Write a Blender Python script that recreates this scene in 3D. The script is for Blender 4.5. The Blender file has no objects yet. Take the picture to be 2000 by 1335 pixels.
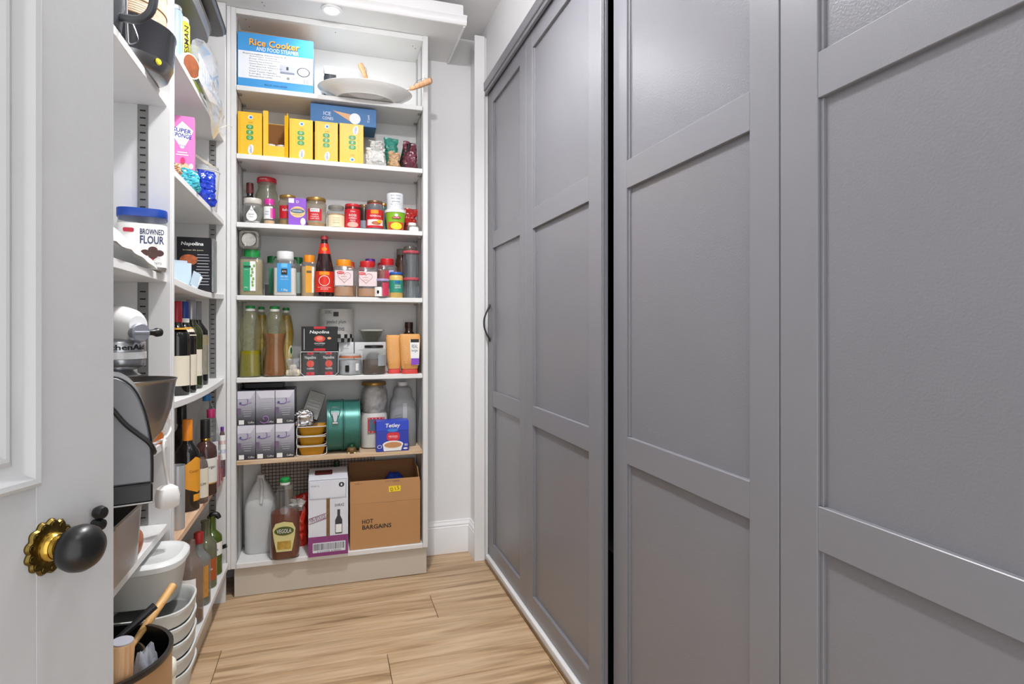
import bpy, bmesh, math, random
from math import sin, cos, pi, radians
from mathutils import Vector, Matrix, noise

random.seed(7)
SC = bpy.context.scene
COL = SC.collection

# ------------------------------------------------------------------ camera
F, VX, VY, H = 1135.0, 642.0, 642.0, 1.10          # focal length (px), vanishing point, eye height
TH = math.atan((1000 - VX) / F)
S_, C_ = sin(TH), cos(TH)
cam_d = bpy.data.cameras.new('camera')
cam_d.sensor_width = 36; cam_d.lens = F / 2000 * 36
cam_d.shift_y = -(667.5 - VY) / 2000
cam_d.clip_start = 0.02
cam = bpy.data.objects.new('camera', cam_d); COL.objects.link(cam)
cam.location = (0, 0, H); cam.rotation_euler = (pi / 2, 0, -TH)
SC.camera = cam
# ------------------------------------------------------------------ world, lights, exposure
W = bpy.data.worlds.new('hall_light'); SC.world = W
W.use_nodes = True
W.node_tree.nodes['Background'].inputs[0].default_value = (0.97, 0.98, 1.0, 1)
W.node_tree.nodes['Background'].inputs[1].default_value = 1.35
SC.view_settings.view_transform = 'Standard'
SC.view_settings.look = 'None'
SC.view_settings.gamma = 1
SC.view_settings.exposure = 0.5
SC.view_settings.use_curve_mapping = False
SC.cycles.transparent_max_bounces = 32
def spot(name, loc, watt, size=120, blend=0.6, rad=0.03, to=None, col=(0.985, 0.99, 1.0)):
    d = bpy.data.lights.new(name, 'SPOT'); d.energy = watt; d.spot_size = radians(size); d.spot_blend = blend
    d.shadow_soft_size = rad; d.color = col
    o = bpy.data.objects.new(name, d); COL.objects.link(o); o.location = loc
    if to: o.rotation_euler = (Vector(to) - Vector(loc)).to_track_quat('-Z', 'Y').to_euler()
    return o
# recessed downlight in the pelmet over the far shelves, another just inside the doorway;
# between them an unseen pendant bulb, added to brighten ceiling and upper walls (its mesh glows)
FILL_BULB = ((0.13, 1.30, 2.385), 17.0, 0.028)
LAMPS = [((0.012, 2.50, 2.41), 6.0, 'bright round recessed downlight in the pelmet over the far shelves'),
         ((0.13, 1.62, 2.54), 62, 'recessed downlight in the ceiling between the side shelves and wardrobe'),
         ((0.13, 0.25, 2.54), 9, 'recessed downlight in the ceiling just inside the doorway')]
for i, (p, w, l) in enumerate(LAMPS):
    spot('downlight_beam', (p[0], p[1], p[2] - 0.012), w, size=(168, 140, 140)[i], blend=(0.55, 0.8, 0.8)[i], rad=0.028)

# ------------------------------------------------------------------ pixel helpers (2000 x 1335 frame)
def ratio(x):
    u = (x - 1000) / F
    return (S_ + u * C_) / (C_ - u * S_)
def Xat(x, Y): return Y * ratio(x)
def Yat(x, X): return X / ratio(x)
def D(X, Y): return X * S_ + Y * C_
def Zat(y, X, Y): return H + D(X, Y) * (VY - y) / F

# ------------------------------------------------------------------ materials
def hx(c):
    if isinstance(c, str):
        c = c.lstrip('#'); c = [int(c[i:i + 2], 16) / 255 for i in (0, 2, 4)]
        return tuple(((v / 12.92) if v <= 0.04045 else ((v + 0.055) / 1.055) ** 2.4) for v in c)
    return tuple(c)
MATS = {}
def mat(name, c='#808080', rough=0.5, metal=0.0, alpha=1.0, var=0.05, nscale=14.0, bump=0.0, bscale=60.0,
        emit=0.0, spec=0.5, coat=0.0, trans=0.0):
    if name in MATS: return MATS[name]
    m = bpy.data.materials.new(name); m.use_nodes = True
    nt = m.node_tree; b = nt.nodes['Principled BSDF']
    c = hx(c)
    b.inputs['Base Color'].default_value = (*c, 1)
    b.inputs['Roughness'].default_value = rough; b.inputs['Metallic'].default_value = metal
    b.inputs['Alpha'].default_value = alpha; b.inputs['Specular IOR Level'].default_value = spec
    b.inputs['Coat Weight'].default_value = coat
    b.inputs['Transmission Weight'].default_value = trans
    if var > 0 or bump > 0:
        tc = nt.nodes.new('ShaderNodeTexCoord')
        oi = nt.nodes.new('ShaderNodeObjectInfo')
        ad = nt.nodes.new('ShaderNodeVectorMath'); ad.operation = 'ADD'
        nt.links.new(tc.outputs['Object'], ad.inputs[0])
        mu = nt.nodes.new('ShaderNodeMath'); mu.operation = 'MULTIPLY'; mu.inputs[1].default_value = 37.0
        nt.links.new(oi.outputs['Random'], mu.inputs[0]); nt.links.new(mu.outputs[0], ad.inputs[1])
    if var > 0:
        n = nt.nodes.new('ShaderNodeTexNoise'); n.inputs['Scale'].default_value = nscale; n.inputs['Detail'].default_value = 4
        nt.links.new(ad.outputs[0], n.inputs['Vector'])
        mx = nt.nodes.new('ShaderNodeMix'); mx.data_type = 'RGBA'
        mx.inputs[6].default_value = (*[v * (1 - var) for v in c], 1)
        mx.inputs[7].default_value = (*[min(1, v * (1 + var)) for v in c], 1)
        nt.links.new(n.outputs['Fac'], mx.inputs[0]); nt.links.new(mx.outputs[2], b.inputs['Base Color'])
    if bump > 0:
        n2 = nt.nodes.new('ShaderNodeTexNoise'); n2.inputs['Scale'].default_value = bscale; n2.inputs['Detail'].default_value = 3
        nt.links.new(ad.outputs[0], n2.inputs['Vector'])
        bp = nt.nodes.new('ShaderNodeBump'); bp.inputs['Strength'].default_value = bump; bp.inputs['Distance'].default_value = 0.003
        nt.links.new(n2.outputs['Fac'], bp.inputs['Height']); nt.links.new(bp.outputs[0], b.inputs['Normal'])
    if emit > 0:
        b.inputs['Emission Color'].default_value = (*c, 1); b.inputs['Emission Strength'].default_value = emit
    MATS[name] = m
    return m
def wood(name, c0, c1, c2, along='X', scale=1.0, rough=0.45, rings=True):
    if name in MATS: return MATS[name]
    m = bpy.data.materials.new(name); m.use_nodes = True
    nt = m.node_tree; N = nt.nodes.new; L = nt.links.new; b = nt.nodes['Principled BSDF']
    tc = N('ShaderNodeTexCoord'); oi = N('ShaderNodeObjectInfo')
    ad = N('ShaderNodeVectorMath'); ad.operation = 'ADD'
    cb = N('ShaderNodeCombineXYZ')
    for k, f in enumerate((53.0, 31.0, 17.0)):
        mu = N('ShaderNodeMath'); mu.operation = 'MULTIPLY'; mu.inputs[1].default_value = f
        L(oi.outputs['Random'], mu.inputs[0]); L(mu.outputs[0], cb.inputs[k])
    L(tc.outputs['Object'], ad.inputs[0]); L(cb.outputs[0], ad.inputs[1])
    mp = N('ShaderNodeMapping')
    s = {'X': (1.1, 16, 16), 'Y': (16, 1.1, 16), 'Z': (16, 16, 1.1)}[along]
    mp.inputs['Scale'].default_value = tuple(v * scale for v in s)
    L(ad.outputs[0], mp.inputs['Vector'])
    n1 = N('ShaderNodeTexNoise'); n1.inputs['Scale'].default_value = 1.6; n1.inputs['Detail'].default_value = 6; n1.inputs['Distortion'].default_value = 1.4
    L(mp.outputs[0], n1.inputs['Vector'])
    n2 = N('ShaderNodeTexNoise'); n2.inputs['Scale'].default_value = 9; n2.inputs['Detail'].default_value = 5; n2.inputs['Distortion'].default_value = 0.4
    L(mp.outputs[0], n2.inputs['Vector'])
    r1 = N('ShaderNodeValToRGB'); cr = r1.color_ramp
    cr.elements[0].position = 0.30; cr.elements[0].color = (*hx(c0), 1)
    cr.elements[1].position = 0.62; cr.elements[1].color = (*hx(c2), 1)
    e = cr.elements.new(0.45); e.color = (*hx(c1), 1)
    L(n1.outputs['Fac'], r1.inputs[0])
    mx = N('ShaderNodeMix'); mx.data_type = 'RGBA'; mx.blend_type = 'MULTIPLY'; mx.inputs[0].default_value = 0.45
    r2 = N('ShaderNodeValToRGB'); r2.color_ramp.elements[0].position = 0.32; r2.color_ramp.elements[0].color = (0.55, 0.5, 0.44, 1)
    r2.color_ramp.elements[1].position = 0.55; r2.color_ramp.elements[1].color = (1, 1, 1, 1)
    wv = N('ShaderNodeTexWave'); wv.wave_type = 'BANDS'; wv.bands_direction = {'X': 'Y', 'Y': 'X', 'Z': 'X'}[along]; wv.inputs['Scale'].default_value = 0.28
    wv.inputs['Distortion'].default_value = 9.0; wv.inputs['Detail'].default_value = 3; wv.inputs['Detail Scale'].default_value = 0.7
    L(mp.outputs[0], wv.inputs['Vector'])
    mw = N('ShaderNodeMix'); mw.data_type = 'FLOAT'; mw.inputs[0].default_value = 0.22
    L(n2.outputs['Fac'], mw.inputs[2]); L(wv.outputs['Fac'], mw.inputs[3])
    L(mw.outputs[0], r2.inputs[0]); L(r1.outputs[0], mx.inputs[6]); L(r2.outputs[0], mx.inputs[7])
    L(mx.outputs[2], b.inputs['Base Color'])
    b.inputs['Roughness'].default_value = rough
    bp = N('ShaderNodeBump'); bp.inputs['Strength'].default_value = 0.12; bp.inputs['Distance'].default_value = 0.002
    L(n2.outputs['Fac'], bp.inputs['Height']); L(bp.outputs[0], b.inputs['Normal'])
    MATS[name] = m
    return m

def thin(name, tint='#f4f6f6', rough=0.05, haze=0.0, hz='#d0d0d0', ior=1.45):
    """thin clear wall: light passes straight through, a Fresnel share is mirrored, `haze` scatters"""
    if name in MATS: return MATS[name]
    m = bpy.data.materials.new(name); m.use_nodes = True
    nt = m.node_tree; N = nt.nodes.new; L = nt.links.new
    nt.nodes.remove(nt.nodes['Principled BSDF']); out = nt.nodes['Material Output']
    tr = N('ShaderNodeBsdfTransparent'); tr.inputs[0].default_value = (*hx(tint), 1)
    df = N('ShaderNodeBsdfDiffuse'); df.inputs[0].default_value = (*hx(hz), 1)
    gl = N('ShaderNodeBsdfGlossy'); gl.inputs['Roughness'].default_value = rough; gl.inputs[0].default_value = (1, 1, 1, 1)
    tc = N('ShaderNodeTexCoord'); nz = N('ShaderNodeTexNoise'); nz.inputs['Scale'].default_value = 45; L(tc.outputs['Object'], nz.inputs['Vector'])
    bp = N('ShaderNodeBump'); bp.inputs['Strength'].default_value = 0.25; bp.inputs['Distance'].default_value = 0.002
    L(nz.outputs['Fac'], bp.inputs['Height']); L(bp.outputs[0], gl.inputs['Normal'])
    fr = N('ShaderNodeFresnel'); ge = N('ShaderNodeNewGeometry'); mi = N('ShaderNodeMix'); mi.data_type = 'FLOAT'
    mi.inputs[2].default_value = ior; mi.inputs[3].default_value = 1 / ior        # same reflectance on both sides of a thin wall
    L(ge.outputs['Backfacing'], mi.inputs[0]); L(mi.outputs[0], fr.inputs['IOR'])
    a = N('ShaderNodeMixShader'); a.inputs[0].default_value = haze; L(tr.outputs[0], a.inputs[1]); L(df.outputs[0], a.inputs[2])
    b = N('ShaderNodeMixShader'); L(fr.outputs[0], b.inputs[0]); L(a.outputs[0], b.inputs[1]); L(gl.outputs[0], b.inputs[2])
    L(b.outputs[0], out.inputs['Surface'])
    MATS[name] = m
    return m
WALL = mat('wall_paint', '#e9e9e9', 0.7, var=0.02, nscale=3, bump=0.05, bscale=90)
CEIL = mat('ceiling_paint', '#e6e6e6', 0.8, var=0.02, nscale=3)
SHELFW = mat('shelf_melamine', '#e4e4e2', 0.45, var=0.03, nscale=9, bump=0.04, bscale=300)
SHELFE = mat('shelf_panel_melamine', '#dededd', 0.5, var=0.03, nscale=20, bump=0.05, bscale=400)
PLINTH = mat('beige_plinth_board', '#c9c0b2', 0.35, var=0.03, nscale=4)
TRIMW = mat('gloss_trim_paint', '#ececec', 0.35, var=0.02, nscale=6)
GREY = mat('grey_lacquer_door', '#818186', 0.33, var=0.03, nscale=5, bump=0.06, bscale=420)
GREYP = mat('grey_wrapped_panel', '#7e7e83', 0.27, var=0.03, nscale=6, bump=0.16, bscale=260)
SHADE_BLACK = mat('hole_shade_black', '#151517', 0.8, var=0)  # shade of holes and of the closed wardrobe, put into a near-black colour
STEEL = mat('steel', '#9c9c9c', 0.28, metal=1, var=0.05)
GALV = mat('galvanised_strip', '#9a9a98', 0.42, metal=0.85, var=0.1, nscale=40)
DOORW = mat('old_gloss_door_paint', '#c2c2c2', 0.38, var=0.025, nscale=7, bump=0.22, bscale=34)
BRASS = mat('aged_brass', '#6e5d31', 0.36, metal=1, var=0.25, nscale=60)
BRASSB = mat('polished_brass', '#cda84c', 0.18, metal=1, var=0.1, nscale=40)
BLACKG = mat('black_ebonised', '#151515', 0.34, var=0.3, nscale=60, bump=0.05, bscale=200)
FLOORW = wood('oak_plank', '#8f7252', '#bf9f7a', '#d2b693', 'X', 0.8, 0.42)
RAWW = wood('raw_pine', '#c9a682', '#d9bb98', '#e3caab', 'X', 1.2, 0.6)
RAWWY = wood('raw_pine_lengthwise', '#cfa987', '#ddb997', '#e6c8a8', 'Y', 1.2, 0.6)

# ------------------------------------------------------------------ mesh helpers
def link(name, me, m, parent=None, loc=(0, 0, 0), rot=(0, 0, 0), smooth=None):
    if m is not None and not me.materials: me.materials.append(m)
    if smooth is not None:
        me.shade_smooth(); me.set_sharp_from_angle(angle=radians(smooth))
    o = bpy.data.objects.new(name, me); COL.objects.link(o)
    o.parent = parent; o.location = loc; o.rotation_euler = rot
    return o
def mesh(name, v, f, m, parent=None, loc=(0, 0, 0), rot=(0, 0, 0), smooth=None):
    me = bpy.data.meshes.new(name); me.from_pydata([tuple(p) for p in v], [], f); me.update()
    return link(name, me, m, parent, loc, rot, smooth)
BOXC = {}
def box(name, x0, x1, y0, y1, z0, z1, m, parent=None, bev=0.0, seg=1, loc=None, rot=(0, 0, 0), at_center=False):
    """box between world/local bounds; the mesh sits round its own centre"""
    sx, sy, sz = x1 - x0, y1 - y0, z1 - z0
    key = (round(sx, 5), round(sy, 5), round(sz, 5), bev, seg, m.name)
    me = BOXC.get(key)
    if me is None:
        bm = bmesh.new(); bmesh.ops.create_cube(bm, size=1)
        bmesh.ops.scale(bm, vec=(sx, sy, sz), verts=bm.verts)
        if bev > 0:
            bmesh.ops.bevel(bm, geom=bm.edges[:], offset=min(bev, 0.45 * min(sx, sy, sz)), segments=seg, profile=0.6, affect='EDGES')
        me = bpy.data.meshes.new(name); bm.to_mesh(me); bm.free()
        me.materials.append(m)
        if bev > 0: me.shade_smooth(); me.set_sharp_from_angle(angle=radians(35))
        BOXC[key] = me
    o = bpy.data.objects.new(name, me); COL.objects.link(o); o.parent = parent
    o.location = loc if loc else ((x0 + x1) / 2, (y0 + y1) / 2, (z0 + z1) / 2)
    o.rotation_euler = rot
    return o
def empty(name, loc=(0, 0, 0), yaw=0.0, rot=None):
    o = bpy.data.objects.new(name, None); COL.objects.link(o); o.location = loc
    o.rotation_euler = rot if rot else (0, 0, radians(yaw)); o.empty_display_size = 0.05
    return o
LABELS = set()
def tag(o, label, cat, group=None, kind=None):
    o['label'] = label; o['category'] = cat
    if group: o['group'] = group
    if kind: o['kind'] = kind
    return o
def thing(name, label, cat, loc, yaw=0.0, group=None, rot=None):
    return tag(empty(name, loc, yaw, rot), label, cat, group)
def struct(o, label=None):
    o['kind'] = 'structure'
    if label: o['label'] = label
    return o
def sec(a, n, sx, sy):
    c, s = cos(a), sin(a)
    k = 1.0 if n == 2 else (abs(c) ** n + abs(s) ** n) ** (-1.0 / n)
    return c * k * sx, s * k * sy
def lathe(name, prof, m, parent=None, seg=28, n=2, sx=1, sy=1, loc=(0, 0, 0), rot=(0, 0, 0), smooth=42, a0=0.0, caps=True):
    v, f = [], []
    rings = []
    for p in prof:
        r, z = p[0], p[1]; nn = p[2] if len(p) > 2 else n
        if r <= 1e-6:
            rings.append([len(v)]); v.append((0, 0, z))
        else:
            st = len(v)
            for i in range(seg):
                x, y = sec(2 * pi * i / seg + a0, nn, sx, sy); v.append((x * r, y * r, z))
            rings.append(list(range(st, st + seg)))
    for A, B in zip(rings, rings[1:]):
        if len(A) == 1 and len(B) == 1: continue
        for i in range(seg):
            j = (i + 1) % seg
            if len(A) == 1: f.append((A[0], B[j], B[i]))
            elif len(B) == 1: f.append((A[i], A[j], B[0]))
            else: f.append((A[i], A[j], B[j], B[i]))
    if caps and len(rings[0]) > 1: f.append(tuple(reversed(rings[0])))
    if caps and len(rings[-1]) > 1: f.append(tuple(rings[-1]))
    return mesh(name, v, f, m, parent, loc, rot, smooth)
def tube(name, pts, r, m, parent=None, seg=8, closed=False, loc=(0, 0, 0), rot=(0, 0, 0), sub=4):
    P = [Vector(p) for p in pts]
    rr = r if isinstance(r, (list, tuple)) else [r] * len(P)
    if sub > 1 and len(P) > 2:       # Catmull-Rom
        Q, R = [], []
        n = len(P)
        for i in range(n if closed else n - 1):
            a = P[(i - 1) % n] if (closed or i > 0) else P[i]
            b, c = P[i], P[(i + 1) % n]
            d = P[(i + 2) % n] if (closed or i + 2 < n) else c
            for k in range(sub):
                t = k / sub
                Q.append(0.5 * ((2 * b) + (c - a) * t + (2 * a - 5 * b + 4 * c - d) * t * t + (3 * b - a - 3 * c + d) * t ** 3))
                R.append(rr[i] * (1 - t) + rr[(i + 1) % n] * t)
        if not closed: Q.append(P[-1]); R.append(rr[-1])
        P, rr = Q, R
    v, f = [], []
    n = len(P)
    up = Vector((0.13, 0.21, 0.97))
    for i in range(n):
        a = P[(i - 1) % n] if (closed or i > 0) else P[i]
        b = P[(i + 1) % n] if (closed or i < n - 1) else P[i]
        t = (b - a).normalized()
        s = t.cross(up)
        if s.length < 1e-3: s = t.cross(Vector((1, 0, 0)))
        s.normalize(); w = s.cross(t).normalized()
        up = w
        for k in range(seg):
            an = 2 * pi * k / seg
            v.append(P[i] + (s * cos(an) + w * sin(an)) * rr[i])
    for i in range(n if closed else n - 1):
        j = (i + 1) % n
        for k in range(seg):
            l = (k + 1) % seg
            f.append((i * seg + k, j * seg + k, j * seg + l, i * seg + l))
    if not closed:
        f.append(tuple(range(seg))); f.append(tuple(reversed(range((n - 1) * seg, n * seg))))
    return mesh(name, v, f, m, parent, loc, rot, 50)
def prism(name, pts, y0, y1, m, parent=None, loc=(0, 0, 0), rot=(0, 0, 0), smooth=30, bev=0.0):
    """polygon in the XZ plane pushed from y0 to y1"""
    bm = bmesh.new()
    a = [bm.verts.new((p[0], y0, p[1])) for p in pts]
    fa = bm.faces.new(a)
    r = bmesh.ops.extrude_face_region(bm, geom=[fa])
    bmesh.ops.translate(bm, vec=(0, y1 - y0, 0), verts=[g for g in r['geom'] if isinstance(g, bmesh.types.BMVert)])
    bmesh.ops.recalc_face_normals(bm, faces=bm.faces)
    if bev > 0: bmesh.ops.bevel(bm, geom=bm.edges[:], offset=bev, segments=1, affect='EDGES')
    me = bpy.data.meshes.new(name); bm.to_mesh(me); bm.free()
    return link(name, me, m, parent, loc, rot, smooth)
def ell(rx, rz, cx=0, cz=0, k=24): return [(cx + rx * cos(2 * pi * i / k), cz + rz * sin(2 * pi * i / k)) for i in range(k)]
def rrect(w, h, cx=0, cz=0, r=0.002, k=3):
    o = []
    for sx, sz, a in ((1, 1, 0), (-1, 1, 90), (-1, -1, 180), (1, -1, 270)):
        for i in range(k + 1):
            t = radians(a + 90 * i / k)
            o.append((cx + sx * (w / 2 - r) + r * cos(t), cz + sz * (h / 2 - r) + r * sin(t)))
    return o
def decal(name, pts, m, parent, y=0.0, r=None, loc=(0, 0, 0), rot=(0, 0, 0), rings=4, sub=3):
    """a flat or (r given) cylinder-wrapped print, star-shaped about its centre, facing local -Y"""
    if sub > 1:
        q = []
        for i, p in enumerate(pts):
            b = pts[(i + 1) % len(pts)]
            for k in range(sub): q.append((p[0] + (b[0] - p[0]) * k / sub, p[1] + (b[1] - p[1]) * k / sub))
        pts = q
    cx = sum(p[0] for p in pts) / len(pts); cz = sum(p[1] for p in pts) / len(pts)
    def pt(x, z):
        return (r * sin(x / r), -r * cos(x / r), z) if r else (x, y, z)
    v = [pt(cx, cz)]; f = []
    n = len(pts)
    if not r: rings = 1
    for k in range(1, rings + 1):
        t = k / rings
        for p in pts: v.append(pt(cx + (p[0] - cx) * t, cz + (p[1] - cz) * t))
    for i in range(n):
        j = (i + 1) % n
        f.append((0, 1 + i, 1 + j))
        for k in range(rings - 1):
            a = 1 + k * n; b = a + n
            f.append((a + i, b + i, b + j, a + j))
    return mesh(name, v, f, m, parent, loc, rot, 60)
def band(name, r, z0, z1, m, parent, half=180, n=2, sx=1, sy=1, center=0, r1=None, seg=20, off=0.0008):
    """a paper label wrapped round a body, `half` degrees to each side of local -Y"""
    r1 = r if r1 is None else r1
    v, f = [], []
    k = seg
    for i in range(k + 1):
        a = radians(-90 + center - half + 2 * half * i / k)
        for rr, z in ((r, z0), (r1, z1)):
            x, y = sec(a, n, sx, sy); v.append((x * (rr + off), y * (rr + off), z))
    for i in range(k): f.append((2 * i, 2 * i + 2, 2 * i + 3, 2 * i + 1))
    return mesh(name, v, f, m, parent, smooth=60)
TXT = {}
def lettering(parent, s, m, w=None, h=None, x=0.0, z=0.0, y=0.0, r=None, rot=0.0, name='lettering', loc=(0, 0, 0), orot=(0, 0, 0), shear=0.0, weight=0.0):
    key = (s, weight)
    if key not in TXT:
        c = bpy.data.curves.new('txt', 'FONT'); c.body = s; c.size = 1; c.align_x = 'CENTER'; c.align_y = 'CENTER'; c.resolution_u = 2; c.offset = weight
        t = bpy.data.objects.new('txt', c); COL.objects.link(t)
        dg = bpy.context.evaluated_depsgraph_get()
        me = bpy.data.meshes.new_from_object(t.evaluated_get(dg))
        vs = [tuple(q.co) for q in me.vertices]; fs = [tuple(p.vertices) for p in me.polygons]
        bpy.data.objects.remove(t); bpy.data.curves.remove(c); bpy.data.meshes.remove(me)
        xs = [q[0] for q in vs] or [0]; ys = [q[1] for q in vs] or [0]
        mx, my = (min(xs) + max(xs)) / 2, (min(ys) + max(ys)) / 2
        TXT[key] = ([(q[0] - mx, q[1] - my) for q in vs], fs, max(xs) - min(xs), max(ys) - min(ys))
    vs, fs, tw, th = TXT[key]
    kx = (w / tw) if w else (h / th)
    kz = (h / th) if h else kx
    ca, sa = cos(radians(rot)), sin(radians(rot))
    out = []
    for a, b in vs:
        a, b = a * kx + b * kz * shear, b * kz
        px, pz = x + a * ca - b * sa, z + a * sa + b * ca
        out.append((r * sin(px / r), -r * cos(px / r), pz) if r else (px, y, pz))
    return mesh(name, out, fs, m, parent, loc, orot)
def blob(name, sx, sy, sz, m, parent, seed=0, amp=0.14, freq=2.2, pinch=0.0, seg=28, rings=18, loc=(0, 0, 0), rot=(0, 0, 0), flat=0.18, e=0.8, smooth=70, crease=0.0):
    """crumpled soft bag standing on z=0"""
    v, f = [], []
    o = Vector((seed * 3.7, seed * 1.3, seed * 7.1))
    for i in range(rings + 1):
        ph = -pi / 2 + pi * i / rings
        cz, sz_ = cos(ph), sin(ph)
        for j in range(seg):
            a = 2 * pi * j / seg
            d = Vector((cz * cos(a), cz * sin(a), sz_))
            q = Vector([math.copysign(abs(c) ** e, c) for c in d])
            k = 1 + amp * noise.noise(d * freq + o) + amp * 0.5 * noise.noise(d * freq * 2.7 + o)
            if crease: k += crease * (abs(noise.noise(d * freq * 4 + o)) - 0.2)
            t = (q.z + 1) / 2
            tp = 1 - pinch * max(0, t - 0.45) / 0.55
            v.append((q.x * k * sx / 2 * tp, q.y * k * sy / 2 * tp, max(0.0, (q.z * k + 1 - flat) / (2 - flat) * sz)))
    for i in range(rings):
        for j in range(seg):
            l = (j + 1) % seg
            f.append((i * seg + j, i * seg + l, (i + 1) * seg + l, (i + 1) * seg + j))
    return mesh(name, v, f, m, parent, loc, rot, smooth)

def pouch(name, sx, sy, sz, m, parent, seed=0, wr=0.010, seg=44, rows=30, loc=(0, 0, 0), rot=(0, 0, 0), top=0.08, bulge=1.0, lean=0.0, taper=0.0, smooth=24):
    """a film packet: rounded foot, flat crimped top edge, hard creases"""
    v, f = [], []; o = Vector((seed * 5.3, seed * 2.1, seed * 1.7)); k = 1.0 / max(sx, sz)
    for i in range(rows + 1):
        t = i / rows
        dp = max(top, (1 - t ** 2.6)) * (0.55 + 0.45 * min(1, t / 0.18)) * bulge
        wd = (0.86 + 0.14 * min(1, t / 0.12)) * (1 - 0.10 * sin(pi * t)) * (1 - taper * t)
        for j in range(seg):
            a = 2 * pi * j / seg; x, y = sec(a, 2.8, sx / 2 * wd, sy / 2 * dp)
            q = Vector((x, y, t * sz)) * k
            n1 = noise.noise(q * 3.2 + o); n2 = abs(noise.noise(q * 7.5 + o * 2)); n3 = abs(noise.noise(q * 16 + o * 3))
            dis = wr * (1.6 * n1 + 2.4 * (0.25 - n2) + 1.0 * (0.2 - n3)) * (0.35 + 0.65 * min(1, t / 0.15))
            L_ = math.hypot(x, y) + 1e-6
            z = t * sz + (sz * 0.10 * noise.noise(Vector((x * k * 4, y * k * 2, seed))) * t ** 2) + (0 if i in (0,) else wr * 0.6 * n1)
            v.append((x + x / L_ * dis + lean * t * t, y + y / L_ * dis, max(0.0, z)))
    for i in range(rows):
        for j in range(seg):
            l = (j + 1) % seg; f.append((i * seg + j, i * seg + l, (i + 1) * seg + l, (i + 1) * seg + j))
    f.append(tuple(reversed(range(seg)))); f.append(tuple(range(rows * seg, (rows + 1) * seg)))
    return mesh(name, v, f, m, parent, loc, rot, smooth)
# ================================================================== THE SETTING
BACKY, LEFTX, CEILZ = 2.83, -0.76, 2.54
# floor of oak planks
fl = struct(empty('floor'), 'light oak plank floor')
box('underlay', LEFTX, 1.30, -0.55, BACKY + 0.02, -0.06, -0.0065, mat('underlay', '#4a3a2a', 0.9), fl)
joints = {0: [0.9], 1: [0.399], 2: [-0.35, 0.86], 3: [0.189], 4: [0.7, -0.4], 5: [0.02], 6: [0.5], 7: [-0.2], 8: [0.35], 9: [0.6]}
yy = 2.394 + 0.195
k = 0
while yy > -0.5:
    y1, y0 = min(yy, BACKY + 0.02), yy - 0.195
    xs = [LEFTX] + sorted(joints.get(k % 10, [])) + [0.76]
    xs = [v for v in xs if v <= 0.76]
    for a, b in zip(xs, xs[1:]):
        box('plank', a + 0.0009, b - 0.0009, y0 + 0.0008, y1 - 0.0008, -0.012, 0.0, FLOORW, fl, bev=0.0012)
    yy -= 0.195; k += 1
box('plank', LEFTX, 0.76, 2.5895, BACKY + 0.02, -0.012, 0.0, FLOORW, fl, bev=0.0009)
# walls, ceiling
struct(box('wall_back', LEFTX - 0.1, 1.4, BACKY, BACKY + 0.1, 0, CEILZ, WALL), 'white painted back wall')
struct(box('wall_left', LEFTX - 0.1, LEFTX, -0.55, BACKY, 0, CEILZ, WALL), 'white painted wall behind the side shelves')
struct(box('wall_right', 0.718, 0.80, -0.55, BACKY, 2.272, CEILZ, WALL), 'white wall strip above the grey wardrobe')
struct(box('wall_wardrobe_niche', 1.32, 1.42, -0.55, BACKY, 0, CEILZ, SHADE_BLACK), 'dark inside of the wardrobe niche')  # back of the niche coloured near-black for the shade behind the doors
struct(box('ceiling', LEFTX - 0.1, 1.4, -0.55, BACKY + 0.1, CEILZ, CEILZ + 0.08, CEIL), 'white painted ceiling')
# boxed-in pier between back wall and wardrobe
BX0, BXY = 0.676, 2.685
struct(prism('wall_pier', [(BX0, 0.0), (0.728, 0.0), (0.728, 2.49), (BX0, 2.49)], BXY, BACKY, WALL, bev=0.002), 'narrow white boxed pier in the corner beside the wardrobe')
# skirting board: profile swept along the back wall, then round the pier
SK = [(0.0, 0.0), (0.0, 0.0)]
def skirt(name, p0, p1, nrm, c0, c1, lab):
    prof = [(0.0, 0.0), (0.018, 0.0), (0.018, 0.118), (0.0165, 0.121), (0.0165, 0.126), (0.012, 0.131), (0.0135, 0.136), (0.011, 0.143), (0.006, 0.148), (0.005, 0.155), (0.0, 0.158)]
    p0, p1, n = Vector(p0), Vector(p1), Vector(nrm); t = (p1 - p0).normalized()
    v, f = [], []
    for p, c in ((p0, c0), (p1, c1)):
        for o, z in prof: v.append((p.x + n.x * o + t.x * o * c, p.y + n.y * o + t.y * o * c, z))
    K = len(prof)
    for i in range(K - 1): f.append((i, i + 1, K + i + 1, K + i))
    f.append(tuple(range(K))); f.append(tuple(range(2 * K - 1, K - 1, -1)))
    return struct(mesh(name, v, f, TRIMW, smooth=35), lab)
skirt('baseboard_back', (0.426, BACKY), (BX0, BACKY), (0, -1), 0, -1, 'white moulded skirting board along the back wall')
skirt('baseboard_right', (BX0, BACKY), (BX0, BXY), (-1, 0), 1, 0, 'white moulded skirting board on the pier')
struct(box('trim_1', BX0 - 0.018, 0.7085, BXY - 0.012, BXY - 0.0005, 0.0, 2.49, TRIMW, bev=0.002), 'white painted edge strip of the pier')
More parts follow.
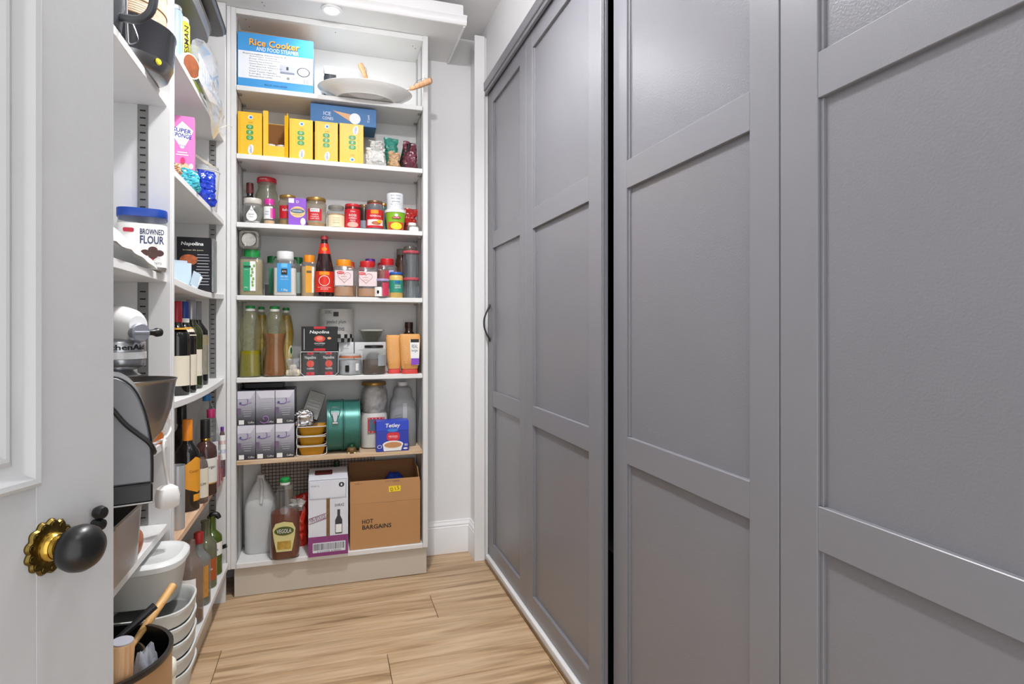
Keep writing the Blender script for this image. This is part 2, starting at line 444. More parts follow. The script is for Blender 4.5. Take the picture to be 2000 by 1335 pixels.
# pelmet with moulded fascia over the far shelves
pel = struct(empty('trim_2', (0, 0, 0)), 'white pelmet with moulded fascia over the far shelves')
PX1, PY0 = 0.556, 2.462
box('soffit_board', LEFTX, PX1, PY0, BACKY, 2.412, 2.430, SHELFW, pel, bev=0.0012)
box('fascia', LEFTX, PX1, PY0 - 0.002, PY0 + 0.016, 2.431, 2.500, TRIMW, pel, bev=0.004, seg=2)
box('pelmet_top', LEFTX, PX1 - 0.004, PY0 + 0.0165, BACKY, 2.485, 2.499, SHELFW, pel)
prof = [(0, 0), (-0.006, 0.001), (-0.012, 0.008), (-0.013, 0.015), (-0.010, 0.020), (-0.014, 0.026), (-0.020, 0.032), (-0.020, 0.037), (0, 0.037)]
v = []; f = []
for x in (LEFTX, PX1 + 0.012):
    for o, z in prof: v.append((x, PY0 - 0.002 + o, 2.4095 + z))
K = len(prof)
for i in range(K): f.append((i, (i + 1) % K, K + (i + 1) % K, K + i))
f += [tuple(range(K)), tuple(range(2 * K - 1, K - 1, -1))]
mesh('moulding', v, f, TRIMW, pel, smooth=35)
prism('end_strip', [(PX1 - 0.001, 2.4045), (PX1 + 0.008, 2.4045), (PX1 + 0.008, 2.432), (PX1 - 0.001, 2.432)], PY0, BACKY - 0.003, TRIMW, pel, bev=0.001)
for (x, y) in ((512, 15), (515, 12)):
    Y = 2.53; box('screw_hole', Xat(x, Y) - 0.002, Xat(x, Y) + 0.002, Y - 0.002 + (x - 512) * 0.008, Y + 0.002 + (x - 512) * 0.008, 2.4112, 2.4122, SHADE_BLACK, pel)
# pendant bulb, added out of view as fill for the ceiling and upper walls
pb = thing('fill_bulb', 'unseen bulb on a short white pendant, added to brighten the ceiling and upper walls', 'lamp', (FILL_BULB[0][0], FILL_BULB[0][1], CEILZ))
lathe('ceiling_rose', [(0.0, -0.022), (0.02, -0.022), (0.042, -0.010), (0.045, -0.0006), (0, -0.0006)], TRIMW, pb, seg=32)
tube('flex', [(0, 0, -0.02), (0, 0, -0.09)], 0.003, TRIMW, pb); lathe('lampholder', [(0.006, -0.085), (0.016, -0.092), (0.017, -0.120), (0.013, -0.126)], TRIMW, pb, seg=20)
bz = FILL_BULB[0][2] - CEILZ; br = FILL_BULB[2]
lathe('bulb', [(0, bz - br)] + [(br * cos(radians(q)), bz + br * sin(radians(q))) for q in range(-75, 76, 15)] + [(0, bz + br)], mat('fill_bulb_glow', '#fdfbff', 0.5, var=0, emit=FILL_BULB[1] / (4 * pi * pi * br * br)), pb, seg=24)
# downlights
GLOW = mat('lamp_glow', '#fffaf0', 0.5, var=0, emit=5)
for i, (p, w, l) in enumerate(LAMPS):
    d = thing('downlight', l, 'downlight', (p[0], p[1], p[2] - 0.0005), group='recessed downlights')
    lathe('bezel', [(0.030, -0.001), (0.030, -0.004), (0.034, -0.006), (0.041, -0.0045), (0.043, 0.0), (0.040, 0.004), (0.030, 0.004)], TRIMW, d, seg=36)
    lathe('lens', [(0.0, -0.0015), (0.0295, -0.0015), (0.0295, 0.001), (0.0, 0.001)], GLOW, d, seg=32)

# ------------------------------------------------------------------ the near door with its knob
E = Vector((-0.257, 0.845)); dv = Vector((0.415, 0.91)).normalized()
DW, DH = 0.762, 1.98
door = struct(empty('door_1', (E.x - dv.x * DW, E.y - dv.y * DW, 0.008), rot=(0, 0, math.atan2(dv.y, dv.x))), 'open white painted panel door')
# local: x from hinge to free edge, face with knob looks to -y
T = 0.042
ST = 0.1040
px0, px1 = ST, DW - ST
box('stile', DW - ST, DW, 0, T, 0, DH, DOORW, door, bev=0.0005)
box('stile', 0, ST, 0, T, 0, DH, DOORW, door, bev=0.0012)
rails = [(0, 0.20), (0.70, 0.924), (1.86, DH)]
for a, b in rails: box('rail', px0 + 0.0002, px1 - 0.0002, 0.0001, T - 0.0002, a, b, DOORW, door, bev=0.0003)
box('panel', px0, px1, 0.016, T - 0.014, 0.20, 0.70, DOORW, door)
box('panel', px0, px1, 0.016, T - 0.014, 0.924, 1.86, DOORW, door)
MP = [(0, 0.0), (0.0, 0.007), (0.004, 0.010), (0.009, 0.009), (0.012, 0.004), (0.017, 0.001), (0.026, -0.001), (0.032, 0.003), (0.035, 0.0025), (0.037, -0.006), (0.045, -0.010), (0.050, -0.016)]
def frame_mould(z0, z1):
    v, f = [], []
    for sx, sz in ((px0, z0), (px1, z0), (px1, z1), (px0, z1)):
        ix = 1 if sx == px0 else -1; iz = 1 if sz == z0 else -1
        for w, h in MP: v.append((sx + ix * w, -h, sz + iz * w))
    K = len(MP)
    for c in range(4):
        d = (c + 1) % 4
        for i in range(K - 1): f.append((c * K + i, d * K + i, d * K + i + 1, c * K + i + 1))
    mesh('panel_moulding', v, f, DOORW, door, smooth=30)
frame_mould(0.924, 1.86); frame_mould(0.20, 0.70)
# knob set: rose, neck, oval knob
kz = 0.861 - 0.008; kx = DW - 0.09
ks = empty('knob_set', (kx, 0, kz), rot=(pi / 2, 0, 0)); ks.parent = door      # local z looks out of the door face
v, f = [], []
NN = 96
for r, z in ((1.0, 0.0), (1.0, 0.002), (0.93, 0.0045), (0.72, 0.004), (0.52, 0.0055), (0.40, 0.009), (0.0, 0.009)):
    for i in range(NN):
        a = 2 * pi * i / NN
        k = 0.0275 * (1 + (0.075 * (abs(cos(6.5 * a)) - 0.5) * 2 * 0.8 if r > 0.6 else 0))
        v.append((k * r * cos(a), k * r * 1.04 * sin(a), z))
for j in range(6):
    for i in range(NN): f.append((j * NN + i, j * NN + (i + 1) % NN, (j + 1) * NN + (i + 1) % NN, (j + 1) * NN + i))
mesh('rose', v, f, BRASS, ks, smooth=30)
dome = lathe('stud', [(0.0034, 0), (0.0028, 0.0014), (0, 0.002)], BRASS, ks, seg=10)
for i in range(13):
    a = 2 * pi * i / 13
    o = dome if i == 0 else bpy.data.objects.new('stud', dome.data)
    if i: COL.objects.link(o); o.parent = ks
    o.location = (0.0232 * cos(a), 0.0241 * sin(a), 0.0036)
lathe('collar', [(0.0165, 0.004), (0.0165, 0.008), (0.0135, 0.0125), (0.0125, 0.0125), (0.0115, 0.016), (0.0105, 0.016)], BRASSB, ks, seg=32)
lathe('neck', [(0.0095, 0.008), (0.0085, 0.014), (0.0095, 0.020), (0.011, 0.024)], BRASS, ks, seg=24)
lathe('knob', [(0.0, 0.020), (0.010, 0.0205), (0.0185, 0.024), (0.0245, 0.030), (0.0268, 0.038), (0.0258, 0.046), (0.021, 0.053), (0.0125, 0.0575), (0.0, 0.059)], BLACKG, ks, seg=36, sx=0.98, sy=0.94)
# black drop escutcheon with ball finial, beside the knob
es = empty('escutcheon', (kx + 0.056, 0, kz - 0.006), rot=(pi / 2, 0, 0)); es.parent = door
lathe('cover_plate', [(0.010, 0.0), (0.010, 0.003), (0.007, 0.006), (0.0, 0.0065)], BLACKG, es, sy=2.2, seg=24, loc=(0, -0.012, 0))
lathe('finial_bead', [(0, -0.009), (0.006, -0.006), (0.0075, 0), (0.006, 0.006), (0, 0.009)], BLACKG, es, loc=(0, 0.012, 0.010), seg=20)
lathe('finial', [(0, -0.008), (0.0065, -0.0055), (0.0085, 0), (0.0065, 0.0055), (0, 0.008)], BLACKG, es, loc=(0, 0.026, 0.012), seg=20)

# ------------------------------------------------------------------ grey wardrobe
wr = thing('wardrobe', 'tall grey built-in wardrobe with four panelled doors along the right side', 'wardrobe', (0.73, 1.4, 0))
def wl(o):     # world-placed part under the wardrobe
    o.location -= wr.location
    o.parent = wr
    return o
DZ0, DZ1 = 0.030, 2.222
R1, R2 = (0.7405, 0.8125), (1.474, 1.549)
def leaf(ya, yb, X, stile_a=0.075, stile_b=0.075):
    """door leaf between ya (near) and yb (far), face at X, recessed panels"""
    d = empty('door', (X, (ya + yb) / 2, DZ0)); wl(d)
    L = (yb - ya)
    th = 0.022
    def part(n, y0, y1, z0, z1, x0=0.0, x1=th, m=GREY, bev=0.0012):
        return box(n, x0, x1, y0 - (ya + yb) / 2, y1 - (ya + yb) / 2, z0 - DZ0, z1 - DZ0, m, d, bev=bev)
    part('stile', ya, ya + stile_a, DZ0, DZ1); part('stile', yb - stile_b, yb, DZ0, DZ1)
    a, b = ya + stile_a - 0.0002, yb - stile_b + 0.0002
    for z0, z1 in ((DZ0, 0.102), R1, R2, (2.150, DZ1)): part('rail', a, b, z0, z1, 0.0006)
    for z0, z1 in ((0.102, R1[0]), (R1[1], R2[0]), (R2[1], 2.150)):
        part('panel', a, b, z0, z1, 0.0105, 0.018, GREYP, bev=0)
        for y0, y1 in ((a, a + 0.007), (b - 0.007, b)):
            part('bead', y0, y1, z0, z1, 0.0055, 0.012, GREY, bev=0.0008)
    return d
XA, XC = 0.725, 0.757
dA = leaf(2.1225, 2.672, XA)
dB = leaf(1.472, 2.1205, XA, stile_a=0.082)
dC = leaf(0.836, 1.460, XC)
dD = leaf(0.205, 0.833, XC, stile_b=0.082)
# edge profile of the second leaf: two thin vertical ribs on its near edge
for i in range(2):
    wl(box('edge_rib', XA + 0.004 + i * 0.008, XA + 0.008 + i * 0.008, 1.469, 1.4725, DZ0, DZ1, GREY, bev=0.0006))
# bow handle on the far leaf
hd = empty('handle', (0, 0, 0)); hd.parent = dA
hy = 2.64 - (2.1225 + 2.672) / 2; hz = 1.128 - DZ0
tube('bow', [(-0.002, hy, hz + 0.088), (-0.006, hy, hz + 0.072), (-0.018, hy, hz + 0.050), (-0.029, hy, hz + 0.018), (-0.029, hy, hz - 0.018), (-0.018, hy, hz - 0.050), (-0.006, hy, hz - 0.072), (-0.002, hy, hz - 0.088)],
     [0.003, 0.0055, 0.0042, 0.004, 0.004, 0.0042, 0.0055, 0.003], mat('dark_pewter', '#4b4c4c', 0.4, metal=0.8), hd)
wl(box('header', 0.702, 0.760, -0.5, 2.690, 2.228, 2.270, GREY, bev=0.003))
wl(box('header_lip', 0.708, 0.720, -0.5, 2.690, 2.212, 2.229, GREY, bev=0.001))
wl(box('carcass_top', 0.761, 1.30, -0.5, 2.690, 2.235, 2.255, SHADE_BLACK))
wl(box('carcass_side', 0.730, 1.30, 2.675, 2.690, 0.03, 2.227, mat('grey_carcass', '#6d6d71', 0.5), bev=0.0008))
wl(box('carcass_side', 0.790, 1.30, 1.40, 1.44, 0.03, 2.227, SHADE_BLACK))
wl(box('carcass_base', 0.752, 1.30, -0.5, 2.690, 0.0, 0.026, SHADE_BLACK))
wl(box('plinth', 0.712, 0.751, -0.5, 2.675, 0.0, 0.029, TRIMW, bev=0.002))
wl(box('plinth_bead', 0.704, 0.7115, -0.5, 2.668, 0.0, 0.010, wood('walnut_bead', '#5d4426', '#6f5433', '#82653f', 'Y'), bev=0.003))

# ------------------------------------------------------------------ far shelving unit (80 cm)
UX0, UX1, UY = -0.361, 0.402, 2.60
bu = thing('shelving_unit', 'tall white shelving unit full of groceries against the far wall', 'shelves', (0.02, 2.71, 0))
def bl(o): o.location -= bu.location; o.parent = bu; return o
bl(box('side_panel', -0.380, UX0, UY - 0.002, BACKY - 0.004, 0.122, 2.4115, SHELFE, bev=0.0012))
bl(box('side_panel', -0.3955, -0.3805, UY - 0.004, BACKY - 0.004, 0.122, 2.4115, SHELFE, bev=0.0012))
bl(box('side_panel', UX1, 0.4245, UY - 0.002, BACKY - 0.004, 0.122, 2.4115, SHELFE, bev=0.0012))
bl(box('back_panel', UX0, UX1, BACKY - 0.006, BACKY - 0.0015, 0.142, 2.39, SHELFW))
bl(box('top_panel', UX0 + 0.0002, UX1 - 0.0002, UY, BACKY - 0.007, 2.388, 2.411, SHELFW, bev=0.001))
BZ = {}
for k, (z0, z1, m) in enumerate(((2.077, 2.097, SHELFW), (1.797, 1.817, SHELFW), (1.517, 1.537, SHELFW), (1.218, 1.238, SHELFW), (0.880, 0.899, SHELFW), (0.542, 0.560, RAWW), (0.122, 0.142, SHELFW))):
    bl(box('shelf', UX0 + 0.001, UX1 - 0.001, UY + (0.002 if k < 6 else -0.004), BACKY - 0.0075, z0, z1, m, bev=0.0016)); BZ[k + 1] = z1
bl(box('plinth', -0.369, 0.4205, UY + 0.012, UY + 0.028, 0.0015, 0.1205, PLINTH, bev=0.001))
for sx, xx in ((-1, UX0), (1, UX1)):
    for yb in (2.645, 2.775):
        a, b = (xx, xx + 0.0012) if sx < 0 else (xx - 0.0012, xx)
        bl(box('bracket_strip', a, b, yb - 0.011, yb + 0.011, 0.145, 2.38, GALV))
        for z in (2.077, 1.797, 1.517, 1.218, 0.880, 0.542):
            c0, c1 = (xx + 0.0032, xx + 0.016) if sx < 0 else (xx - 0.016, xx - 0.0032)
            bl(box('shelf_clip', c0, c1, yb - 0.007, yb + 0.007, z - 0.006, z - 0.0006, GALV))
for x, y in ((480, 28), (488, 48), (487, 52), (655, 63), (811, 79), (806, 99)):
    Y = 2.64 + (y % 7) * 0.02
    bl(box('screw_hole', Xat(x, Y) - 0.002, Xat(x, Y) + 0.002, Y - 0.002, Y + 0.002, 2.3872, 2.3881, SHADE_BLACK))

# ------------------------------------------------------------------ side shelving (two bays along the left wall)
FX = -0.402
D0, D1 = 1.752, 1.788           # the divider between the bays
FAR = 2.575
nb = thing('shelving_unit', 'white side shelving bay behind the open door, holding pots and mixer', 'shelves', (-0.58, 1.35, 0), group=None)
cb_ = thing('shelving_unit', 'white corner shelving bay with wine bottles beside the far shelves', 'shelves', (-0.58, 2.18, 0))
def nl(o): o.location -= nb.location; o.parent = nb; return o
def cl(o): o.location -= cb_.location; o.parent = cb_; return o
nl(box('side_panel', LEFTX + 0.001, FX, D0, D0 + 0.0178, 0.0, 2.411, SHELFE, bev=0.0012))
cl(box('side_panel', LEFTX + 0.001, FX + 0.001, D0 + 0.0182, D1, 0.0, 2.411, SHELFE, bev=0.0012))
nl(box('side_panel', LEFTX + 0.001, FX, 0.952, 0.97, 0.0, 2.411, SHELFE, bev=0.0012))
cl(box('side_panel', LEFTX + 0.001, -0.396, FAR, FAR + 0.0185, 0.0, 2.411, SHELFE, bev=0.0012))
NZ = {'a': 1.710, 'b': 1.243, 'c': 0.806, 'd': 0.582, 'e': 0.160}
for k, z in NZ.items():
    nl(box('shelf', LEFTX + 0.001, FX - 0.008 if k != 'e' else -0.384, 0.9705, D0 - 0.0005, z - 0.020, z, SHELFW, bev=0.0014))
CZ = {'a': 1.872, 'b': 1.537, 'c': 1.240, 'd': 0.9025, 'e': 0.514, 'f': 0.160}
def sag_shelf(z, sag, m):
    K = 16; v, f = [], []
    y0, y1 = D1 + 0.0005, FAR - 0.0005
    for i in range(K + 1):
        t = i / K; y = y0 + (y1 - y0) * t; dz = -sag * (1 - (2 * t - 1) ** 2)
        for x, zz in ((LEFTX + 0.001, z - 0.02), (FX - 0.001, z - 0.02), (FX + 0.0005, z - 0.0185), (FX + 0.0005, z - 0.0015), (FX - 0.001, z), (LEFTX + 0.001, z)):
            v.append((x + 0.58, y - 2.18, zz + dz))
    for i in range(K):
        for k in range(6): f.append((i * 6 + k, i * 6 + (k + 1) % 6, (i + 1) * 6 + (k + 1) % 6, (i + 1) * 6 + k))
    f += [tuple(range(5, -1, -1)), tuple(range(K * 6, K * 6 + 6))]
    return mesh('shelf', v, f, m, cb_, smooth=30)
SAG = {'c': 0.011, 'd': 0.010}
def cz(k, Y):
    t = (Y - D1) / (FAR - D1)
    return CZ[k] - SAG.get(k, 0) * (1 - (2 * t - 1) ** 2) + 0.0004
for k, z in CZ.items():
    if k in SAG: sag_shelf(z, SAG[k], SHELFW)
    else: cl(box('shelf', LEFTX + 0.001, FX if k != 'f' else -0.384, D1 + 0.0005, FAR - 0.0005, z - 0.020, z, RAWWY if k == 'e' else SHELFW, bev=0.0014))
nl(box('plinth', -0.438, -0.421, 0.9705, D0 - 0.001, 0.0, 0.139, PLINTH))
cl(box('plinth', -0.438, -0.421, D1 + 0.0005, 2.44, 0.0, 0.139, PLINTH, bev=0.001))
# slotted bracket strips
def strip(place, x, y, z0, z1, pitch, first):
    s = place(box('bracket_strip', x - 0.0125, x + 0.0125, y - 0.0028, y - 0.0002, z0, z1, GALV, bev=0.0008))
    z = z0 + pitch
    zc = (z0 + z1) / 2
    while z < z1 - 0.012:
        box('slot', -0.0065, 0.0065, -0.0022, -0.0012, z - zc - 0.0017, z - zc + 0.0017, SHADE_BLACK, s)  # dark box in place of a hole, its shade put into the colour
        z += pitch
for a, b in (('b', 'a'), ('c', 'b'), ('d', 'c')):
    strip(nl, -0.466, D0, NZ[a] + 0.002, NZ[b] - 0.021, 0.0195, 0)
for a, b in (('b', 'a'), ('c', 'b'), ('d', 'c'), ('e', 'd'), ('f', 'e')):
    strip(cl, -0.442, FAR, CZ[a] + 0.002, CZ[b] - 0.021, 0.0195, 0)
# ================================================================== GROCERIES ON THE FAR SHELVES
def M_(n, c, r=0.45, **k): return mat(n, c, r, **k)
WHITE = M_('print_white', '#f2f2ef'); BLACK = M_('print_black', '#1a1a1a'); RED = M_('print_red', '#c8202c'); GOLD = M_('lid_gold', '#b08a4a', 0.3, metal=0.7)
GREEN = M_('cap_green', '#1f8f45', 0.35); DGREEN = M_('cap_dark_green', '#12602f', 0.35); BLUE = M_('print_blue', '#2a7fc0'); NAVY = M_('print_navy', '#1f2f9a')
YEL = M_('carton_yellow', '#f2bc1c', 0.4); ORANGE = M_('cap_orange', '#f0931e', 0.35); CREAM = M_('print_cream', '#e8dcb8'); PINK = M_('print_pink', '#dc6cb8')
MAG = M_('print_magenta', '#d0309a'); PURP = M_('print_purple', '#8848c0'); PEACH = M_('print_peach', '#e8a878'); BROWN = M_('brown_sauce', '#4a2a18', 0.3)
GREYPR = M_('print_grey', '#8a8c92'); TEAL = M_('print_teal', '#2f8f78')
CLEAR = thin('clear_glass', '#f7f9f8', 0.04, 0.07); CLEAR2 = thin('bottle_glass', '#f2f5f4', 0.04, 0.06)
CLEARP = thin('clear_plastic', '#f8f9f8', 0.10, 0.10)
MILKP = M_('milky_plastic', '#dfe1e0', 0.3, alpha=0.72, var=0.03)
FILM = thin('clear_film', '#f8f9fa', 0.10, 0.015); FILM2 = thin('bag_film', '#f0f2f4', 0.10, 0.20, '#e8eaee')
DKGLASS = M_('dark_bottle_glass', '#0d0b0b', 0.08, var=0, spec=0.7)
GRGLASS = M_('green_bottle_glass', '#2c3413', 0.07, var=0.1, spec=0.7)
FOIL = M_('aluminium_foil', '#c8c8ca', 0.34, metal=1, bump=0.6, bscale=55)
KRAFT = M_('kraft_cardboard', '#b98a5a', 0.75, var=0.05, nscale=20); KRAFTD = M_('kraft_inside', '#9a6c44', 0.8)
WOODH = wood('beech_handle', '#c08a5c', '#cf9c70', '#dcae84', 'X', 2.0, 0.5)
RIMR = M_('lid_red', '#bc2430', 0.35); SPICE = M_('ground_spice', '#b8865a', 0.9, bump=0.3, bscale=300); HERB = M_('dried_herbs', '#a8986c', 0.9, var=0.35, nscale=220, bump=0.6, bscale=300)
CHILLI = M_('chilli_flakes', '#8a3a24', 0.8, var=0.4, nscale=200); SALT = M_('salt_grains', '#eeeae4', 0.8, var=0.06, nscale=200); DARKSP = M_('dark_seeds', '#3a2c22', 0.8, var=0.5, nscale=260)
e5 = 0.0005
def carton(name, label, cat, x0, x1, ytop, Yf, dep, zb, m, group=None, yaw=0, bev=0.0012, h=None, part='body'):
    a, b = Xat(x0, Yf), Xat(x1, Yf)
    if h is None: h = Zat(ytop, (a + b) / 2, Yf) - zb
    t = thing(name, label, cat, ((a + b) / 2, Yf + dep / 2, zb + e5), yaw, group)
    box(part, -(b - a) / 2, (b - a) / 2, -dep / 2, dep / 2, 0, h, m, t, bev=bev)
    return t, b - a, h, -dep / 2 - 0.0006
def jar(name, label, cat, x0, x1, ytop, Yc, zb, body, lidm=None, lid=(0.9, 0.1), cont=None, labs=(), n=2, neck=0.82, shoulder=0.76, group=None, yaw=0, sy=1.0, lidn=None, lip=True, h=None, foot=0.92, hz=None, seg=28):
    a, b = Xat(x0, Yc), Xat(x1, Yc); r = (b - a) / 2 * 0.985; xc = (a + b) / 2
    if h is None: h = Zat(ytop, xc, Yc) - zb
    t = thing(name, label, cat, (xc, Yc, zb + e5), yaw, group)
    lz = h - (lid[1] if lidm else 0)
    prof = [(r * foot, 0), (r, 0.035 * h), (r, shoulder * h * 0.94), (r * (0.6 + 0.4 * neck) , shoulder * h + 0.3 * (lz - shoulder * h)), (r * neck, shoulder * h + 0.62 * (lz - shoulder * h)), (r * neck, lz + 0.002)]
    lathe('body', prof, body, t, seg=seg, n=n, sy=sy)
    if cont:
        zt = cont[1] * h; q = [(p[0] * 0.95, max(0.003, p[1])) for p in prof if p[1] < zt]
        last = next(p for p in prof if p[1] >= zt) if zt < prof[-1][1] else prof[-1]
        pv = q[-1]; rl = last[0] * 0.95
        q.append((rl if last[1] <= zt + 1e-6 else pv[0] + (rl - pv[0]) * (zt - pv[1]) / max(1e-6, last[1] - pv[1]), zt))
        lathe('contents', q, cont[0], t, seg=seg, n=n, sy=sy)
    if lidm:
        R = r * lid[0]
        lp = [(R * 0.97, lz), (R, lz + 0.1 * lid[1]), (R, h - 0.18 * lid[1]), (R * 0.95, h), (0, h)]
        lathe('lid', lp, lidm, t, seg=seg + 4, n=lidn or 2, sy=(sy if lidn else 1))
    for lb in labs:
        m, half, z0, z1 = lb[:4]
        band('label', r, z0 * h, z1 * h, m, t, half=half, n=n, sy=sy, center=(lb[4] if len(lb) > 4 else 0))
    return t, r, h

# ---- top shelf -----------------------------------------------------------------------------
Z = BZ[1]
t, w, h, y = carton('rice_cooker_box', 'blue and white rice cooker box at the left of the top shelf', 'box', 464, 612, 71, 2.612, 0.175, Z, M_('box_sky_blue', '#3f97d6', 0.35))
decal('white_field', rrect(w * 0.985, h * 0.5, 0, h * 0.41, 0.001), M_('box_offwhite', '#e9ecf2', 0.35), t, y)
lettering(t, 'Rice Cooker', M_('print_amber', '#f4ac3c'), w=w * 0.66, h=h * 0.125, x=-0.02 * w, z=h * 0.835, y=y - 0.0008, weight=0.02)
lettering(t, 'Rice Cooker', M_('print_shadow_blue', '#1f3a66'), w=w * 0.66, h=h * 0.125, x=-0.012 * w, z=h * 0.825, y=y - 0.0004, weight=0.02)
lettering(t, 'AND FOOD STEAMER', WHITE, w=w * 0.56, h=h * 0.075, x=0.02 * w, z=h * 0.722, y=y - 0.0006)
for i in range(10):
    lettering(t, ['Removable Non-Stick Pot', 'Automatic Cooking', 'Keep Warm Function', 'Measuring Cup and Spatula', 'Steamer Basket for Vegetables', 'Tempered Glass Lid', 'Power and Cook Light', 'Cool Touch Handles', 'Large Capacity', 'Instruction Book Included'][i], M_('print_dark_grey', '#3c4048'), w=w * (0.62 if i == 0 else 0.30 + 0.06 * (i % 3)), h=h * 0.026, x=-w * (0.12 if i == 0 else 0.20 - 0.03 * (i % 3)), z=h * (0.615 - i * 0.045), y=y - 0.0006)
decal('photo_print', rrect(w * 0.2, h * 0.17, w * 0.15, h * 0.40, 0.001), M_('print_pale_grey', '#b9bfcc'), t, y - 0.0004)
decal('photo_print', rrect(w * 0.2, h * 0.19, w * 0.36, h * 0.385, 0.001), M_('print_silver', '#cdd2da'), t, y - 0.0004)
decal('photo_print', ell(w * 0.088, h * 0.088, w * 0.365, h * 0.385), M_('print_dark_grey', '#3c4048'), t, y - 0.0007)
decal('photo_print', ell(w * 0.074, h * 0.074, w * 0.365, h * 0.385), M_('print_silver', '#cdd2da'), t, y - 0.0010)
decal('photo_print', rrect(w * 0.03, h * 0.06, w * 0.15, h * 0.42, 0.001), M_('print_dark_grey', '#3c4048'), t, y - 0.0007)
decal('photo_print', rrect(w * 0.19, h * 0.035, w * 0.15, h * 0.335, 0.001), M_('print_mid_grey', '#80889a'), t, y - 0.0007)
lettering(t, 'CE', GREYPR, w=w * 0.05, x=w * 0.24, z=h * 0.235, y=y - 0.0006)
decal('ring_mark', ell(w * 0.02, h * 0.025, w * 0.16, h * 0.235), GREYPR, t, y - 0.0005)
for i in range(7): decal('barcode', rrect(w * 0.006, h * 0.09, w * (0.36 + i * 0.012), h * 0.215, 0.0002), GREYPR, t, y - 0.0006)
lettering(t, 'RICE COOKER', M_('print_shadow_blue', '#1f3a66'), w=w * 0.3, h=h * 0.03, x=0.0, z=h * 0.07, y=y - 0.0006)
box('flap', -w / 2 + 0.002, w / 2 - 0.004, -0.08, 0.085, h, h + 0.0025, KRAFT, t, rot=(0.02, 0.015, 0), loc=(-0.003, 0.0, h + 0.004))
box('side_print', w / 2, w / 2 + 0.0006, -0.07, 0.07, 0.02, h - 0.03, M_('box_side_grey', '#7d8894', 0.5), t)
# big oval platter overhanging the shelf
Xc = (Xat(620, 2.645) + Xat(803, 2.645)) / 2
CHINA = M_('white_china', '#eeefec', 0.18, var=0.02)
pl = thing('serving_platter', 'large white oval china platter overhanging the top shelf edge', 'platter', (Xc, 2.616, Z + e5))
a, b = (Xat(803, 2.645) - Xat(620, 2.645)) / 2, 0.136
lathe('dish', [(0.0, 0.003), (0.56, 0.003), (0.58, 0.0), (0.62, 0.0), (0.64, 0.004), (0.86, 0.020), (0.985, 0.036), (1.0, 0.039), (0.985, 0.041), (0.84, 0.026), (0.62, 0.010), (0.0, 0.008)], CHINA, pl, seg=56, sx=a, sy=b)
# dark bottle with a white lid, lying with the lid to the front, behind the platter
Y = 2.786
bt = thing('lidded_bottle', 'dark tilted bottle with a round white lid beside the rice cooker box', 'bottle', (Xat(645, Y), Y, Z + e5))
bd = empty('bottle_body', (0, 0.0, 0.0), rot=(radians(20), 0, 0)); bd.parent = bt
lathe('glass', [(0.0, 0.014), (0.024, 0.014), (0.028, 0.018), (0.028, 0.140), (0.026, 0.148), (0.026, 0.156)], M_('smoked_bottle', '#3c3d42', 0.2), bd)
lathe('lid', [(0.028, 0.154), (0.029, 0.158), (0.029, 0.182), (0.026, 0.186), (0, 0.186)], WHITE, bd)
Y = 2.786
bg = thing('plastic_bag', 'small crumpled clear and white plastic bag behind the platter', 'bag', (Xat(676, Y), Y, Z + e5))
pouch('bag', 0.085, 0.05, 0.150, M_('thin_grey_bag', '#a9acb2', 0.25, alpha=0.85), bg, seed=3, wr=0.006, taper=0.5)
pouch('bag_knot', 0.035, 0.025, 0.165, M_('white_bag', '#f0f0f0', 0.35), bg, seed=5, taper=0.7, loc=(0.022, -0.010, 0.0))
# two wooden-handled servers resting on the platter
def server(label, x, y0, x1, y1, Ya, Yb):
    a = Vector((Xat(x, Ya), Ya, Zat(y0, Xat(x, Ya), Ya))); b = Vector((Xat(x1, Yb), Yb, Zat(y1, Xat(x1, Yb), Yb)))
    d = b - a; L = d.length
    t = thing('serving_tool', label, 'utensil', tuple(a)); t.rotation_euler = d.to_track_quat('X', 'Z').to_euler()
    n = [(0.0, 0.007), (L * 0.12, 0.010), (L * 0.5, 0.0125), (L * 0.85, 0.0135), (L, 0.011)]
    hd = lathe('handle', [(0, 0)] + [(r, z) for z, r in n] + [(0, L)], WOODH, t, seg=16, n=3, sy=0.72, rot=(0, pi / 2, 0))
    tube('wire_loop', [(L * 0.25, -0.011, 0), (L * 0.45, -0.022, 0.008), (L * 0.75, -0.023, 0.010), (L * 0.8, -0.006, 0.012), (L * 0.55, 0.014, 0.011), (L * 0.25, 0.011, 0)], 0.0010, STEEL, t, seg=6)
    tube('shank', [(0.004, 0, 0), (-0.03, 0, 0), (-0.075, 0, -0.012)], 0.0034, STEEL, t, seg=8, sub=3)
    return t
server('wooden-handled server standing up behind the platter', 716, 154, 703, 124, 2.735, 2.72)
server('wooden-handled server with wire loop jutting out over the platter', 800, 174, 843, 157, 2.60, 2.53)

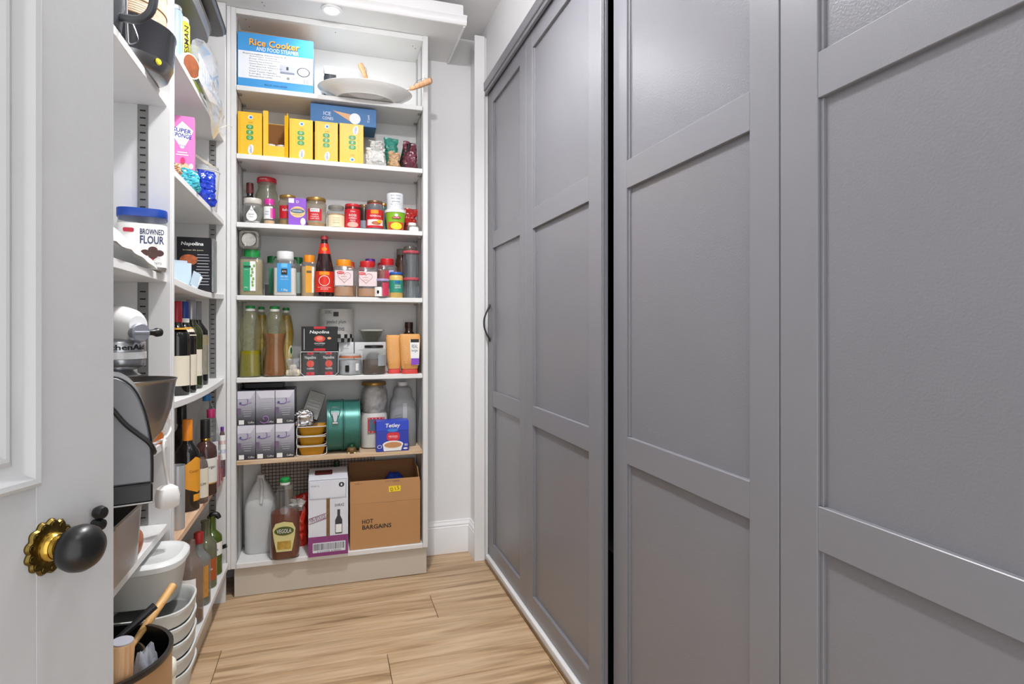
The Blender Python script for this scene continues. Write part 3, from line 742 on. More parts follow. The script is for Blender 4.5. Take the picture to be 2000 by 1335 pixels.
# ---- second shelf: yellow cartons ------------------------------------------------------------
Z = BZ[2]
YB = [(463.5, 513, 219, 'yellow snack carton at the left end of its row, flap closed'), (564, 612, 233, 'yellow snack carton just right of the open one'),
      (614, 661, 238, 'yellow snack carton second from the right in its row'), (662, 711, 242, 'yellow snack carton at the right end, its logo at the top')]
LIME = M_('print_lime', '#3d9a48')
for i, (x0, x1, yt, lb) in enumerate(YB):
    t, w, h, y = carton('snack_carton', lb, 'box', x0 + 1, x1 - 1, yt, 2.610, 0.16, Z, YEL, group='yellow snack cartons on the second shelf')
    fl = i == 3
    for k in range(3):
        zz = h * (0.40 + 0.125 * k)
        decal('green_pill', rrect(w * 0.30, h * 0.105, -0.01 * w if not fl else 0.03 * w, zz, h * 0.045), LIME, t, y)
        lettering(t, ('DNO' if fl else 'OND')[k], WHITE, h=h * 0.055, x=-0.01 * w if not fl else 0.03 * w, z=zz, y=y - 0.0006, rot=-90)
    zl = 0.13 if not fl else 0.84
    decal('logo_oval', [(p[0] + p[1] * 0.12, p[1]) for p in ell(w * 0.115, h * 0.115, 0.0, h * zl)], WHITE, t, y)
    lettering(t, 'crispy', NAVY, w=h * 0.17, h=w * 0.13, x=h * zl * 0.12, z=h * zl, y=y - 0.0006, rot=-84 if not fl else 84)
    z2 = 0.88 if not fl else 0.09
    decal('badge', ell(w * 0.10, h * 0.05, 0.02 * w, h * z2), WHITE, t, y); decal('badge', ell(w * 0.06, h * 0.03, 0.03 * w, h * z2), BLUE, t, y - 0.0004)
    lettering(t, '(10)', M_('print_ochre', '#8a6a10'), w=w * 0.17, x=0.03 * w, z=h * (0.75 if not fl else 0.20), y=y - 0.0004)
    decal('seam', rrect(w * 0.012, h * 0.98, -w * 0.42 if not fl else w * 0.30, h * 0.5, 0.0001), M_('carton_crease', '#c89612'), t, y + 0.0003)
# the open carton with two tubs inside
a, b = Xat(514, 2.610), Xat(562, 2.610); w = b - a; h = Zat(216, a, 2.61) - Z
t = thing('snack_carton', 'open yellow snack carton with white tubs showing inside', 'box', ((a + b) / 2, 2.69, Z + e5), 0, 'yellow snack cartons on the second shelf')
KIN = M_('carton_inside', '#9a6a34', 0.7)
box('back_wall', -w / 2, w / 2, 0.078, 0.080, 0, h, YEL, t); box('side_wall', -w / 2, -w / 2 + 0.002, -0.08, 0.0779, 0.0012, h, YEL, t); box('side_wall', w / 2 - 0.002, w / 2, -0.08, 0.0779, 0.0012, h, YEL, t)
box('liner', -w / 2 + 0.003, w / 2 - 0.003, 0.074, 0.077, 0.002, h - 0.004, KIN, t)
box('base', -w / 2 + 0.002, w / 2 - 0.002, -0.08, 0.0779, 0, 0.001, YEL, t); box('front_lip', -w / 2 + 0.002, w / 2 - 0.002, -0.08, -0.0782, 0.0012, h * 0.24, YEL, t)
box('front_strip', -w / 2, -w / 2 + 0.020, -0.0822, -0.0802, 0, h, YEL, t); box('front_flap', w / 2 - 0.016, w / 2, -0.095, -0.093, 0.0, h * 0.93, YEL, t, rot=(0, 0, radians(-24)), loc=(w / 2 - 0.005, -0.0835, h * 0.47))
for sx in (-1, 1):
    lathe('tub', [(0.016, 0.0013), (0.020, 0.055), (0.021, 0.057), (0.0, 0.057)], WHITE, t, loc=(sx * 0.0215, -0.045, 0), seg=20)
# blue ice-cream cone box lying on top of the cartons
Yf = 2.628; zb = Z + (Zat(242, Xat(700, 2.61), 2.61) - Z) + 0.0085
a, b = Xat(606, Yf), Xat(735, Yf)
CB = M_('box_cone_blue', '#1d659e', 0.5)
zc = max(Zat(233, Xat(588, 2.61), 2.61), Zat(238, Xat(640, 2.61), 2.61)) + 0.0015
t = thing('cone_box', 'blue ice cream cone box lying on top of the yellow cartons', 'box', ((a + b) / 2, Yf + 0.07, zc))
w = b - a; h = 2.066 - zc; y = -0.0706
box('body', -w / 2, w / 2, -0.07, 0.07, 0, h, CB, t, bev=0.001)
decal('cone_print', [(-w * 0.17, h * 0.72), (0.10 * w, h * 0.60), (0.10 * w, h * 0.20)], M_('waffle', '#cf9a62'), t, y)
decal('ice_print', ell(w * 0.085, h * 0.30, 0.17 * w, h * 0.38), M_('ice_white', '#dfe6f2'), t, y - 0.0004)
lettering(t, 'ICE', M_('ice_white', '#dfe6f2'), w=w * 0.11, h=h * 0.2, x=-0.25 * w, z=h * 0.52, y=y - 0.0004); lettering(t, 'CONES', M_('ice_white', '#dfe6f2'), w=w * 0.16, h=h * 0.16, x=-0.24 * w, z=h * 0.26, y=y - 0.0004)
lettering(t, '12 pack', WHITE, w=w * 0.12, h=h * 0.16, x=0.38 * w, z=h * 0.46, y=y - 0.0004, rot=90)
# bags at the right of the shelf
def bag(name, label, x0, x1, ytop, Yc, zb, m, seed, dep=0.09, amp=0.16, pinch=0.35, cat='bag', crease=0.07, parts=None, group=None, freq=2.4):
    a, b = Xat(x0, Yc), Xat(x1, Yc); h = Zat(ytop, (a + b) / 2, Yc) - zb
    t = thing(name, label, cat, ((a + b) / 2, Yc, zb + e5), 0, group)
    pouch('bag', (b - a) * 0.97, dep, h * 0.96, m, t, seed=seed, wr=0.0055, taper=pinch * 0.5, top=0.14)
    return t, b - a, h
WBAG = M_('white_carrier_film', '#dcdcd8', 0.28, var=0.12, nscale=30, bump=0.5, bscale=40)
t, w, h = bag('plastic_bag', 'knotted white plastic bag next to the yellow cartons', 711, 756, 288, 2.655, Z, WBAG, 11, dep=0.085)
pouch('knot', 0.05, 0.04, 0.045, WBAG, t, seed=4, wr=0.006, loc=(0.004, 0.0, h * 0.80), top=0.5)
t, w, h = bag('food_bag', 'teal and green film bag standing behind the knotted white bag', 750, 778, 268, 2.745, Z, M_('teal_film', '#3d9a86', 0.3, var=0.3, nscale=30, alpha=0.9), 21, dep=0.06, pinch=0.2)
t, w, h = bag('food_bag', 'small beige bag of nuts beside the maroon bag', 757, 782, 296, 2.675, Z, M_('beige_nuts', '#c9a57e', 0.5, var=0.3, nscale=60), 31, dep=0.06, pinch=0.2)
t, w, h = bag('food_bag', 'maroon foil bag folded open at the right end of the second shelf', 783, 817, 276, 2.665, Z, M_('maroon_foil', '#6a3440', 0.25, var=0.3, nscale=14, bump=0.4, bscale=20), 41, dep=0.08, pinch=0.6)
box('dark_fold', -0.030, -0.016, -0.03, 0.03, 0.01, h * 0.9, M_('dark_bag_inside', '#241618', 0.4), t, rot=(0, radians(14), radians(20)), bev=0.004)

# ---- third shelf: jars -------------------------------------------------------------------------
Z = BZ[3]
t, r, h = jar('sauce_bottle', 'slim dark sauce bottle with a maroon cap in the back left corner', 'bottle', 477, 499, 358, 2.735, Z, DKGLASS, M_('cap_maroon', '#5a1d1c', 0.4), lid=(0.66, 0.045), neck=0.6, shoulder=0.62)
t, r, h = jar('storage_jar', 'tall olive-tinted glass jar with red lid behind the honey jar', 'jar', 497, 545, 349, 2.755, Z, thin('olive_tint_glass', '#dadacb', 0.05, 0.30, '#a8aa98'), RIMR, lid=(0.82, 0.022), neck=0.76, shoulder=0.60)
lettering(t, 'preserve', WHITE, w=0.03, h=0.007, z=h - 0.011, r=r * 0.83 + 0.0006, x=-0.012)
Yc = 2.650; a, b = Xat(472, Yc), Xat(515, Yc); r = (b - a) / 2; h = Zat(389, (a + b) / 2, Yc) - Z
t = thing('honey_jar', 'round-bellied clear honey jar with a white drop-shaped label', 'jar', ((a + b) / 2, Yc, Z + e5))
lathe('body', [(0.55 * r, 0), (0.66 * r, 0.03 * h), (0.93 * r, 0.32 * h), (1.0 * r, 0.52 * h), (0.95 * r, 0.66 * h), (0.80 * r, 0.77 * h), (0.76 * r, 0.80 * h)], thin('honey_clear_glass', '#f4f6f6', 0.05, 0.16), t)
lathe('contents', [(0.5 * r, 0.004), (0.62 * r, 0.05 * h), (0.66 * r, 0.11 * h)], SALT, t)
lathe('lid', [(0.80 * r, 0.79 * h), (0.83 * r, 0.82 * h), (0.83 * r, 0.95 * h), (0.78 * r, h), (0, h)], M_('lid_marbled', '#cfc9bf', 0.35, var=0.25, nscale=60), t)
decal('label', [(r * 0.50 * cos(radians(a)), h * 0.27 + h * 0.20 * sin(radians(a))) for a in range(-205, 26, 15)] + [(r * 0.16, h * 0.52), (0.0, h * 0.68), (-r * 0.16, h * 0.52)], WHITE, t, r=r * 1.025)
lettering(t, 'Tate', BLACK, w=r * 0.3, z=h * 0.50, r=r * 1.035); lettering(t, 'HONEY', BLACK, w=r * 0.55, z=h * 0.33, r=r * 1.035); lettering(t, 'clear', GREYPR, w=r * 0.4, z=h * 0.24, r=r * 1.035)
t, r, h = jar('sprinkle_pot', 'small cake sprinkle pot with a bright magenta lid', 'pot', 515, 537, 390, 2.648, Z, CLEARP, MAG, lid=(0.94, 0.024), neck=0.86, shoulder=0.82, cont=(M_('tan_sprinkles', '#d9b083', 0.8, var=0.3, nscale=200), 0.16), labs=[(WHITE, 60, 0.22, 0.70, -20), (MAG, 34, 0.25, 0.64, 50)])
lettering(t, 'Cake', NAVY, w=r * 0.8, z=h * 0.5, x=-r * 0.35, r=r + 0.0016); lettering(t, 'Decor', NAVY, w=r * 0.9, z=h * 0.40, x=-r * 0.35, r=r + 0.0016)
t, r, h = jar('pickle_jar', 'glass jar with gold lid half hidden behind the purple box', 'jar', 544, 580, 383, 2.700, Z, thin('grey_glass', '#ebe6da', 0.05, 0.22, '#b8b0a0'), GOLD, lid=(0.92, 0.014), neck=0.84, shoulder=0.86, cont=(M_('amber_pickle', '#c9a060', 0.4), 0.22), labs=[(RED, 44, 0.26, 0.66, -14)])
lettering(t, 'Bella', WHITE, w=r * 0.7, z=h * 0.52, x=-r * 0.2, r=r + 0.0016)
t, w, h, y = carton('pudding_box', 'upright purple dessert mix packet between two gold-lidded jars', 'packet', 563, 598, 387, 2.625, 0.035, Z, M_('purple_carton', '#8a50c4', 0.35))
decal('biscuit_print', [(p[0] + 0.10 * p[1] * 0, p[1]) for p in ell(w * 0.42, h * 0.20, 0.02 * w, h * 0.50)], M_('print_sand', '#e6c68a'), t, y); decal('logo_cloud', ell(w * 0.40, h * 0.08, 0.02 * w, h * 0.53), M_('print_slate', '#4c6a80'), t, y - 0.0004)
lettering(t, 'ANGEL', WHITE, w=w * 0.55, h=h * 0.05, z=h * 0.535, y=y - 0.0008); lettering(t, 'Delight', M_('print_brick', '#a04a3a'), w=w * 0.55, h=h * 0.06, z=h * 0.62, y=y - 0.0008); lettering(t, 'butterscotch', M_('print_ochre', '#8a6a10'), w=w * 0.55, h=h * 0.04, z=h * 0.40, y=y - 0.0008)
decal('corner_print', rrect(w * 0.3, h * 0.16, -w * 0.33, h * 0.90, 0.001), WHITE, t, y); lettering(t, 'D', WHITE, h=h * 0.09, x=w * 0.02, z=h * 0.87, y=y - 0.0004)
decal('splash_print', ell(w * 0.14, h * 0.13, w * 0.32, h * 0.16), WHITE, t, y)
t, r, h = jar('curry_jar', 'large gold-lidded jar with a square red label in the middle of the jar shelf', 'jar', 596, 638, 388, 2.660, Z, thin('grey_glass', '#ebe6da', 0.05, 0.22, '#b8b0a0'), GOLD, lid=(0.95, 0.016), neck=0.86, shoulder=0.86, cont=(M_('amber_pickle', '#c9a060', 0.4), 0.14), labs=[(RED, 38, 0.20, 0.60, -6)])
decal('logo_plate', rrect(r * 0.9, h * 0.11, -r * 0.1, h * 0.545, 0.002), WHITE, t, r=r + 0.0016); lettering(t, 'SHARWOOD', BLACK, w=r * 0.75, h=h * 0.06, x=-r * 0.1, z=h * 0.545, r=r + 0.0024)
for i, s in enumerate(('TIKKA', 'MASALA', 'CURRY PASTE')): lettering(t, s, WHITE, w=r * (0.7 + 0.1 * i), h=h * 0.04, x=-r * 0.1, z=h * (0.40 - 0.07 * i), r=r + 0.0016)
t, r, h = jar('clip_jar', 'squat clip-top glass jar with a cream label', 'jar', 639, 674, 403, 2.655, Z, CLEAR, M_('glass_lid', '#8a8478', 0.1, alpha=0.75, var=0), lid=(0.9, 0.016), neck=0.88, shoulder=0.74, cont=(M_('honey_fill', '#b9904e', 0.3), 0.62), labs=[(CREAM, 66, 0.04, 0.56)])
tube('wire_clip', [(-r * 1.05, -0.004, h * 0.82), (-r * 1.18, -0.006, h * 0.62), (-r * 1.1, -0.006, h * 0.42), (-r * 1.0, -0.004, h * 0.72)], 0.0012, STEEL, t, seg=6)
for i in range(3): lettering(t, ('rose petal', 'jam', 'home made')[i], M_('print_ochre', '#8a6a10'), w=r * 0.7, h=h * 0.05, z=h * (0.42 - 0.1 * i), r=r + 0.0016)
t, r, h = jar('harissa_jar', 'slim jar with a red lid and an all-red label', 'jar', 673, 704, 400, 2.650, Z, M_('dark_red_paste', '#5c1712', 0.2), RIMR, lid=(0.96, 0.014), neck=0.84, shoulder=0.90, labs=[(RED, 120, 0.03, 0.78)])
lettering(t, 'Belazu', WHITE, w=r * 0.6, z=h * 0.68, r=r + 0.0016); lettering(t, 'ROSE', WHITE, w=r * 1.0, z=h * 0.52, r=r + 0.0016); lettering(t, 'HARISSA', WHITE, w=r * 1.05, z=h * 0.41, r=r + 0.0016); lettering(t, 'PASTE', WHITE, w=r * 0.7, z=h * 0.31, r=r + 0.0016); decal('petal_print', ell(r * 0.75, h * 0.11, 0, h * 0.15), M_('print_blush', '#e8b0a0'), t, r=r + 0.0014)
t, r, h = jar('chutney_jar', 'dark chutney jar with grey label wedged between the two red-labelled jars', 'jar', 700, 722, 401, 2.705, Z, M_('chutney', '#3a2a22', 0.25, var=0.4, nscale=90), M_('lid_bronze', '#7a5c40', 0.35, metal=0.5), lid=(0.96, 0.016), neck=0.86, shoulder=0.88, labs=[(M_('label_slate', '#8b93a0'), 60, 0.12, 0.40)])
t, r, h = jar('pepper_jar', 'red-labelled jar with a brown lid and red seal', 'jar', 715, 749, 394, 2.655, Z, M_('grey_blue_glass', '#6a7074', 0.1, alpha=0.85, var=0), M_('lid_bronze', '#7a5c40', 0.35, metal=0.5), lid=(0.93, 0.012), neck=0.84, shoulder=0.86, labs=[(RED, 130, 0.06, 0.68), (WHITE, 60, 0.14, 0.34)])
band('seal', r * 0.86, h * 0.82, h * 0.90, M_('seal_red', '#d03a44'), t); lettering(t, 'PEPERONI', WHITE, w=r * 1.3, h=h * 0.06, z=h * 0.46, r=r + 0.0018); decal('amber_print', rrect(r * 0.9, h * 0.12, -r * 0.1, h * 0.60, 0.002), ORANGE, t, r=r + 0.0016); decal('burger_print', ell(r * 0.55, h * 0.065, r * 0.1, h * 0.22), M_('print_ginger', '#b8683a'), t, r=r + 0.0018); decal('cheese_print', ell(r * 0.35, h * 0.05, r * 0.5, h * 0.28), YEL, t, r=r + 0.0022)
t, r, h = jar('relish_jar', 'dull teal glass jar with a pale gold lid hidden behind the noodle pot', 'jar', 736, 762, 399, 2.735, Z, M_('teal_glass', '#59706a', 0.12), GOLD, lid=(0.95, 0.014), neck=0.86, shoulder=0.88)
# green noodle pot with a white tin on it
Yc = 2.652; a, b = Xat(751, Yc), Xat(793, Yc); r = (b - a) / 2; h = Zat(412, (a + b) / 2, Yc) - Z
t = thing('noodle_pot', 'tapered lime green noodle pot with a white rim', 'pot', ((a + b) / 2, Yc, Z + e5))
lathe('cup', [(0.70 * r, 0), (0.72 * r, 0.02 * h), (0.92 * r, 0.86 * h), (0.99 * r, 0.865 * h), (1.0 * r, 0.90 * h), (0.98 * r, 0.985 * h), (0.93 * r, h), (0, h)], WHITE, t)
band('label', 0.735 * r, 0.05 * h, 0.86 * h, M_('label_lime', '#86bc2a'), t, half=76, r1=0.92 * r)
band('bowl_print', 0.735 * r, 0.03 * h, 0.40 * h, M_('label_paprika', '#d8583a'), t, half=60, r1=0.805 * r, off=0.0016); decal('noodle_print', ell(r * 0.55, h * 0.17, 0, h * 0.20), M_('noodle_yellow', '#ecd82e'), t, r=r * 0.86 + 0.0022)
decal('logo_plate', ell(r * 0.42, h * 0.06, 0, h * 0.60), M_('print_crimson', '#b01c3a'), t, r=r * 0.885 + 0.002); lettering(t, 'Noodle', WHITE, w=r * 0.6, h=h * 0.05, z=h * 0.60, r=r * 0.885 + 0.003); decal('chef_print', ell(r * 0.16, h * 0.07, 0, h * 0.71), WHITE, t, r=r * 0.9 + 0.002)
zt = Z + h; r2 = (Xat(788, Yc) - Xat(755, Yc)) / 2; h2 = Zat(380, (a + b) / 2, Yc) - zt
t = thing('spice_tin', 'white paper-wrapped tin standing on the noodle pot', 'tin', ((Xat(788, Yc) + Xat(755, Yc)) / 2, Yc, zt + e5 * 2))
lathe('can', [(r2 * 0.97, 0), (r2, 0.004), (r2, h2 - 0.003), (r2 * 0.96, h2), (r2 * 0.9, h2 - 0.002), (0, h2 - 0.002)], M_('tin_offwhite', '#e2e4e8', 0.4), t)
for i, s in enumerate(('ROCOCO', 'Sea Salt', 'chocolate')): lettering(t, s, M_('print_ink', '#5a6070'), w=r2 * (1.2 - 0.1 * i), h=h2 * 0.085, z=h2 * (0.84 - 0.18 * i), r=r2 + 0.0008)
for i in range(24):
    q = random.Random(i); decal('speckle', ell(r2 * 0.03, h2 * 0.012, (q.random() - 0.5) * r2 * 1.6, h2 * (0.05 + 0.36 * q.random()), 6), M_('print_ink', '#5a6070'), t, r=r2 + 0.0008, rings=1, sub=1)
t, w, h = bag('crisp_bag', 'crumpled red foil packet behind the noodle pot', 788, 815, 406, 2.735, Z, M_('red_foil', '#a8261e', 0.25, bump=0.5, bscale=30), 51, dep=0.05, pinch=0.1)
t, r, h = jar('pill_tub', 'little grey tub with a white cap at the right end of the jar shelf', 'tub', 795, 815, 436, 2.700, Z, M_('grey_tub', '#8b8680', 0.4, var=0.2, nscale=60), WHITE, lid=(0.80, 0.016), neck=0.8)
t, r, h = jar('salt_pot', 'tiny white flip-top pot at the shelf edge by the right panel', 'pot', 799, 818, 444, 2.632, Z, WHITE, M_('cap_white', '#ececec', 0.35), lid=(0.96, 0.006), neck=0.9, shoulder=0.7)

# ---- fourth shelf: spice jars -------------------------------------------------------------------
Z = BZ[4]
def spice(label, x0, x1, ytop, Yc, capm, cont, labs=(), cap=(0.70, 0.032), body=CLEARP, n=5, group='square catering spice jars', fill=0.80, neck=0.66, sy=0.9):
    return jar('spice_jar', label, 'jar', x0, x1, ytop, Yc, Z, body, capm, lid=cap, cont=(cont, fill), labs=(), n=n, neck=neck, shoulder=0.84, group=group, sy=sy)
def front(t, r, h, x0, x1, z0, z1, m, off=0.0012, name='label', sy=0.9):
    return decal(name, rrect((x1 - x0) * r, (z1 - z0) * h, (x0 + x1) / 2 * r, (z0 + z1) / 2 * h, 0.002), m, t, -sy * r - off)
t, r, h = spice('big square jar of dried herbs with a green lid and green label', 468.5, 515, 489, 2.662, GREEN, HERB, fill=0.78)
yb = -0.9 * r
front(t, r, h, -0.62, -0.05, 0.10, 0.72, M_('label_jade', '#2f9e6c')); front(t, r, h, -0.05, 0.42, 0.10, 0.74, WHITE)
lettering(t, 'PARSLEY', WHITE, w=r * 0.34, x=-0.34 * r, z=h * 0.56, y=yb - 0.002); decal('name_plate', rrect(r * 0.6, h * 0.045, -0.28 * r, h * 0.62, 0.001), M_('label_forest', '#14492f'), t, yb - 0.0018)
lettering(t, '170g', WHITE, w=r * 0.3, x=-0.38 * r, z=h * 0.17, y=yb - 0.002)
for i in range(7):
    q = random.Random(i + 40); decal('leaf_print', [(p[0], p[1]) for p in ell(r * 0.10, h * 0.035, r * (0.05 + 0.28 * q.random()), h * (0.22 + 0.07 * i), 8)], M_('leaf_green', '#7fae5a'), t, yb - 0.002, sub=1)
# clear square jar lying on the herb jar, base to the front
Yc = 2.642; xa, xb = Xat(468, Yc), Xat(507, Yc); s = (xb - xa) / 2
zt = Z + h
t = thing('empty_jar', 'empty clear square jar lying on its side on the herb jar, base showing', 'jar', ((xa + xb) / 2, Yc, zt + 0.0012))
GJ = M_('smoky_clear_plastic', '#9a978c', 0.10, alpha=0.5, var=0.1, nscale=30)
jb = empty('jar_side', (0, -0.028, s), rot=(-pi / 2, 0, 0)); jb.parent = t
lathe('body', [(0.70 * s, 0.003), (0.80 * s, 0.0), (0.96 * s, 0.004), (s, 0.012), (s, 0.085), (0.8 * s, 0.105), (0.7 * s, 0.11), (0.7 * s, 0.135)], GJ, jb, n=6, caps=False)
lathe('base_ring', [(0.72 * s, 0.001), (0.76 * s, -0.0012), (0.80 * s, 0.001)], STEEL, jb, seg=36, caps=False)
lathe('base_dish', [(0.0, 0.016), (0.10 * s, 0.010), (0.16 * s, 0.013), (0.70 * s, 0.003)], M_('dark_base', '#a9a79f', 0.3, var=0.7, nscale=40), jb, seg=36)
lettering(jb, '2', WHITE, h=s * 0.3, loc=(0, 0, -0.0015), x=0.0, z=0.0, name='lettering', orot=(pi / 2, 0, 0)).location = (-0.35 * s, 0.55 * s, -0.0012)
t, r, h = spice('shadowed green-lidded spice jar behind the herb and salt jars', 517, 550, 501, 2.742, DGREEN, DARKSP, fill=0.3)
front(t, r, h, -0.45, 0.6, 0.08, 0.70, M_('label_deep_green', '#14734a'))
t, r, h = spice('square jar of salt with a white lid and bright blue label', 534, 580, 492, 2.652, M_('cap_white', '#ececec', 0.35), SALT, fill=0.62, cap=(0.74, 0.034))
yb = -0.9 * r
front(t, r, h, -0.62, 0.56, 0.09, 0.72, M_('label_cyan', '#3a9ad6')); front(t, r, h, -0.28, 0.24, 0.63, 0.72, M_('label_pale_cyan', '#6fc0ea'), 0.002); front(t, r, h, -0.28, 0.24, 0.47, 0.60, BLACK, 0.002, 'logo_plate')
lettering(t, 'KTC', WHITE, w=r * 0.36, x=-0.02 * r, z=h * 0.54, y=yb - 0.0026, weight=0.02); lettering(t, 'Sea Salt', WHITE, w=r * 0.6, x=-0.02 * r, z=h * 0.43, y=yb - 0.002); lettering(t, 'Coarse Grain', WHITE, w=r * 0.62, x=-0.02 * r, z=h * 0.37, y=yb - 0.002); lettering(t, '1.3kg', WHITE, w=r * 0.5, x=0.0, z=h * 0.13, y=yb - 0.002)
t, r, h = spice('dark-filled spice jar with dark green lid peeping out right of the salt jar', 568, 596, 503, 2.745, DGREEN, DARKSP, fill=0.78)
front(t, r, h, -0.2, 0.7, 0.10, 0.62, M_('label_grey_green', '#8ba096'))
t, r, h = spice('orange-lidded spice jar with an ochre label left of the red sauce bottle', 588, 620, 499, 2.700, ORANGE, M_('tan_seeds', '#b59a6a', 0.8, var=0.3, nscale=200), fill=0.72)
yb = -0.9 * r
front(t, r, h, -0.42, 0.35, 0.10, 0.74, M_('label_ochre', '#e0a02c')); front(t, r, h, 0.35, 0.62, 0.10, 0.72, WHITE); front(t, r, h, -0.30, 0.30, 0.57, 0.62, M_('label_umber', '#4a3414'), 0.002, 'name_plate'); lettering(t, 'CUMIN SEED', CREAM, w=r * 0.5, z=h * 0.595, x=0, y=yb - 0.0026)
# oyster sauce bottle
Yc = 2.642; a, b = Xat(615, Yc), Xat(652, Yc); r = (b - a) / 2; xc = (a + b) / 2; h = Zat(461, xc, Yc) - Z
t = thing('sauce_bottle', 'tall dark sauce bottle with a red label and red neck wrap', 'bottle', (xc, Yc, Z + e5))
SAU = M_('oyster_sauce_glass', '#2a1012', 0.08, spec=0.7)
lathe('glass', [(0.92 * r, 0), (r, 0.02 * h), (r, 0.40 * h), (0.96 * r, 0.46 * h), (0.72 * r, 0.66 * h), (0.42 * r, 0.86 * h), (0.34 * r, 0.90 * h), (0.33 * r, 0.94 * h)], SAU, t)
lathe('cap', [(0.36 * r, 0.935 * h), (0.40 * r, 0.94 * h), (0.40 * r, 0.985 * h), (0.36 * r, h), (0, h)], M_('cap_brick', '#a8383c', 0.35), t)
band('label', r, 0.07 * h, 0.41 * h, M_('label_scarlet', '#d8301c', 0.35), t, half=110); band('neck_wrap', 0.66 * r, 0.70 * h, 0.87 * h, M_('label_scarlet', '#d8301c', 0.35), t, r1=0.415 * r)
decal('crest_print', ell(r * 0.30, h * 0.03, 0, h * 0.775), ORANGE, t, r=r * 0.565 + 0.002); decal('amber_print', rrect(r * 1.1, h * 0.055, 0, h * 0.375, 0.002), ORANGE, t, r=r + 0.0016)
decal('ring_print', ell(r * 0.60, h * 0.085, 0, h * 0.255), WHITE, t, r=r + 0.0016); decal('ring_print', ell(r * 0.54, h * 0.076, 0, h * 0.255), M_('label_scarlet', '#d8301c', 0.35), t, r=r + 0.0022)
lettering(t, 'OYSTER FLAVOURED', WHITE, w=r * 1.5, h=h * 0.014, z=h * 0.148, r=r + 0.0018); lettering(t, 'SAUCE', WHITE, w=r * 0.8, h=h * 0.018, z=h * 0.12, r=r + 0.0018)
def schwartz(label, x0, x1, ytop, Yc, capm, cont, fill, shift=0.0):
    t, r, h = jar('spice_jar', label, 'jar', x0, x1, ytop, Yc, Z, CLEARP, capm, lid=(0.72, 0.030), cont=(cont, fill), n=4, neck=0.68, shoulder=0.84, group='spice jars with heart labels', sy=0.88)
    y = -0.88 * r
    decal('label', rrect(r * 1.72, h * 0.40, 0, h * 0.50, 0.002), M_('label_rose_white', '#e6d2d2', 0.4), t, y - 0.0012)
    decal('logo_plate', ell(r * 0.36, h * 0.04, (-0.35 + shift) * r, h * 0.64), M_('print_coral', '#d83c3c'), t, y - 0.0018); lettering(t, 'Schwartz', WHITE, w=r * 0.5, x=(-0.35 + shift) * r, z=h * 0.64, y=y - 0.0024)
    hp = [(0.62 * r * (16 * sin(a) ** 3) / 16, 0.155 * h * (13 * cos(a) - 5 * cos(2 * a) - 2 * cos(3 * a) - cos(4 * a)) / 16) for a in [2 * pi * i / 30 for i in range(30)]]
    tube('heart_outline', [((p[0] + (0.02 + shift) * r), y - 0.002, p[1] + h * 0.53) for p in hp], 0.0007, M_('print_copper', '#a8705c'), t, seg=4, closed=True, sub=1)
    lettering(t, 'PAPRIKA', M_('print_copper', '#a8705c'), w=r * 0.55, x=(-0.02 + shift) * r, z=h * 0.54, y=y - 0.002); lettering(t, 'smoked', M_('print_copper', '#a8705c'), w=r * 0.45, x=(-0.02 + shift) * r, z=h * 0.47, y=y - 0.002)
    return t
schwartz('orange-lidded square spice jar with a pale heart label', 651, 692, 508, 2.648, ORANGE, SPICE, 0.27)
t, r, h = spice('orange-red lidded spice jar tucked behind the orange-lidded heart-label jar', 672, 696, 512, 2.742, M_('cap_vermilion', '#d8541c', 0.35), SPICE, fill=0.35)
t, r, h = spice('red-lidded spice jar mostly hidden in the back row', 699, 715, 519, 2.772, RIMR, CHILLI, fill=0.5)
schwartz('red-lidded square spice jar with a pink heart label', 697, 738, 511, 2.648, M_('cap_red', '#c01f24', 0.35), SPICE, 0.24, shift=-0.22)
t, r, h = spice('purple-lidded spice jar behind the red-lidded heart-label jar', 709, 737, 506, 2.728, M_('cap_violet', '#6a2a94', 0.35), M_('mauve_spice', '#8a6a70', 0.8), fill=0.6)
t, r, h = spice('red-lidded jar of chilli with a crimson label behind the mustard', 737, 775, 506, 2.700, M_('cap_red', '#c01f24', 0.35), CHILLI, fill=0.70)
front(t, r, h, -0.35, 0.55, 0.28, 0.68, M_('print_crimson', '#b01c3a')); front(t, r, h, 0.1, 0.6, 0.62, 0.70, M_('label_lilac', '#b0a8cc'), 0.002)
t, r, h = spice('dark red spice jar in the back row behind the chilli jar', 733, 762, 514, 2.770, RIMR, CHILLI, fill=0.6)
t, r, h = jar('clip_jar', 'brown clip-top jar in the back row beside the stacked glass jars', 'jar', 772, 796, 487, 2.755, Z, M_('brown_tint_glass', '#5a4030', 0.12, alpha=0.85, var=0.1), M_('glass_lid', '#8a8478', 0.1, alpha=0.75, var=0), lid=(0.8, 0.03), neck=0.8)
t, r, h = jar('sweet_jar', 'small glass jar with lilac lid and pink strip standing at the shelf edge', 'jar', 730, 762, 545, 2.628, Z, CLEAR, M_('lid_lilac', '#a89ac4', 0.4), lid=(0.94, 0.010), neck=0.86, shoulder=0.88, labs=[(WHITE, 30, 0.05, 0.55, -38), (M_('label_raspberry', '#c83a58'), 26, 0.08, 0.78, 24)], cont=(M_('pale_sweets', '#c9bcb4', 0.6, var=0.3, nscale=80), 0.5))
decal('print_mark', ell(r * 0.16, h * 0.10, -0.6 * r, h * 0.28, 10), BLACK, t, r=r + 0.0016)
t, r, h = jar('mustard_jar', 'yellow mustard jar with blue lid and teal label', 'jar', 760, 787, 532, 2.632, Z, M_('mustard_paste', '#dcb868', 0.25), M_('lid_cobalt', '#2a5aa8', 0.35), lid=(0.96, 0.012), neck=0.84, shoulder=0.84, labs=[(TEAL, 110, 0.20, 0.68)])
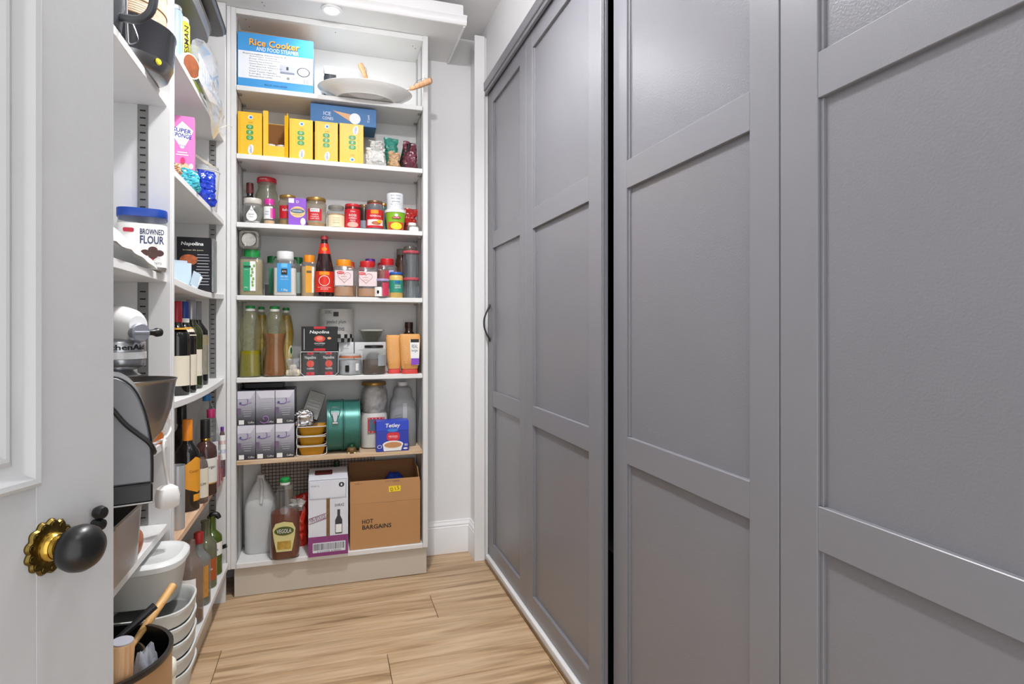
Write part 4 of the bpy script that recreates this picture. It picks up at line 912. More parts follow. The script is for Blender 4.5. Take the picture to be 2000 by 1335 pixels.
decal('logo_plate', rrect(r * 0.75, h * 0.09, r * 0.1, h * 0.60, 0.001), M_('print_steel_blue', '#1d62a8'), t, r=r + 0.0016); lettering(t, 'WHOLE', WHITE, w=r * 0.9, h=h * 0.06, x=r * 0.15, z=h * 0.47, r=r + 0.0016); lettering(t, 'GRAIN', WHITE, w=r * 0.9, h=h * 0.06, x=r * 0.15, z=h * 0.39, r=r + 0.0016)
# two stacked glass jars with gingham rims
Yc = 2.652; a, b = Xat(786, Yc), Xat(819, Yc); r = (b - a) / 2; xc = (a + b) / 2; hj = Zat(543, xc, Yc) - Z; hk = Zat(491, xc, Yc) - Z - hj
for i, (zb, hh, lb) in enumerate(((Z, hj, 'ribbed glass jar with gingham rim, lower of the stacked pair'), (Z + hj, hk, 'clear glass jar with gingham rim, upper of the stacked pair'))):
    t = thing('glass_jar', lb, 'jar', (xc, Yc, zb + e5 * (1 + i)), 0, 'stacked glass jars by the right panel')
    lathe('body', [(0.86 * r, 0), (0.97 * r, 0.04 * hh), (0.97 * r, 0.70 * hh), (0.90 * r, 0.80 * hh), (0.90 * r, hh - 0.010)], thin('jar_grey_glass', '#eef2f3', 0.04, 0.10, '#b4bcc0'), t)
    lathe('rim_lid', [(0.97 * r, hh - 0.011), (0.99 * r, hh - 0.009), (0.99 * r, hh - 0.002), (0.94 * r, hh), (0, hh)], M_('gingham_red', '#c0525c', 0.4, var=0.8, nscale=160), t)
    if i == 0:
        for k in range(9): box('rib', -0.0012, 0.0012, -0.001, 0.001, 0.06 * hh, 0.55 * hh, thin('jar_grey_glass', '#eef2f3', 0.04, 0.10, '#b4bcc0'), t, loc=(0.97 * r * sin((k - 4) * 0.3), -0.975 * r * cos((k - 4) * 0.3), 0.32 * hh))
zz = Z + hj + hk
t = thing('jar_lid', 'dark domed glass lid on top of the stacked glass jars', 'lid', (xc - 0.004, Yc, zz + 0.0015))
lathe('dome', [(0.80 * r, 0), (0.80 * r, 0.008), (0.72 * r, 0.018), (0.5 * r, 0.022), (0, 0.022)], M_('smoked_lid', '#4c4840', 0.15), t); tube('wire_clip', [(0.75 * r, 0, 0.010), (0.95 * r, -0.004, 0.022), (0.80 * r, -0.006, 0.030), (0.7 * r, 0, 0.018)], 0.0012, STEEL, t, seg=6)

# ---- fifth shelf: oil, tins, mayonnaise -----------------------------------------------------------
Z = BZ[5]
OILB = thin('oil_bottle_plastic', '#f6f7ea', 0.07, 0.09, '#c8c8a8')
def oil(label, x0, x1, ytop, Yc, oilm, level, lab=None):
    a, b = Xat(x0, Yc), Xat(x1, Yc); r = (b - a) / 2; xc = (a + b) / 2; h = Zat(ytop, xc, Yc) - Z
    t = thing('oil_bottle', label, 'bottle', (xc, Yc, Z + e5), 0, 'cooking oil bottles on the fifth shelf')
    P = [(0.88, 0), (0.97, 0.02), (0.98, 0.10), (0.92, 0.24), (0.84, 0.38), (0.88, 0.48), (1.0, 0.58), (0.98, 0.66), (0.86, 0.76), (0.66, 0.86), (0.44, 0.92), (0.36, 0.93), (0.36, 0.955)]
    lathe('body', [(p[0] * r, p[1] * h) for p in P], OILB, t, seg=32, n=2.6)
    q = [(p[0] * r * 0.95, max(0.004, p[1] * h)) for p in P if p[1] < level]
    q.append((q[-1][0], level * h)); lathe('contents', q, oilm, t, seg=32, n=2.6)
    lathe('cap_ring', [(0.42 * r, 0.925 * h), (0.43 * r, 0.93 * h), (0.43 * r, 0.958 * h)], WHITE, t); lathe('cap', [(0.43 * r, 0.9585 * h), (0.44 * r, 0.962 * h), (0.44 * r, 0.992 * h), (0.40 * r, h), (0, h)], GREEN, t)
    for k in range(4):      # moulded chevrons
        zc_ = h * (0.48 + 0.08 * k); rr = r * (0.90, 0.985, 0.985, 0.86)[k]
        tube('chevron_rib', [(rr * sin(s_ * 0.8), -rr * cos(s_ * 0.8), zc_ - abs(s_) * 0.055 * h) for s_ in (-0.9, -0.45, 0, 0.45, 0.9)], 0.0013, OILB, t, seg=5, sub=2)
    if lab: decal('label', ell(r * 0.42, h * 0.14, r * 0.75, h * 0.30), CREAM, t, r=r * 0.93); decal('emblem', ell(r * 0.18, h * 0.05, r * 0.8, h * 0.36), DGREEN, t, r=r * 0.94)
    return t
OILY = M_('pale_oil', '#857c0c', 0.12, var=0.1); OILA = M_('amber_oil', '#8a4a10', 0.12, var=0.1); OILG = M_('golden_oil', '#b08a0c', 0.12, var=0.1)
oil('oil bottle less than half full of greenish oil at the left end', 467, 511, 597, 2.655, OILY, 0.37)
oil('full golden oil bottle behind the half-empty greenish one', 496, 525, 599, 2.752, OILG, 0.88, True)
oil('oil bottle two thirds full of amber oil', 514, 559, 598, 2.652, OILA, 0.61)
oil('full golden oil bottle behind the amber one, cap to its right', 543, 574, 601, 2.750, OILG, 0.88, True)
t, w, h = bag('garlic_bag', 'small clear bag of peeled garlic beside the tomato multipack', 557, 588, 699, 2.640, Z, FILM2, 61, dep=0.07, pinch=0.5)
for i, (x, y, z, s) in enumerate(((-0.012, -0.008, 0.001, 0.034), (0.012, -0.012, 0.001, 0.036), (0.0, 0.012, 0.001, 0.034), (0.0, -0.006, 0.024, 0.030))):
    blob('garlic_clove', s, s, s * 0.85, M_('garlic_skin', '#e2d3b8', 0.6), t, seed=70 + i, amp=0.1, loc=(x, y, z), flat=0.05, crease=0)
# tomato multipacks: four cans each, in a printed sleeve
CANB = M_('can_black_print', '#0e0f12', 0.45); TOM = M_('tomato_red', '#d8452e', 0.35)
def multipack(label, x0, x1, ytop, ybot, Yf, zb, h, film, group='tomato tin multipacks'):
    a, b = Xat(x0, Yf), Xat(x1, Yf); w = b - a; dep = 0.15 if film else 0.076
    t = thing('tin_multipack', label, 'multipack', ((a + b) / 2, Yf + dep / 2, zb + e5), 0, group)
    r = w / 4 * 0.985
    for ix in (-1, 1):
        for iy in ((-1, 1) if film else (0,)):
            c = lathe('can', [(r * 0.96, 0.002), (r, 0.006), (r, h - 0.006), (r * 0.97, h - 0.003), (r * 0.90, h - 0.005), (0, h - 0.005)], CANB, t, loc=(ix * w / 4, iy * dep / 4, 0))
            if iy < 0 and film:
                band('label', r, 0.02 * h, 0.98 * h, CANB, c, half=70)
                decal('tomato_print', ell(r * 0.42, h * 0.14, 0, h * 0.50), TOM, c, r=r + 0.002); lettering(c, 'Napolina', WHITE, w=r * 1.3, h=h * 0.16, z=h * 0.74, r=r + 0.002); lettering(c, 'CHOPPED', WHITE, w=r * 0.8, h=h * 0.07, z=h * 0.30, r=r + 0.002); decal('red_print', rrect(r * 0.9, h * 0.13, 0, h * 0.10, 0.001), RED, c, r=r + 0.002); decal('red_print', rrect(r * 0.7, h * 0.10, 0, h * 0.92, 0.001), RED, c, r=r + 0.002)
    if film:
        bm = [( -w / 2 - 0.001, 0.012), (-w / 2 - 0.001, h - 0.004), (w / 2 + 0.001, h - 0.004), (w / 2 + 0.001, 0.012), (w / 2 - 0.012, 0.0), (-w / 2 + 0.012, 0.0)]
        tube('film_edge', [(p[0], -dep / 2 - 0.003, p[1] + 0.002) for p in bm], 0.0013, WHITE, t, seg=5, closed=True, sub=1); box('shrink_film', -w / 2 - 0.0008, w / 2 + 0.0008, -dep / 2 - 0.001, dep / 2 + 0.001, 0.001, h - 0.001, FILM, t, bev=0.006)
    else:
        y = -dep / 2 - 0.0022
        box('sleeve', -w / 2 - 0.001, w / 2 + 0.001, -dep / 2 - 0.0015, dep / 2 + 0.0015, 0.0008, h, CANB, t, bev=0.001)
        lettering(t, 'Napolina', WHITE, w=w * 0.54, h=h * 0.16, x=0.0, z=h * 0.76, y=y - 0.0006, shear=0.15, weight=0.015); decal('tomato_print', ell(w * 0.155, h * 0.13, 0, h * 0.50), TOM, t, y); decal('tomato_print', ell(w * 0.09, h * 0.08, 0, h * 0.52), M_('tomato_flesh', '#e8806a', 0.4), t, y - 0.0004)
        lettering(t, 'CHOPPED', WHITE, w=w * 0.30, h=h * 0.06, x=0.0, z=h * 0.31, y=y - 0.0006); lettering(t, 'TOMATOES', GREYPR, w=w * 0.22, h=h * 0.04, x=0.0, z=h * 0.24, y=y - 0.0006); decal('red_print', rrect(w * 0.32, h * 0.10, 0, h * 0.06, 0.001), RED, t, y); decal('red_print', rrect(w * 0.32, h * 0.09, 0, h * 0.95, 0.001), RED, t, y); decal('badge', ell(w * 0.055, h * 0.05, w * 0.27, h * 0.52), PEACH, t, y)
        decal('edge_print', rrect(w * 0.012, h * 0.85, -w * 0.43, h * 0.48, 0.0005), WHITE, t, y)
    return t
Yf = 2.612; xm = Xat(624, Yf)
hl = Zat(686, xm, Yf) - Z; hu = Zat(638, xm, Yf) - Z - hl
multipack('film-wrapped multipack of black tomato tins standing on the shelf', 588, 660, 686, 738, Yf, Z, hl, True)
multipack('black tomato tin multipack with printed sleeve, stacked on the other', 589, 659, 638, 686, Yf + 0.002, Z + hl + 0.0012, hu, False)
# white boxes behind, and the big white tin on them
t, w, h, y = carton('storage_box', 'white printed carton under the big white tin', 'box', 661.5, 691, 668, 2.715, 0.09, Z, M_('carton_white', '#dcdcdc', 0.5), group='white cartons behind the glass jars')
lettering(t, 'plum', GREYPR, w=w * 0.3, z=h * 0.8, y=y - 0.0004); z1 = h
t, w, h, y = carton('storage_box', 'white printed carton under the steel-lidded glass tub', 'box', 692.5, 754, 668, 2.715, 0.09, Z, M_('carton_white', '#dcdcdc', 0.5), group='white cartons behind the glass jars')
lettering(t, 'peeled', GREYPR, w=w * 0.16, x=-w * 0.3, z=h * 0.75, y=y - 0.0004); decal('check_print', rrect(w * 0.05, h * 0.12, w * 0.46, h * 0.25, 0.0005), BLACK, t, y)
Yc = 2.757; a, b = Xat(623, Yc), Xat(691, Yc); r = (b - a) / 2; xc = (a + b) / 2
t = thing('catering_tin', 'big white catering tin of plum tomatoes with a chequered band', 'tin', (xc, Yc + 0.0, Z + z1 + e5 * 2))
h = Zat(604, xc, Yc) - Z - z1; r = min(r, BACKY - 0.010 - Yc)
sxx = (b - a) / 2 / r
lathe('can', [(0.97 * r, 0), (r, 0.003), (r, h - 0.004), (0.985 * r, h), (0.96 * r, h), (0.95 * r, h - 0.004), (0, h - 0.004)], M_('tin_chalk', '#d4d3cf', 0.4), t, seg=40, sx=sxx)
lettering(t, 'COOKS', BLACK, w=r * 0.5, h=h * 0.09, x=-r * 0.62, z=h * 0.90, r=r * sxx * 1.0 + 0.001); decal('logo_plate', rrect(r * 0.34, h * 0.13, -r * 0.05, h * 0.84, 0.0005), BLACK, t, r=r * sxx + 0.001)
lettering(t, 'peeled plum', BLACK, w=r * 1.35, h=h * 0.14, x=-0.02 * r, z=h * 0.60, r=r * sxx + 0.001); lettering(t, 'tomatoes', BLACK, w=r * 1.1, h=h * 0.12, x=-0.02 * r, z=h * 0.40, r=r * sxx + 0.001)
for i in range(12):
    for j in range(2):
        if (i + j) % 2: decal('check', rrect(r * 0.25, h * 0.12, r * (-1.35 + i * 0.25), h * (0.06 + 0.12 * j), 0.0003), BLACK, t, r=r * sxx + 0.001, rings=2)
# glass tub with steel lid, on the white carton
Yc = 2.748; zt = Z + z1; a, b = Xat(702, Yc), Xat(748, Yc); r = (b - a) / 2
t = thing('glass_tub', 'tapered glass tub with a flat pale lid on the white carton', 'tub', ((a + b) / 2, Yc, zt + 0.002)); h = Zat(644, (a + b) / 2, Yc) - zt
lathe('bowl', [(0.6 * r, 0), (0.66 * r, 0.004), (0.95 * r, h - 0.008), (0.98 * r, h - 0.007)], thin('greenish_glass', '#e8ebdc', 0.05, 0.14), t, n=4); lathe('contents', [(0.55 * r, 0.003), (0.62 * r, 0.01), (0.75 * r, 0.5 * h)], M_('pickled_leaf', '#5a5c40', 0.4, var=0.5, nscale=60), t, n=4)
lathe('lid', [(1.06 * r, h - 0.0065), (1.08 * r, h - 0.004), (1.06 * r, h), (0, h)], M_('lid_pewter', '#b4b2aa', 0.35), t, n=5)
# kilner jar and seed jar
t, r, h = jar('clip_jar', 'wide clip-top glass jar with an orange rubber seal', 'jar', 661, 707, 690, 2.648, Z, CLEAR, M_('clear_lid', '#cfd4d4', 0.08, alpha=0.5, var=0), lid=(0.90, 0.014), neck=0.90, shoulder=0.90, cont=(M_('grey_sachets', '#b4b6ba', 0.5, var=0.5, nscale=50), 0.70))
band('rubber_seal', r * 0.93, h * 0.80, h * 0.90, M_('seal_orange', '#d8733c'), t); decal('print_patch', rrect(r * 0.35, h * 0.3, -r * 0.3, h * 0.32, 0.002), BLACK, t, r=r + 0.001); decal('print_patch', rrect(r * 0.3, h * 0.34, r * 0.6, h * 0.38, 0.002), WHITE, t, r=r + 0.001); tube('wire_clip', [(-r * 1.0, -0.01, h * 0.9), (-r * 1.06, -0.012, h * 0.6), (-r * 1.02, -0.012, h * 0.4)], 0.0014, STEEL, t, seg=6)
t, r, h = jar('seed_jar', 'wide glass jar of dark peppercorns with a black lid', 'jar', 707, 753, 674, 2.652, Z, CLEAR, BLACK, lid=(0.82, 0.012), neck=0.78, shoulder=0.88, n=3, cont=(M_('peppercorns', '#4a3624', 0.7, var=0.6, nscale=160), 0.50), labs=[(M_('label_ash', '#9aa0a2'), 24, 0.30, 0.68, 40)])
lathe('glass_foot', [(0.9 * r, 0.001), (0.97 * r, 0.006), (0.90 * r, 0.016), (0, 0.018)], M_('thick_glass', '#8f9694', 0.1, alpha=0.8, var=0), t)
# squeezy mayonnaise bottles
def squeezy(label, x0, x1, ytop, Yc, lab):
    a, b = Xat(x0, Yc), Xat(x1, Yc); r = (b - a) / 2; xc = (a + b) / 2; h = Zat(ytop, xc, Yc) - Z
    t = thing('squeezy_bottle', label, 'bottle', (xc, Yc, Z + e5), 0, 'upside-down squeezy sauce bottles')
    lathe('cap', [(0.70 * r, 0), (0.74 * r, 0.01 * h), (0.70 * r, 0.11 * h), (0, 0.115 * h)], M_('cap_tomato', '#d84a44', 0.35), t, n=4, sy=0.62)
    lathe('body', [(0.66 * r, 0.116 * h), (0.74 * r, 0.13 * h), (0.86 * r, 0.40 * h), (0.97 * r, 0.80 * h), (0.97 * r, 0.94 * h), (0.86 * r, h), (0, h)], M_('sauce_apricot', '#e2a660', 0.3), t, n=4.5, sy=0.55)
    lettering(t, 'HELLMANNS', M_('sauce_apricot_embossed', '#ecb878', 0.3), w=h * 0.5, h=r * 0.35, x=-0.42 * r, z=h * 0.52, y=-0.55 * r * 0.93, rot=90)
    if lab:
        y = -0.55 * r - 0.0008
        decal('label', [(0.05 * r, 0.24 * h), (0.78 * r, 0.22 * h), (0.84 * r, 0.86 * h), (-0.05 * r, 0.86 * h)], WHITE, t, y); decal('logo_plate', rrect(0.78 * r, 0.08 * h, 0.40 * r, 0.83 * h, 0.001), BLACK, t, y - 0.0005); lettering(t, 'REAL', M_('print_ink_blue', '#2c3c6a'), w=0.55 * r, h=0.09 * h, x=0.40 * r, z=0.69 * h, y=y - 0.0006); lettering(t, 'burger', M_('print_ink_blue', '#2c3c6a'), w=0.6 * r, h=0.09 * h, x=0.40 * r, z=0.58 * h, y=y - 0.0006); decal('violet_print', rrect(0.74 * r, 0.16 * h, 0.42 * r, 0.31 * h, 0.002), PURP, t, y - 0.0005)
    return t
squeezy('plain apricot squeezy sauce bottle turned away, standing on a red cap', 753, 787, 654, 2.672, False)
squeezy('apricot squeezy sauce bottle with a purple and white label facing out', 779, 821, 652, 2.636, True)
t, r, h = jar('vinegar_bottle', 'dark brown bottle neck showing above the squeezy bottles', 'bottle', 783, 814, 629, 2.755, Z, M_('brown_glass', '#3c2412', 0.08, spec=0.7), M_('cap_brown', '#3a2014', 0.35), lid=(0.52, 0.028), neck=0.5, shoulder=0.70)

# ---- sixth shelf (raw board): cartons, foil trays, cake tins, tea ---------------------------------
Z = BZ[6]
def grad_mat():
    """print that runs from lilac-white at the top to charcoal at the foot of the carton"""
    m = mat('carton_grey_print', '#8c8b96', 0.3, var=0.0); nt = m.node_tree
    tc = nt.nodes.new('ShaderNodeTexCoord'); sp = nt.nodes.new('ShaderNodeSeparateXYZ'); rp = nt.nodes.new('ShaderNodeValToRGB')
    nt.links.new(tc.outputs['Generated'], sp.inputs[0]); nt.links.new(sp.outputs['Z'], rp.inputs[0])
    cr = rp.color_ramp; cr.elements[0].position = 0.10; cr.elements[0].color = (*hx('#3f3f44'), 1); cr.elements[1].position = 0.85; cr.elements[1].color = (*hx('#c6c4d0'), 1)
    e = cr.elements.new(0.36); e.color = (*hx('#7a7a82'), 1); e = cr.elements.new(0.55); e.color = (*hx('#a9a8b2'), 1)
    nt.links.new(rp.outputs[0], nt.nodes['Principled BSDF'].inputs['Base Color']); return m
GB = grad_mat(); GBL = M_('carton_flap_lilac', '#dcdae4', 0.3); GBD = M_('carton_charcoal', '#3b3b40', 0.3)
gx = [(463.5, 498.5), (499.5, 536.5), (537.5, 575)]
zlow = Zat(829, Xat(518, 2.612), 2.612) - Z
nm = {(0, 0): 'lower left', (1, 0): 'lower middle', (2, 0): 'lower right', (0, 1): 'upper left', (1, 1): 'upper middle', (2, 1): 'upper right'}
for k in range(2):
    for i, (x0, x1) in enumerate(gx):
        odd = (i == 1 and k == 1)
        lb = 'grey printed drink carton, %s of the six stacked, %s' % (nm[(i, k)], 'with a lilac spiral' if odd else 'lilac squiggle on its front')
        t, w, h, y = carton('drink_carton', lb, 'carton', x0, x1, 0, 2.612 + 0.002 * ((i + k) % 2), 0.165, Z + k * (zlow + 0.0012), GB, group='grey drink cartons stacked two high', h=zlow - (0.0 if k == 0 else 0.002))
        box('dark_side', w / 2 + 0.00005, w / 2 + 0.0004, -0.08, 0.08, 0.002, h - 0.002, GBD, t)
        decal('top_print', rrect(w * 0.98, 0.16, 0, 0, 0.001), GBD, t, 0).matrix_local = Matrix.Translation((0, 0, h + 0.0004)) @ Matrix.Rotation(-pi / 2, 4, 'X')
        fl = [(-w / 2 * 0.98, h * 0.985), (w / 2 * 0.98, h * 0.985), (w * 0.24, h * 0.77), (-w / 2 * 0.98, h * 0.77)]
        if odd: fl = [(-p[0], p[1]) for p in fl][::-1]
        decal('flap', fl, GBL, t, y - 0.0003)
        if odd:
            tube('spiral_print', [(w * (-0.02 + 0.30 * (1 - q / 16) * cos(q * 0.5 + 3.6)), y - 0.001, h * 0.17 + h * 0.15 * (1 - q / 16) * sin(q * 0.5 + 3.6)) for q in range(15)], 0.0016, M_('print_orchid', '#b47cc8'), t, seg=4, sub=2)
        else:
            tube('squiggle_print', [(-w * 0.42, y - 0.0008, h * 0.64), (-w * 0.2, y - 0.0008, h * 0.60), (w * 0.05, y - 0.0008, h * 0.62), (w * 0.09, y - 0.0008, h * 0.72), (w * 0.04, y - 0.0008, h * 0.77)], 0.0013, M_('print_violet', '#7a58a8'), t, seg=4, sub=3); tube('squiggle_print', [(w * 0.12, y - 0.0008, h * 0.63), (w * 0.28, y - 0.0008, h * 0.66)], 0.001, M_('print_orchid', '#b47cc8'), t, seg=4); decal('blue_blot', ell(w * 0.06, h * 0.03, -w * 0.32, h * 0.65), M_('print_denim', '#44507a'), t, y - 0.0005)
            decal('plum_patch', rrect(w * 0.2, h * 0.20, -w * 0.40, h * 0.40, 0.004), M_('print_plum', '#74607c'), t, y - 0.0004)
            decal('white_patch', rrect(w * 0.29, h * 0.13, -w * 0.27, h * 0.085, 0.0005), WHITE, t, y - 0.0006)
        for q in range(4): decal('text_bar', rrect(w * (0.55 - 0.06 * q), h * 0.014, w * 0.06, h * ((0.46 if not odd else 0.66) - 0.065 * q), 0.0002), M_('print_mist', '#c4c4ca'), t, y - 0.0006)
        lettering(t, 'Coffee', WHITE, w=w * 0.34, h=h * 0.055, x=w * 0.27, z=h * 0.075, y=y - 0.0006)
t, w, h, y = carton('drink_carton', 'black carton lying flat on the stacked grey cartons, at the back', 'carton', 478, 553, 0, 2.70, 0.10, Z + 2 * zlow + 0.0012, M_('carton_black', '#26262a', 0.35), h=0.022)
# tilted black carton leaning over the foil trays
Yc = 2.738
t = thing('drink_carton', 'dark grey carton leaning at a slant above the foil trays', 'carton', (Xat(603, Yc), Yc, Z + 0.1425), rot=(radians(-10), radians(19), 0))
box('body', -0.036, 0.036, -0.045, 0.045, 0.0, 0.118, M_('carton_black', '#26262a', 0.35), t, bev=0.001); decal('front_print', rrect(0.068, 0.114, 0, 0.059, 0.001), M_('carton_pewter', '#8a8982', 0.35), t, -0.0456)
for q in range(3): decal('text_bar', rrect(0.05, 0.003, 0, 0.075 - 0.014 * q, 0.0002), M_('print_mist', '#c4c4ca'), t, -0.0462)
# foil trays, nested three high
FT = M_('tray_amber', '#c8911c', 0.3, var=0.1); TRW = M_('tray_rim_white', '#e6e4de', 0.35)
zt = Z
ya = [(892, 868), (868, 848), (848, 838)]
for i in range(3):
    Yc = 2.672; a, b = Xat(578, Yc - 0.04), Xat(640, Yc - 0.04); w = b - a; hh = 0.0415
    t = thing('foil_tray', 'amber foil food tray with white rim, %s of the stack of three' % ('bottom', 'middle', 'top')[i], 'tray', ((a + b) / 2, Yc, zt + e5), 0, 'amber foil trays')
    lathe('tray', [(0.70, 0), (0.72, 0.002), (0.93, hh - 0.004), (0.95, hh - 0.004), (0.92, hh - 0.0035), (0.68, 0.004), (0.0, 0.0035)], FT, t, n=7, sx=w / 2 * 0.97, sy=0.056, seg=40)
    lathe('rim', [(0.92, hh - 0.0045), (1.0, hh - 0.004), (1.0, hh - 0.001), (0.92, hh - 0.001)], TRW, t, caps=False, n=7, sx=w / 2 * 0.99, sy=0.058, seg=40)
    tube('wire_handle', [(w * 0.46, -0.045, hh - 0.004), (w * 0.47, -0.058, hh * 0.55), (w * 0.38, -0.063, 0.004), (-w * 0.38, -0.063, 0.003), (-w * 0.47, -0.058, hh * 0.5), (-w * 0.46, -0.045, hh - 0.004)], 0.0014, TRW, t, seg=5, sub=3)
    zt += hh + 0.0006
Yc = 2.652
t = thing('foil_parcel', 'crumpled silver foil parcel on top of the amber trays', 'foil parcel', (Xat(594, Yc), Yc, zt + 0.001)); blob('foil', 0.076, 0.066, 0.062, FOIL, t, seed=81, amp=0.16, crease=0.22, freq=3.4, e=0.6, seg=52, rings=36, smooth=12)
# pair of green springform tins standing on edge
TINS = M_('tin_enamel_green', '#35746a', 0.34, metal=0.3, var=0.06)
for i, (x0, x1, lb) in enumerate(((638, 671, 'green springform cake tin on edge with a silver clasp'), (671, 704, 'plain green springform cake tin on edge, right of the clasped one'))):
    Yc = 2.700; Yn = 2.60; a, b = Xat(x0, Yn + 0.01), Xat(x1, Yn + 0.01); w = b - a - 0.001
    R = (Zat(779, (a + b) / 2, Yc) - Z) / 2
    t = thing('cake_tin', lb, 'cake tin', ((a + b) / 2, Yc, Z + e5), 0, 'green springform tins')
    ring = empty('tin_ring', (0, 0, R), rot=(0, pi / 2, 0)); ring.parent = t
    q = w / 2
    lathe('wall', [(R * 0.97, -q), (R, -q + 0.001), (R, -q + 0.004), (R * 0.975, -q + 0.006), (R * 0.975, q - 0.006), (R, q - 0.004), (R, q - 0.001), (R * 0.97, q), (R * 0.95, q), (R * 0.95, -q + 0.003)], TINS, ring, seg=64)
    lathe('base_disc', [(0, -q + 0.0035), (R * 0.948, -q + 0.0035), (R * 0.948, -q + 0.005), (0, -q + 0.005)], TINS, ring, seg=48)
    if i == 0:
        cz_ = 2 * R * 0.74; an = math.asin((cz_ - R) / R); yc = -R * cos(an) * 0.975
        c = empty('clasp', (0, yc - 0.002, cz_), rot=(-an * 0.6, 0, 0)); c.parent = t
        tube('wire_bail', [(-0.018, 0, 0.035), (0.018, 0, 0.035), (0.020, -0.004, 0.018), (0.012, -0.006, -0.002), (-0.012, -0.006, -0.002), (-0.020, -0.004, 0.018)], 0.0016, STEEL, c, seg=6, closed=True, sub=3)
        prism('lever', [(-0.015, 0.014), (0.015, 0.014), (0.011, -0.004), (0.006, -0.028), (-0.006, -0.028), (-0.011, -0.004)], -0.008, -0.004, STEEL, c, bev=0.001); box('toe', -0.013, 0.013, -0.010, -0.003, -0.038, -0.028, STEEL, c, bev=0.002)
Yc = 2.6145
t = thing('glass_ornament', 'tiny brown and green glass cloche ornament in front of the cake tins', 'ornament', (Xat(687, Yc), Yc, Z + e5))
blob('dome', 0.040, 0.019, 0.030, M_('amber_glass_dome', '#6a4a1c', 0.1, var=0.4, nscale=80), t, seed=3, amp=0.05, flat=0.3, crease=0); lathe('top_knob', [(0.010, 0.024), (0.012, 0.030), (0.009, 0.038), (0, 0.041)], M_('green_knob', '#1c4a2c', 0.15), t, sy=0.7)
for s_ in (-1, 1): blob('foot', 0.010, 0.008, 0.006, CREAM, t, seed=2, amp=0.02, loc=(s_ * 0.013, -0.0065, 0), crease=0)
# big plastic jar, half white powder
Yc = 2.745; a, b = Xat(702, Yc), Xat(758, Yc); r = (b - a) / 2; xc = (a + b) / 2; h = Zat(745, xc, Yc) - Z
t = thing('sweet_jar', 'tall clear plastic jar with gold lid holding white powder and paper strips', 'jar', (xc, Yc, Z + e5))
P = [(0.93, 0), (0.97, 0.02), (0.97, 0.52), (0.90, 0.56), (0.95, 0.60), (0.97, 0.72), (0.93, 0.86), (0.82, 0.93), (0.80, 0.955)]
lathe('body', [(p[0] * r, p[1] * h) for p in P], CLEARP, t, n=2.8, seg=36); lathe('contents', [(0.90 * r, 0.004), (0.93 * r, 0.02 * h), (0.93 * r, 0.50 * h), (0.86 * r, 0.53 * h)], M_('white_powder', '#e4e0da', 0.8), t, n=2.8, seg=36)
blob('paper_strips', r * 1.72, r * 1.6, h * 0.42, M_('shredded_paper', '#bdbab4', 0.6, var=0.55, nscale=55, bump=0.9, bscale=60), t, seed=91, amp=0.12, loc=(0, 0, h * 0.53), crease=0.2, seg=40, rings=28)
lathe('lid', [(0.84 * r, 0.95 * h), (0.86 * r, 0.955 * h), (0.86 * r, 0.99 * h), (0.82 * r, h), (0, h)], GOLD, t, seg=36)
yb = -0.97 * r - 0.002
decal('label', rrect(r * 1.15, h * 0.23, 0.08 * r, h * 0.36, 0.001), M_('print_poppy', '#c4303a'), t, yb); decal('label_field', rrect(r * 0.92, h * 0.17, 0.08 * r, h * 0.36, 0.001), M_('print_slate', '#4c6a80'), t, yb - 0.0006); decal('cherry_print', ell(r * 0.2, h * 0.03, 0.1 * r, h * 0.40), RED, t, yb - 0.001)
for i in range(5):
    for q in (-1, 1): decal('dot_print', ell(r * 0.03, h * 0.007, (0.08 + (i - 2) * 0.24) * r, h * (0.36 + q * 0.10), 8), WHITE, t, yb - 0.001, sub=1)
# translucent water jug
Yc = 2.737; a, b = Xat(760, Yc), Xat(812, Yc); r = (b - a) / 2; xc = (a + b) / 2; h = Zat(745, xc, Yc) - Z
t = thing('water_jug', 'translucent grey plastic jug with a white cap behind the tea box', 'jug', (xc, Yc, Z + e5))
JP = M_('jug_plastic', '#aeb0b0', 0.28, alpha=0.62, var=0.03)
lathe('body', [(0.94 * r, 0), (0.99 * r, 0.015 * h), (0.99 * r, 0.28 * h), (0.985 * r, 0.60 * h), (0.90 * r, 0.70 * h), (0.70 * r, 0.78 * h), (0.70 * r, 0.86 * h), (0.60 * r, 0.91 * h), (0.36 * r, 0.93 * h), (0.36 * r, 0.945 * h)], JP, t, n=3.4, sy=0.86, seg=36)
lathe('contents', [(0.90 * r, 0.004), (0.95 * r, 0.02 * h), (0.95 * r, 0.22 * h)], M_('dark_liquid', '#5a6068', 0.15), t, n=3.4, sy=0.86, seg=36)
lathe('cap', [(0.38 * r, 0.942 * h), (0.39 * r, 0.946 * h), (0.39 * r, 0.995 * h), (0.36 * r, h), (0, h)], M_('cap_white', '#ececec', 0.35), t)
box('sight_panel', -0.16 * r + 0.08 * r, 0.24 * r, -0.875 * r, -0.85 * r, 0.38 * h, 0.68 * h, M_('jug_panel', '#c4c6c6', 0.3, alpha=0.8), t, bev=0.002)
for z in (0.50, 0.46): tube('moulded_rib', [(-0.86 * r, -0.62 * r, z * h - 0.012), (-0.5 * r, -0.84 * r, z * h), (-0.14 * r, -0.865 * r, z * h + 0.003)], 0.0016, JP, t, seg=5)
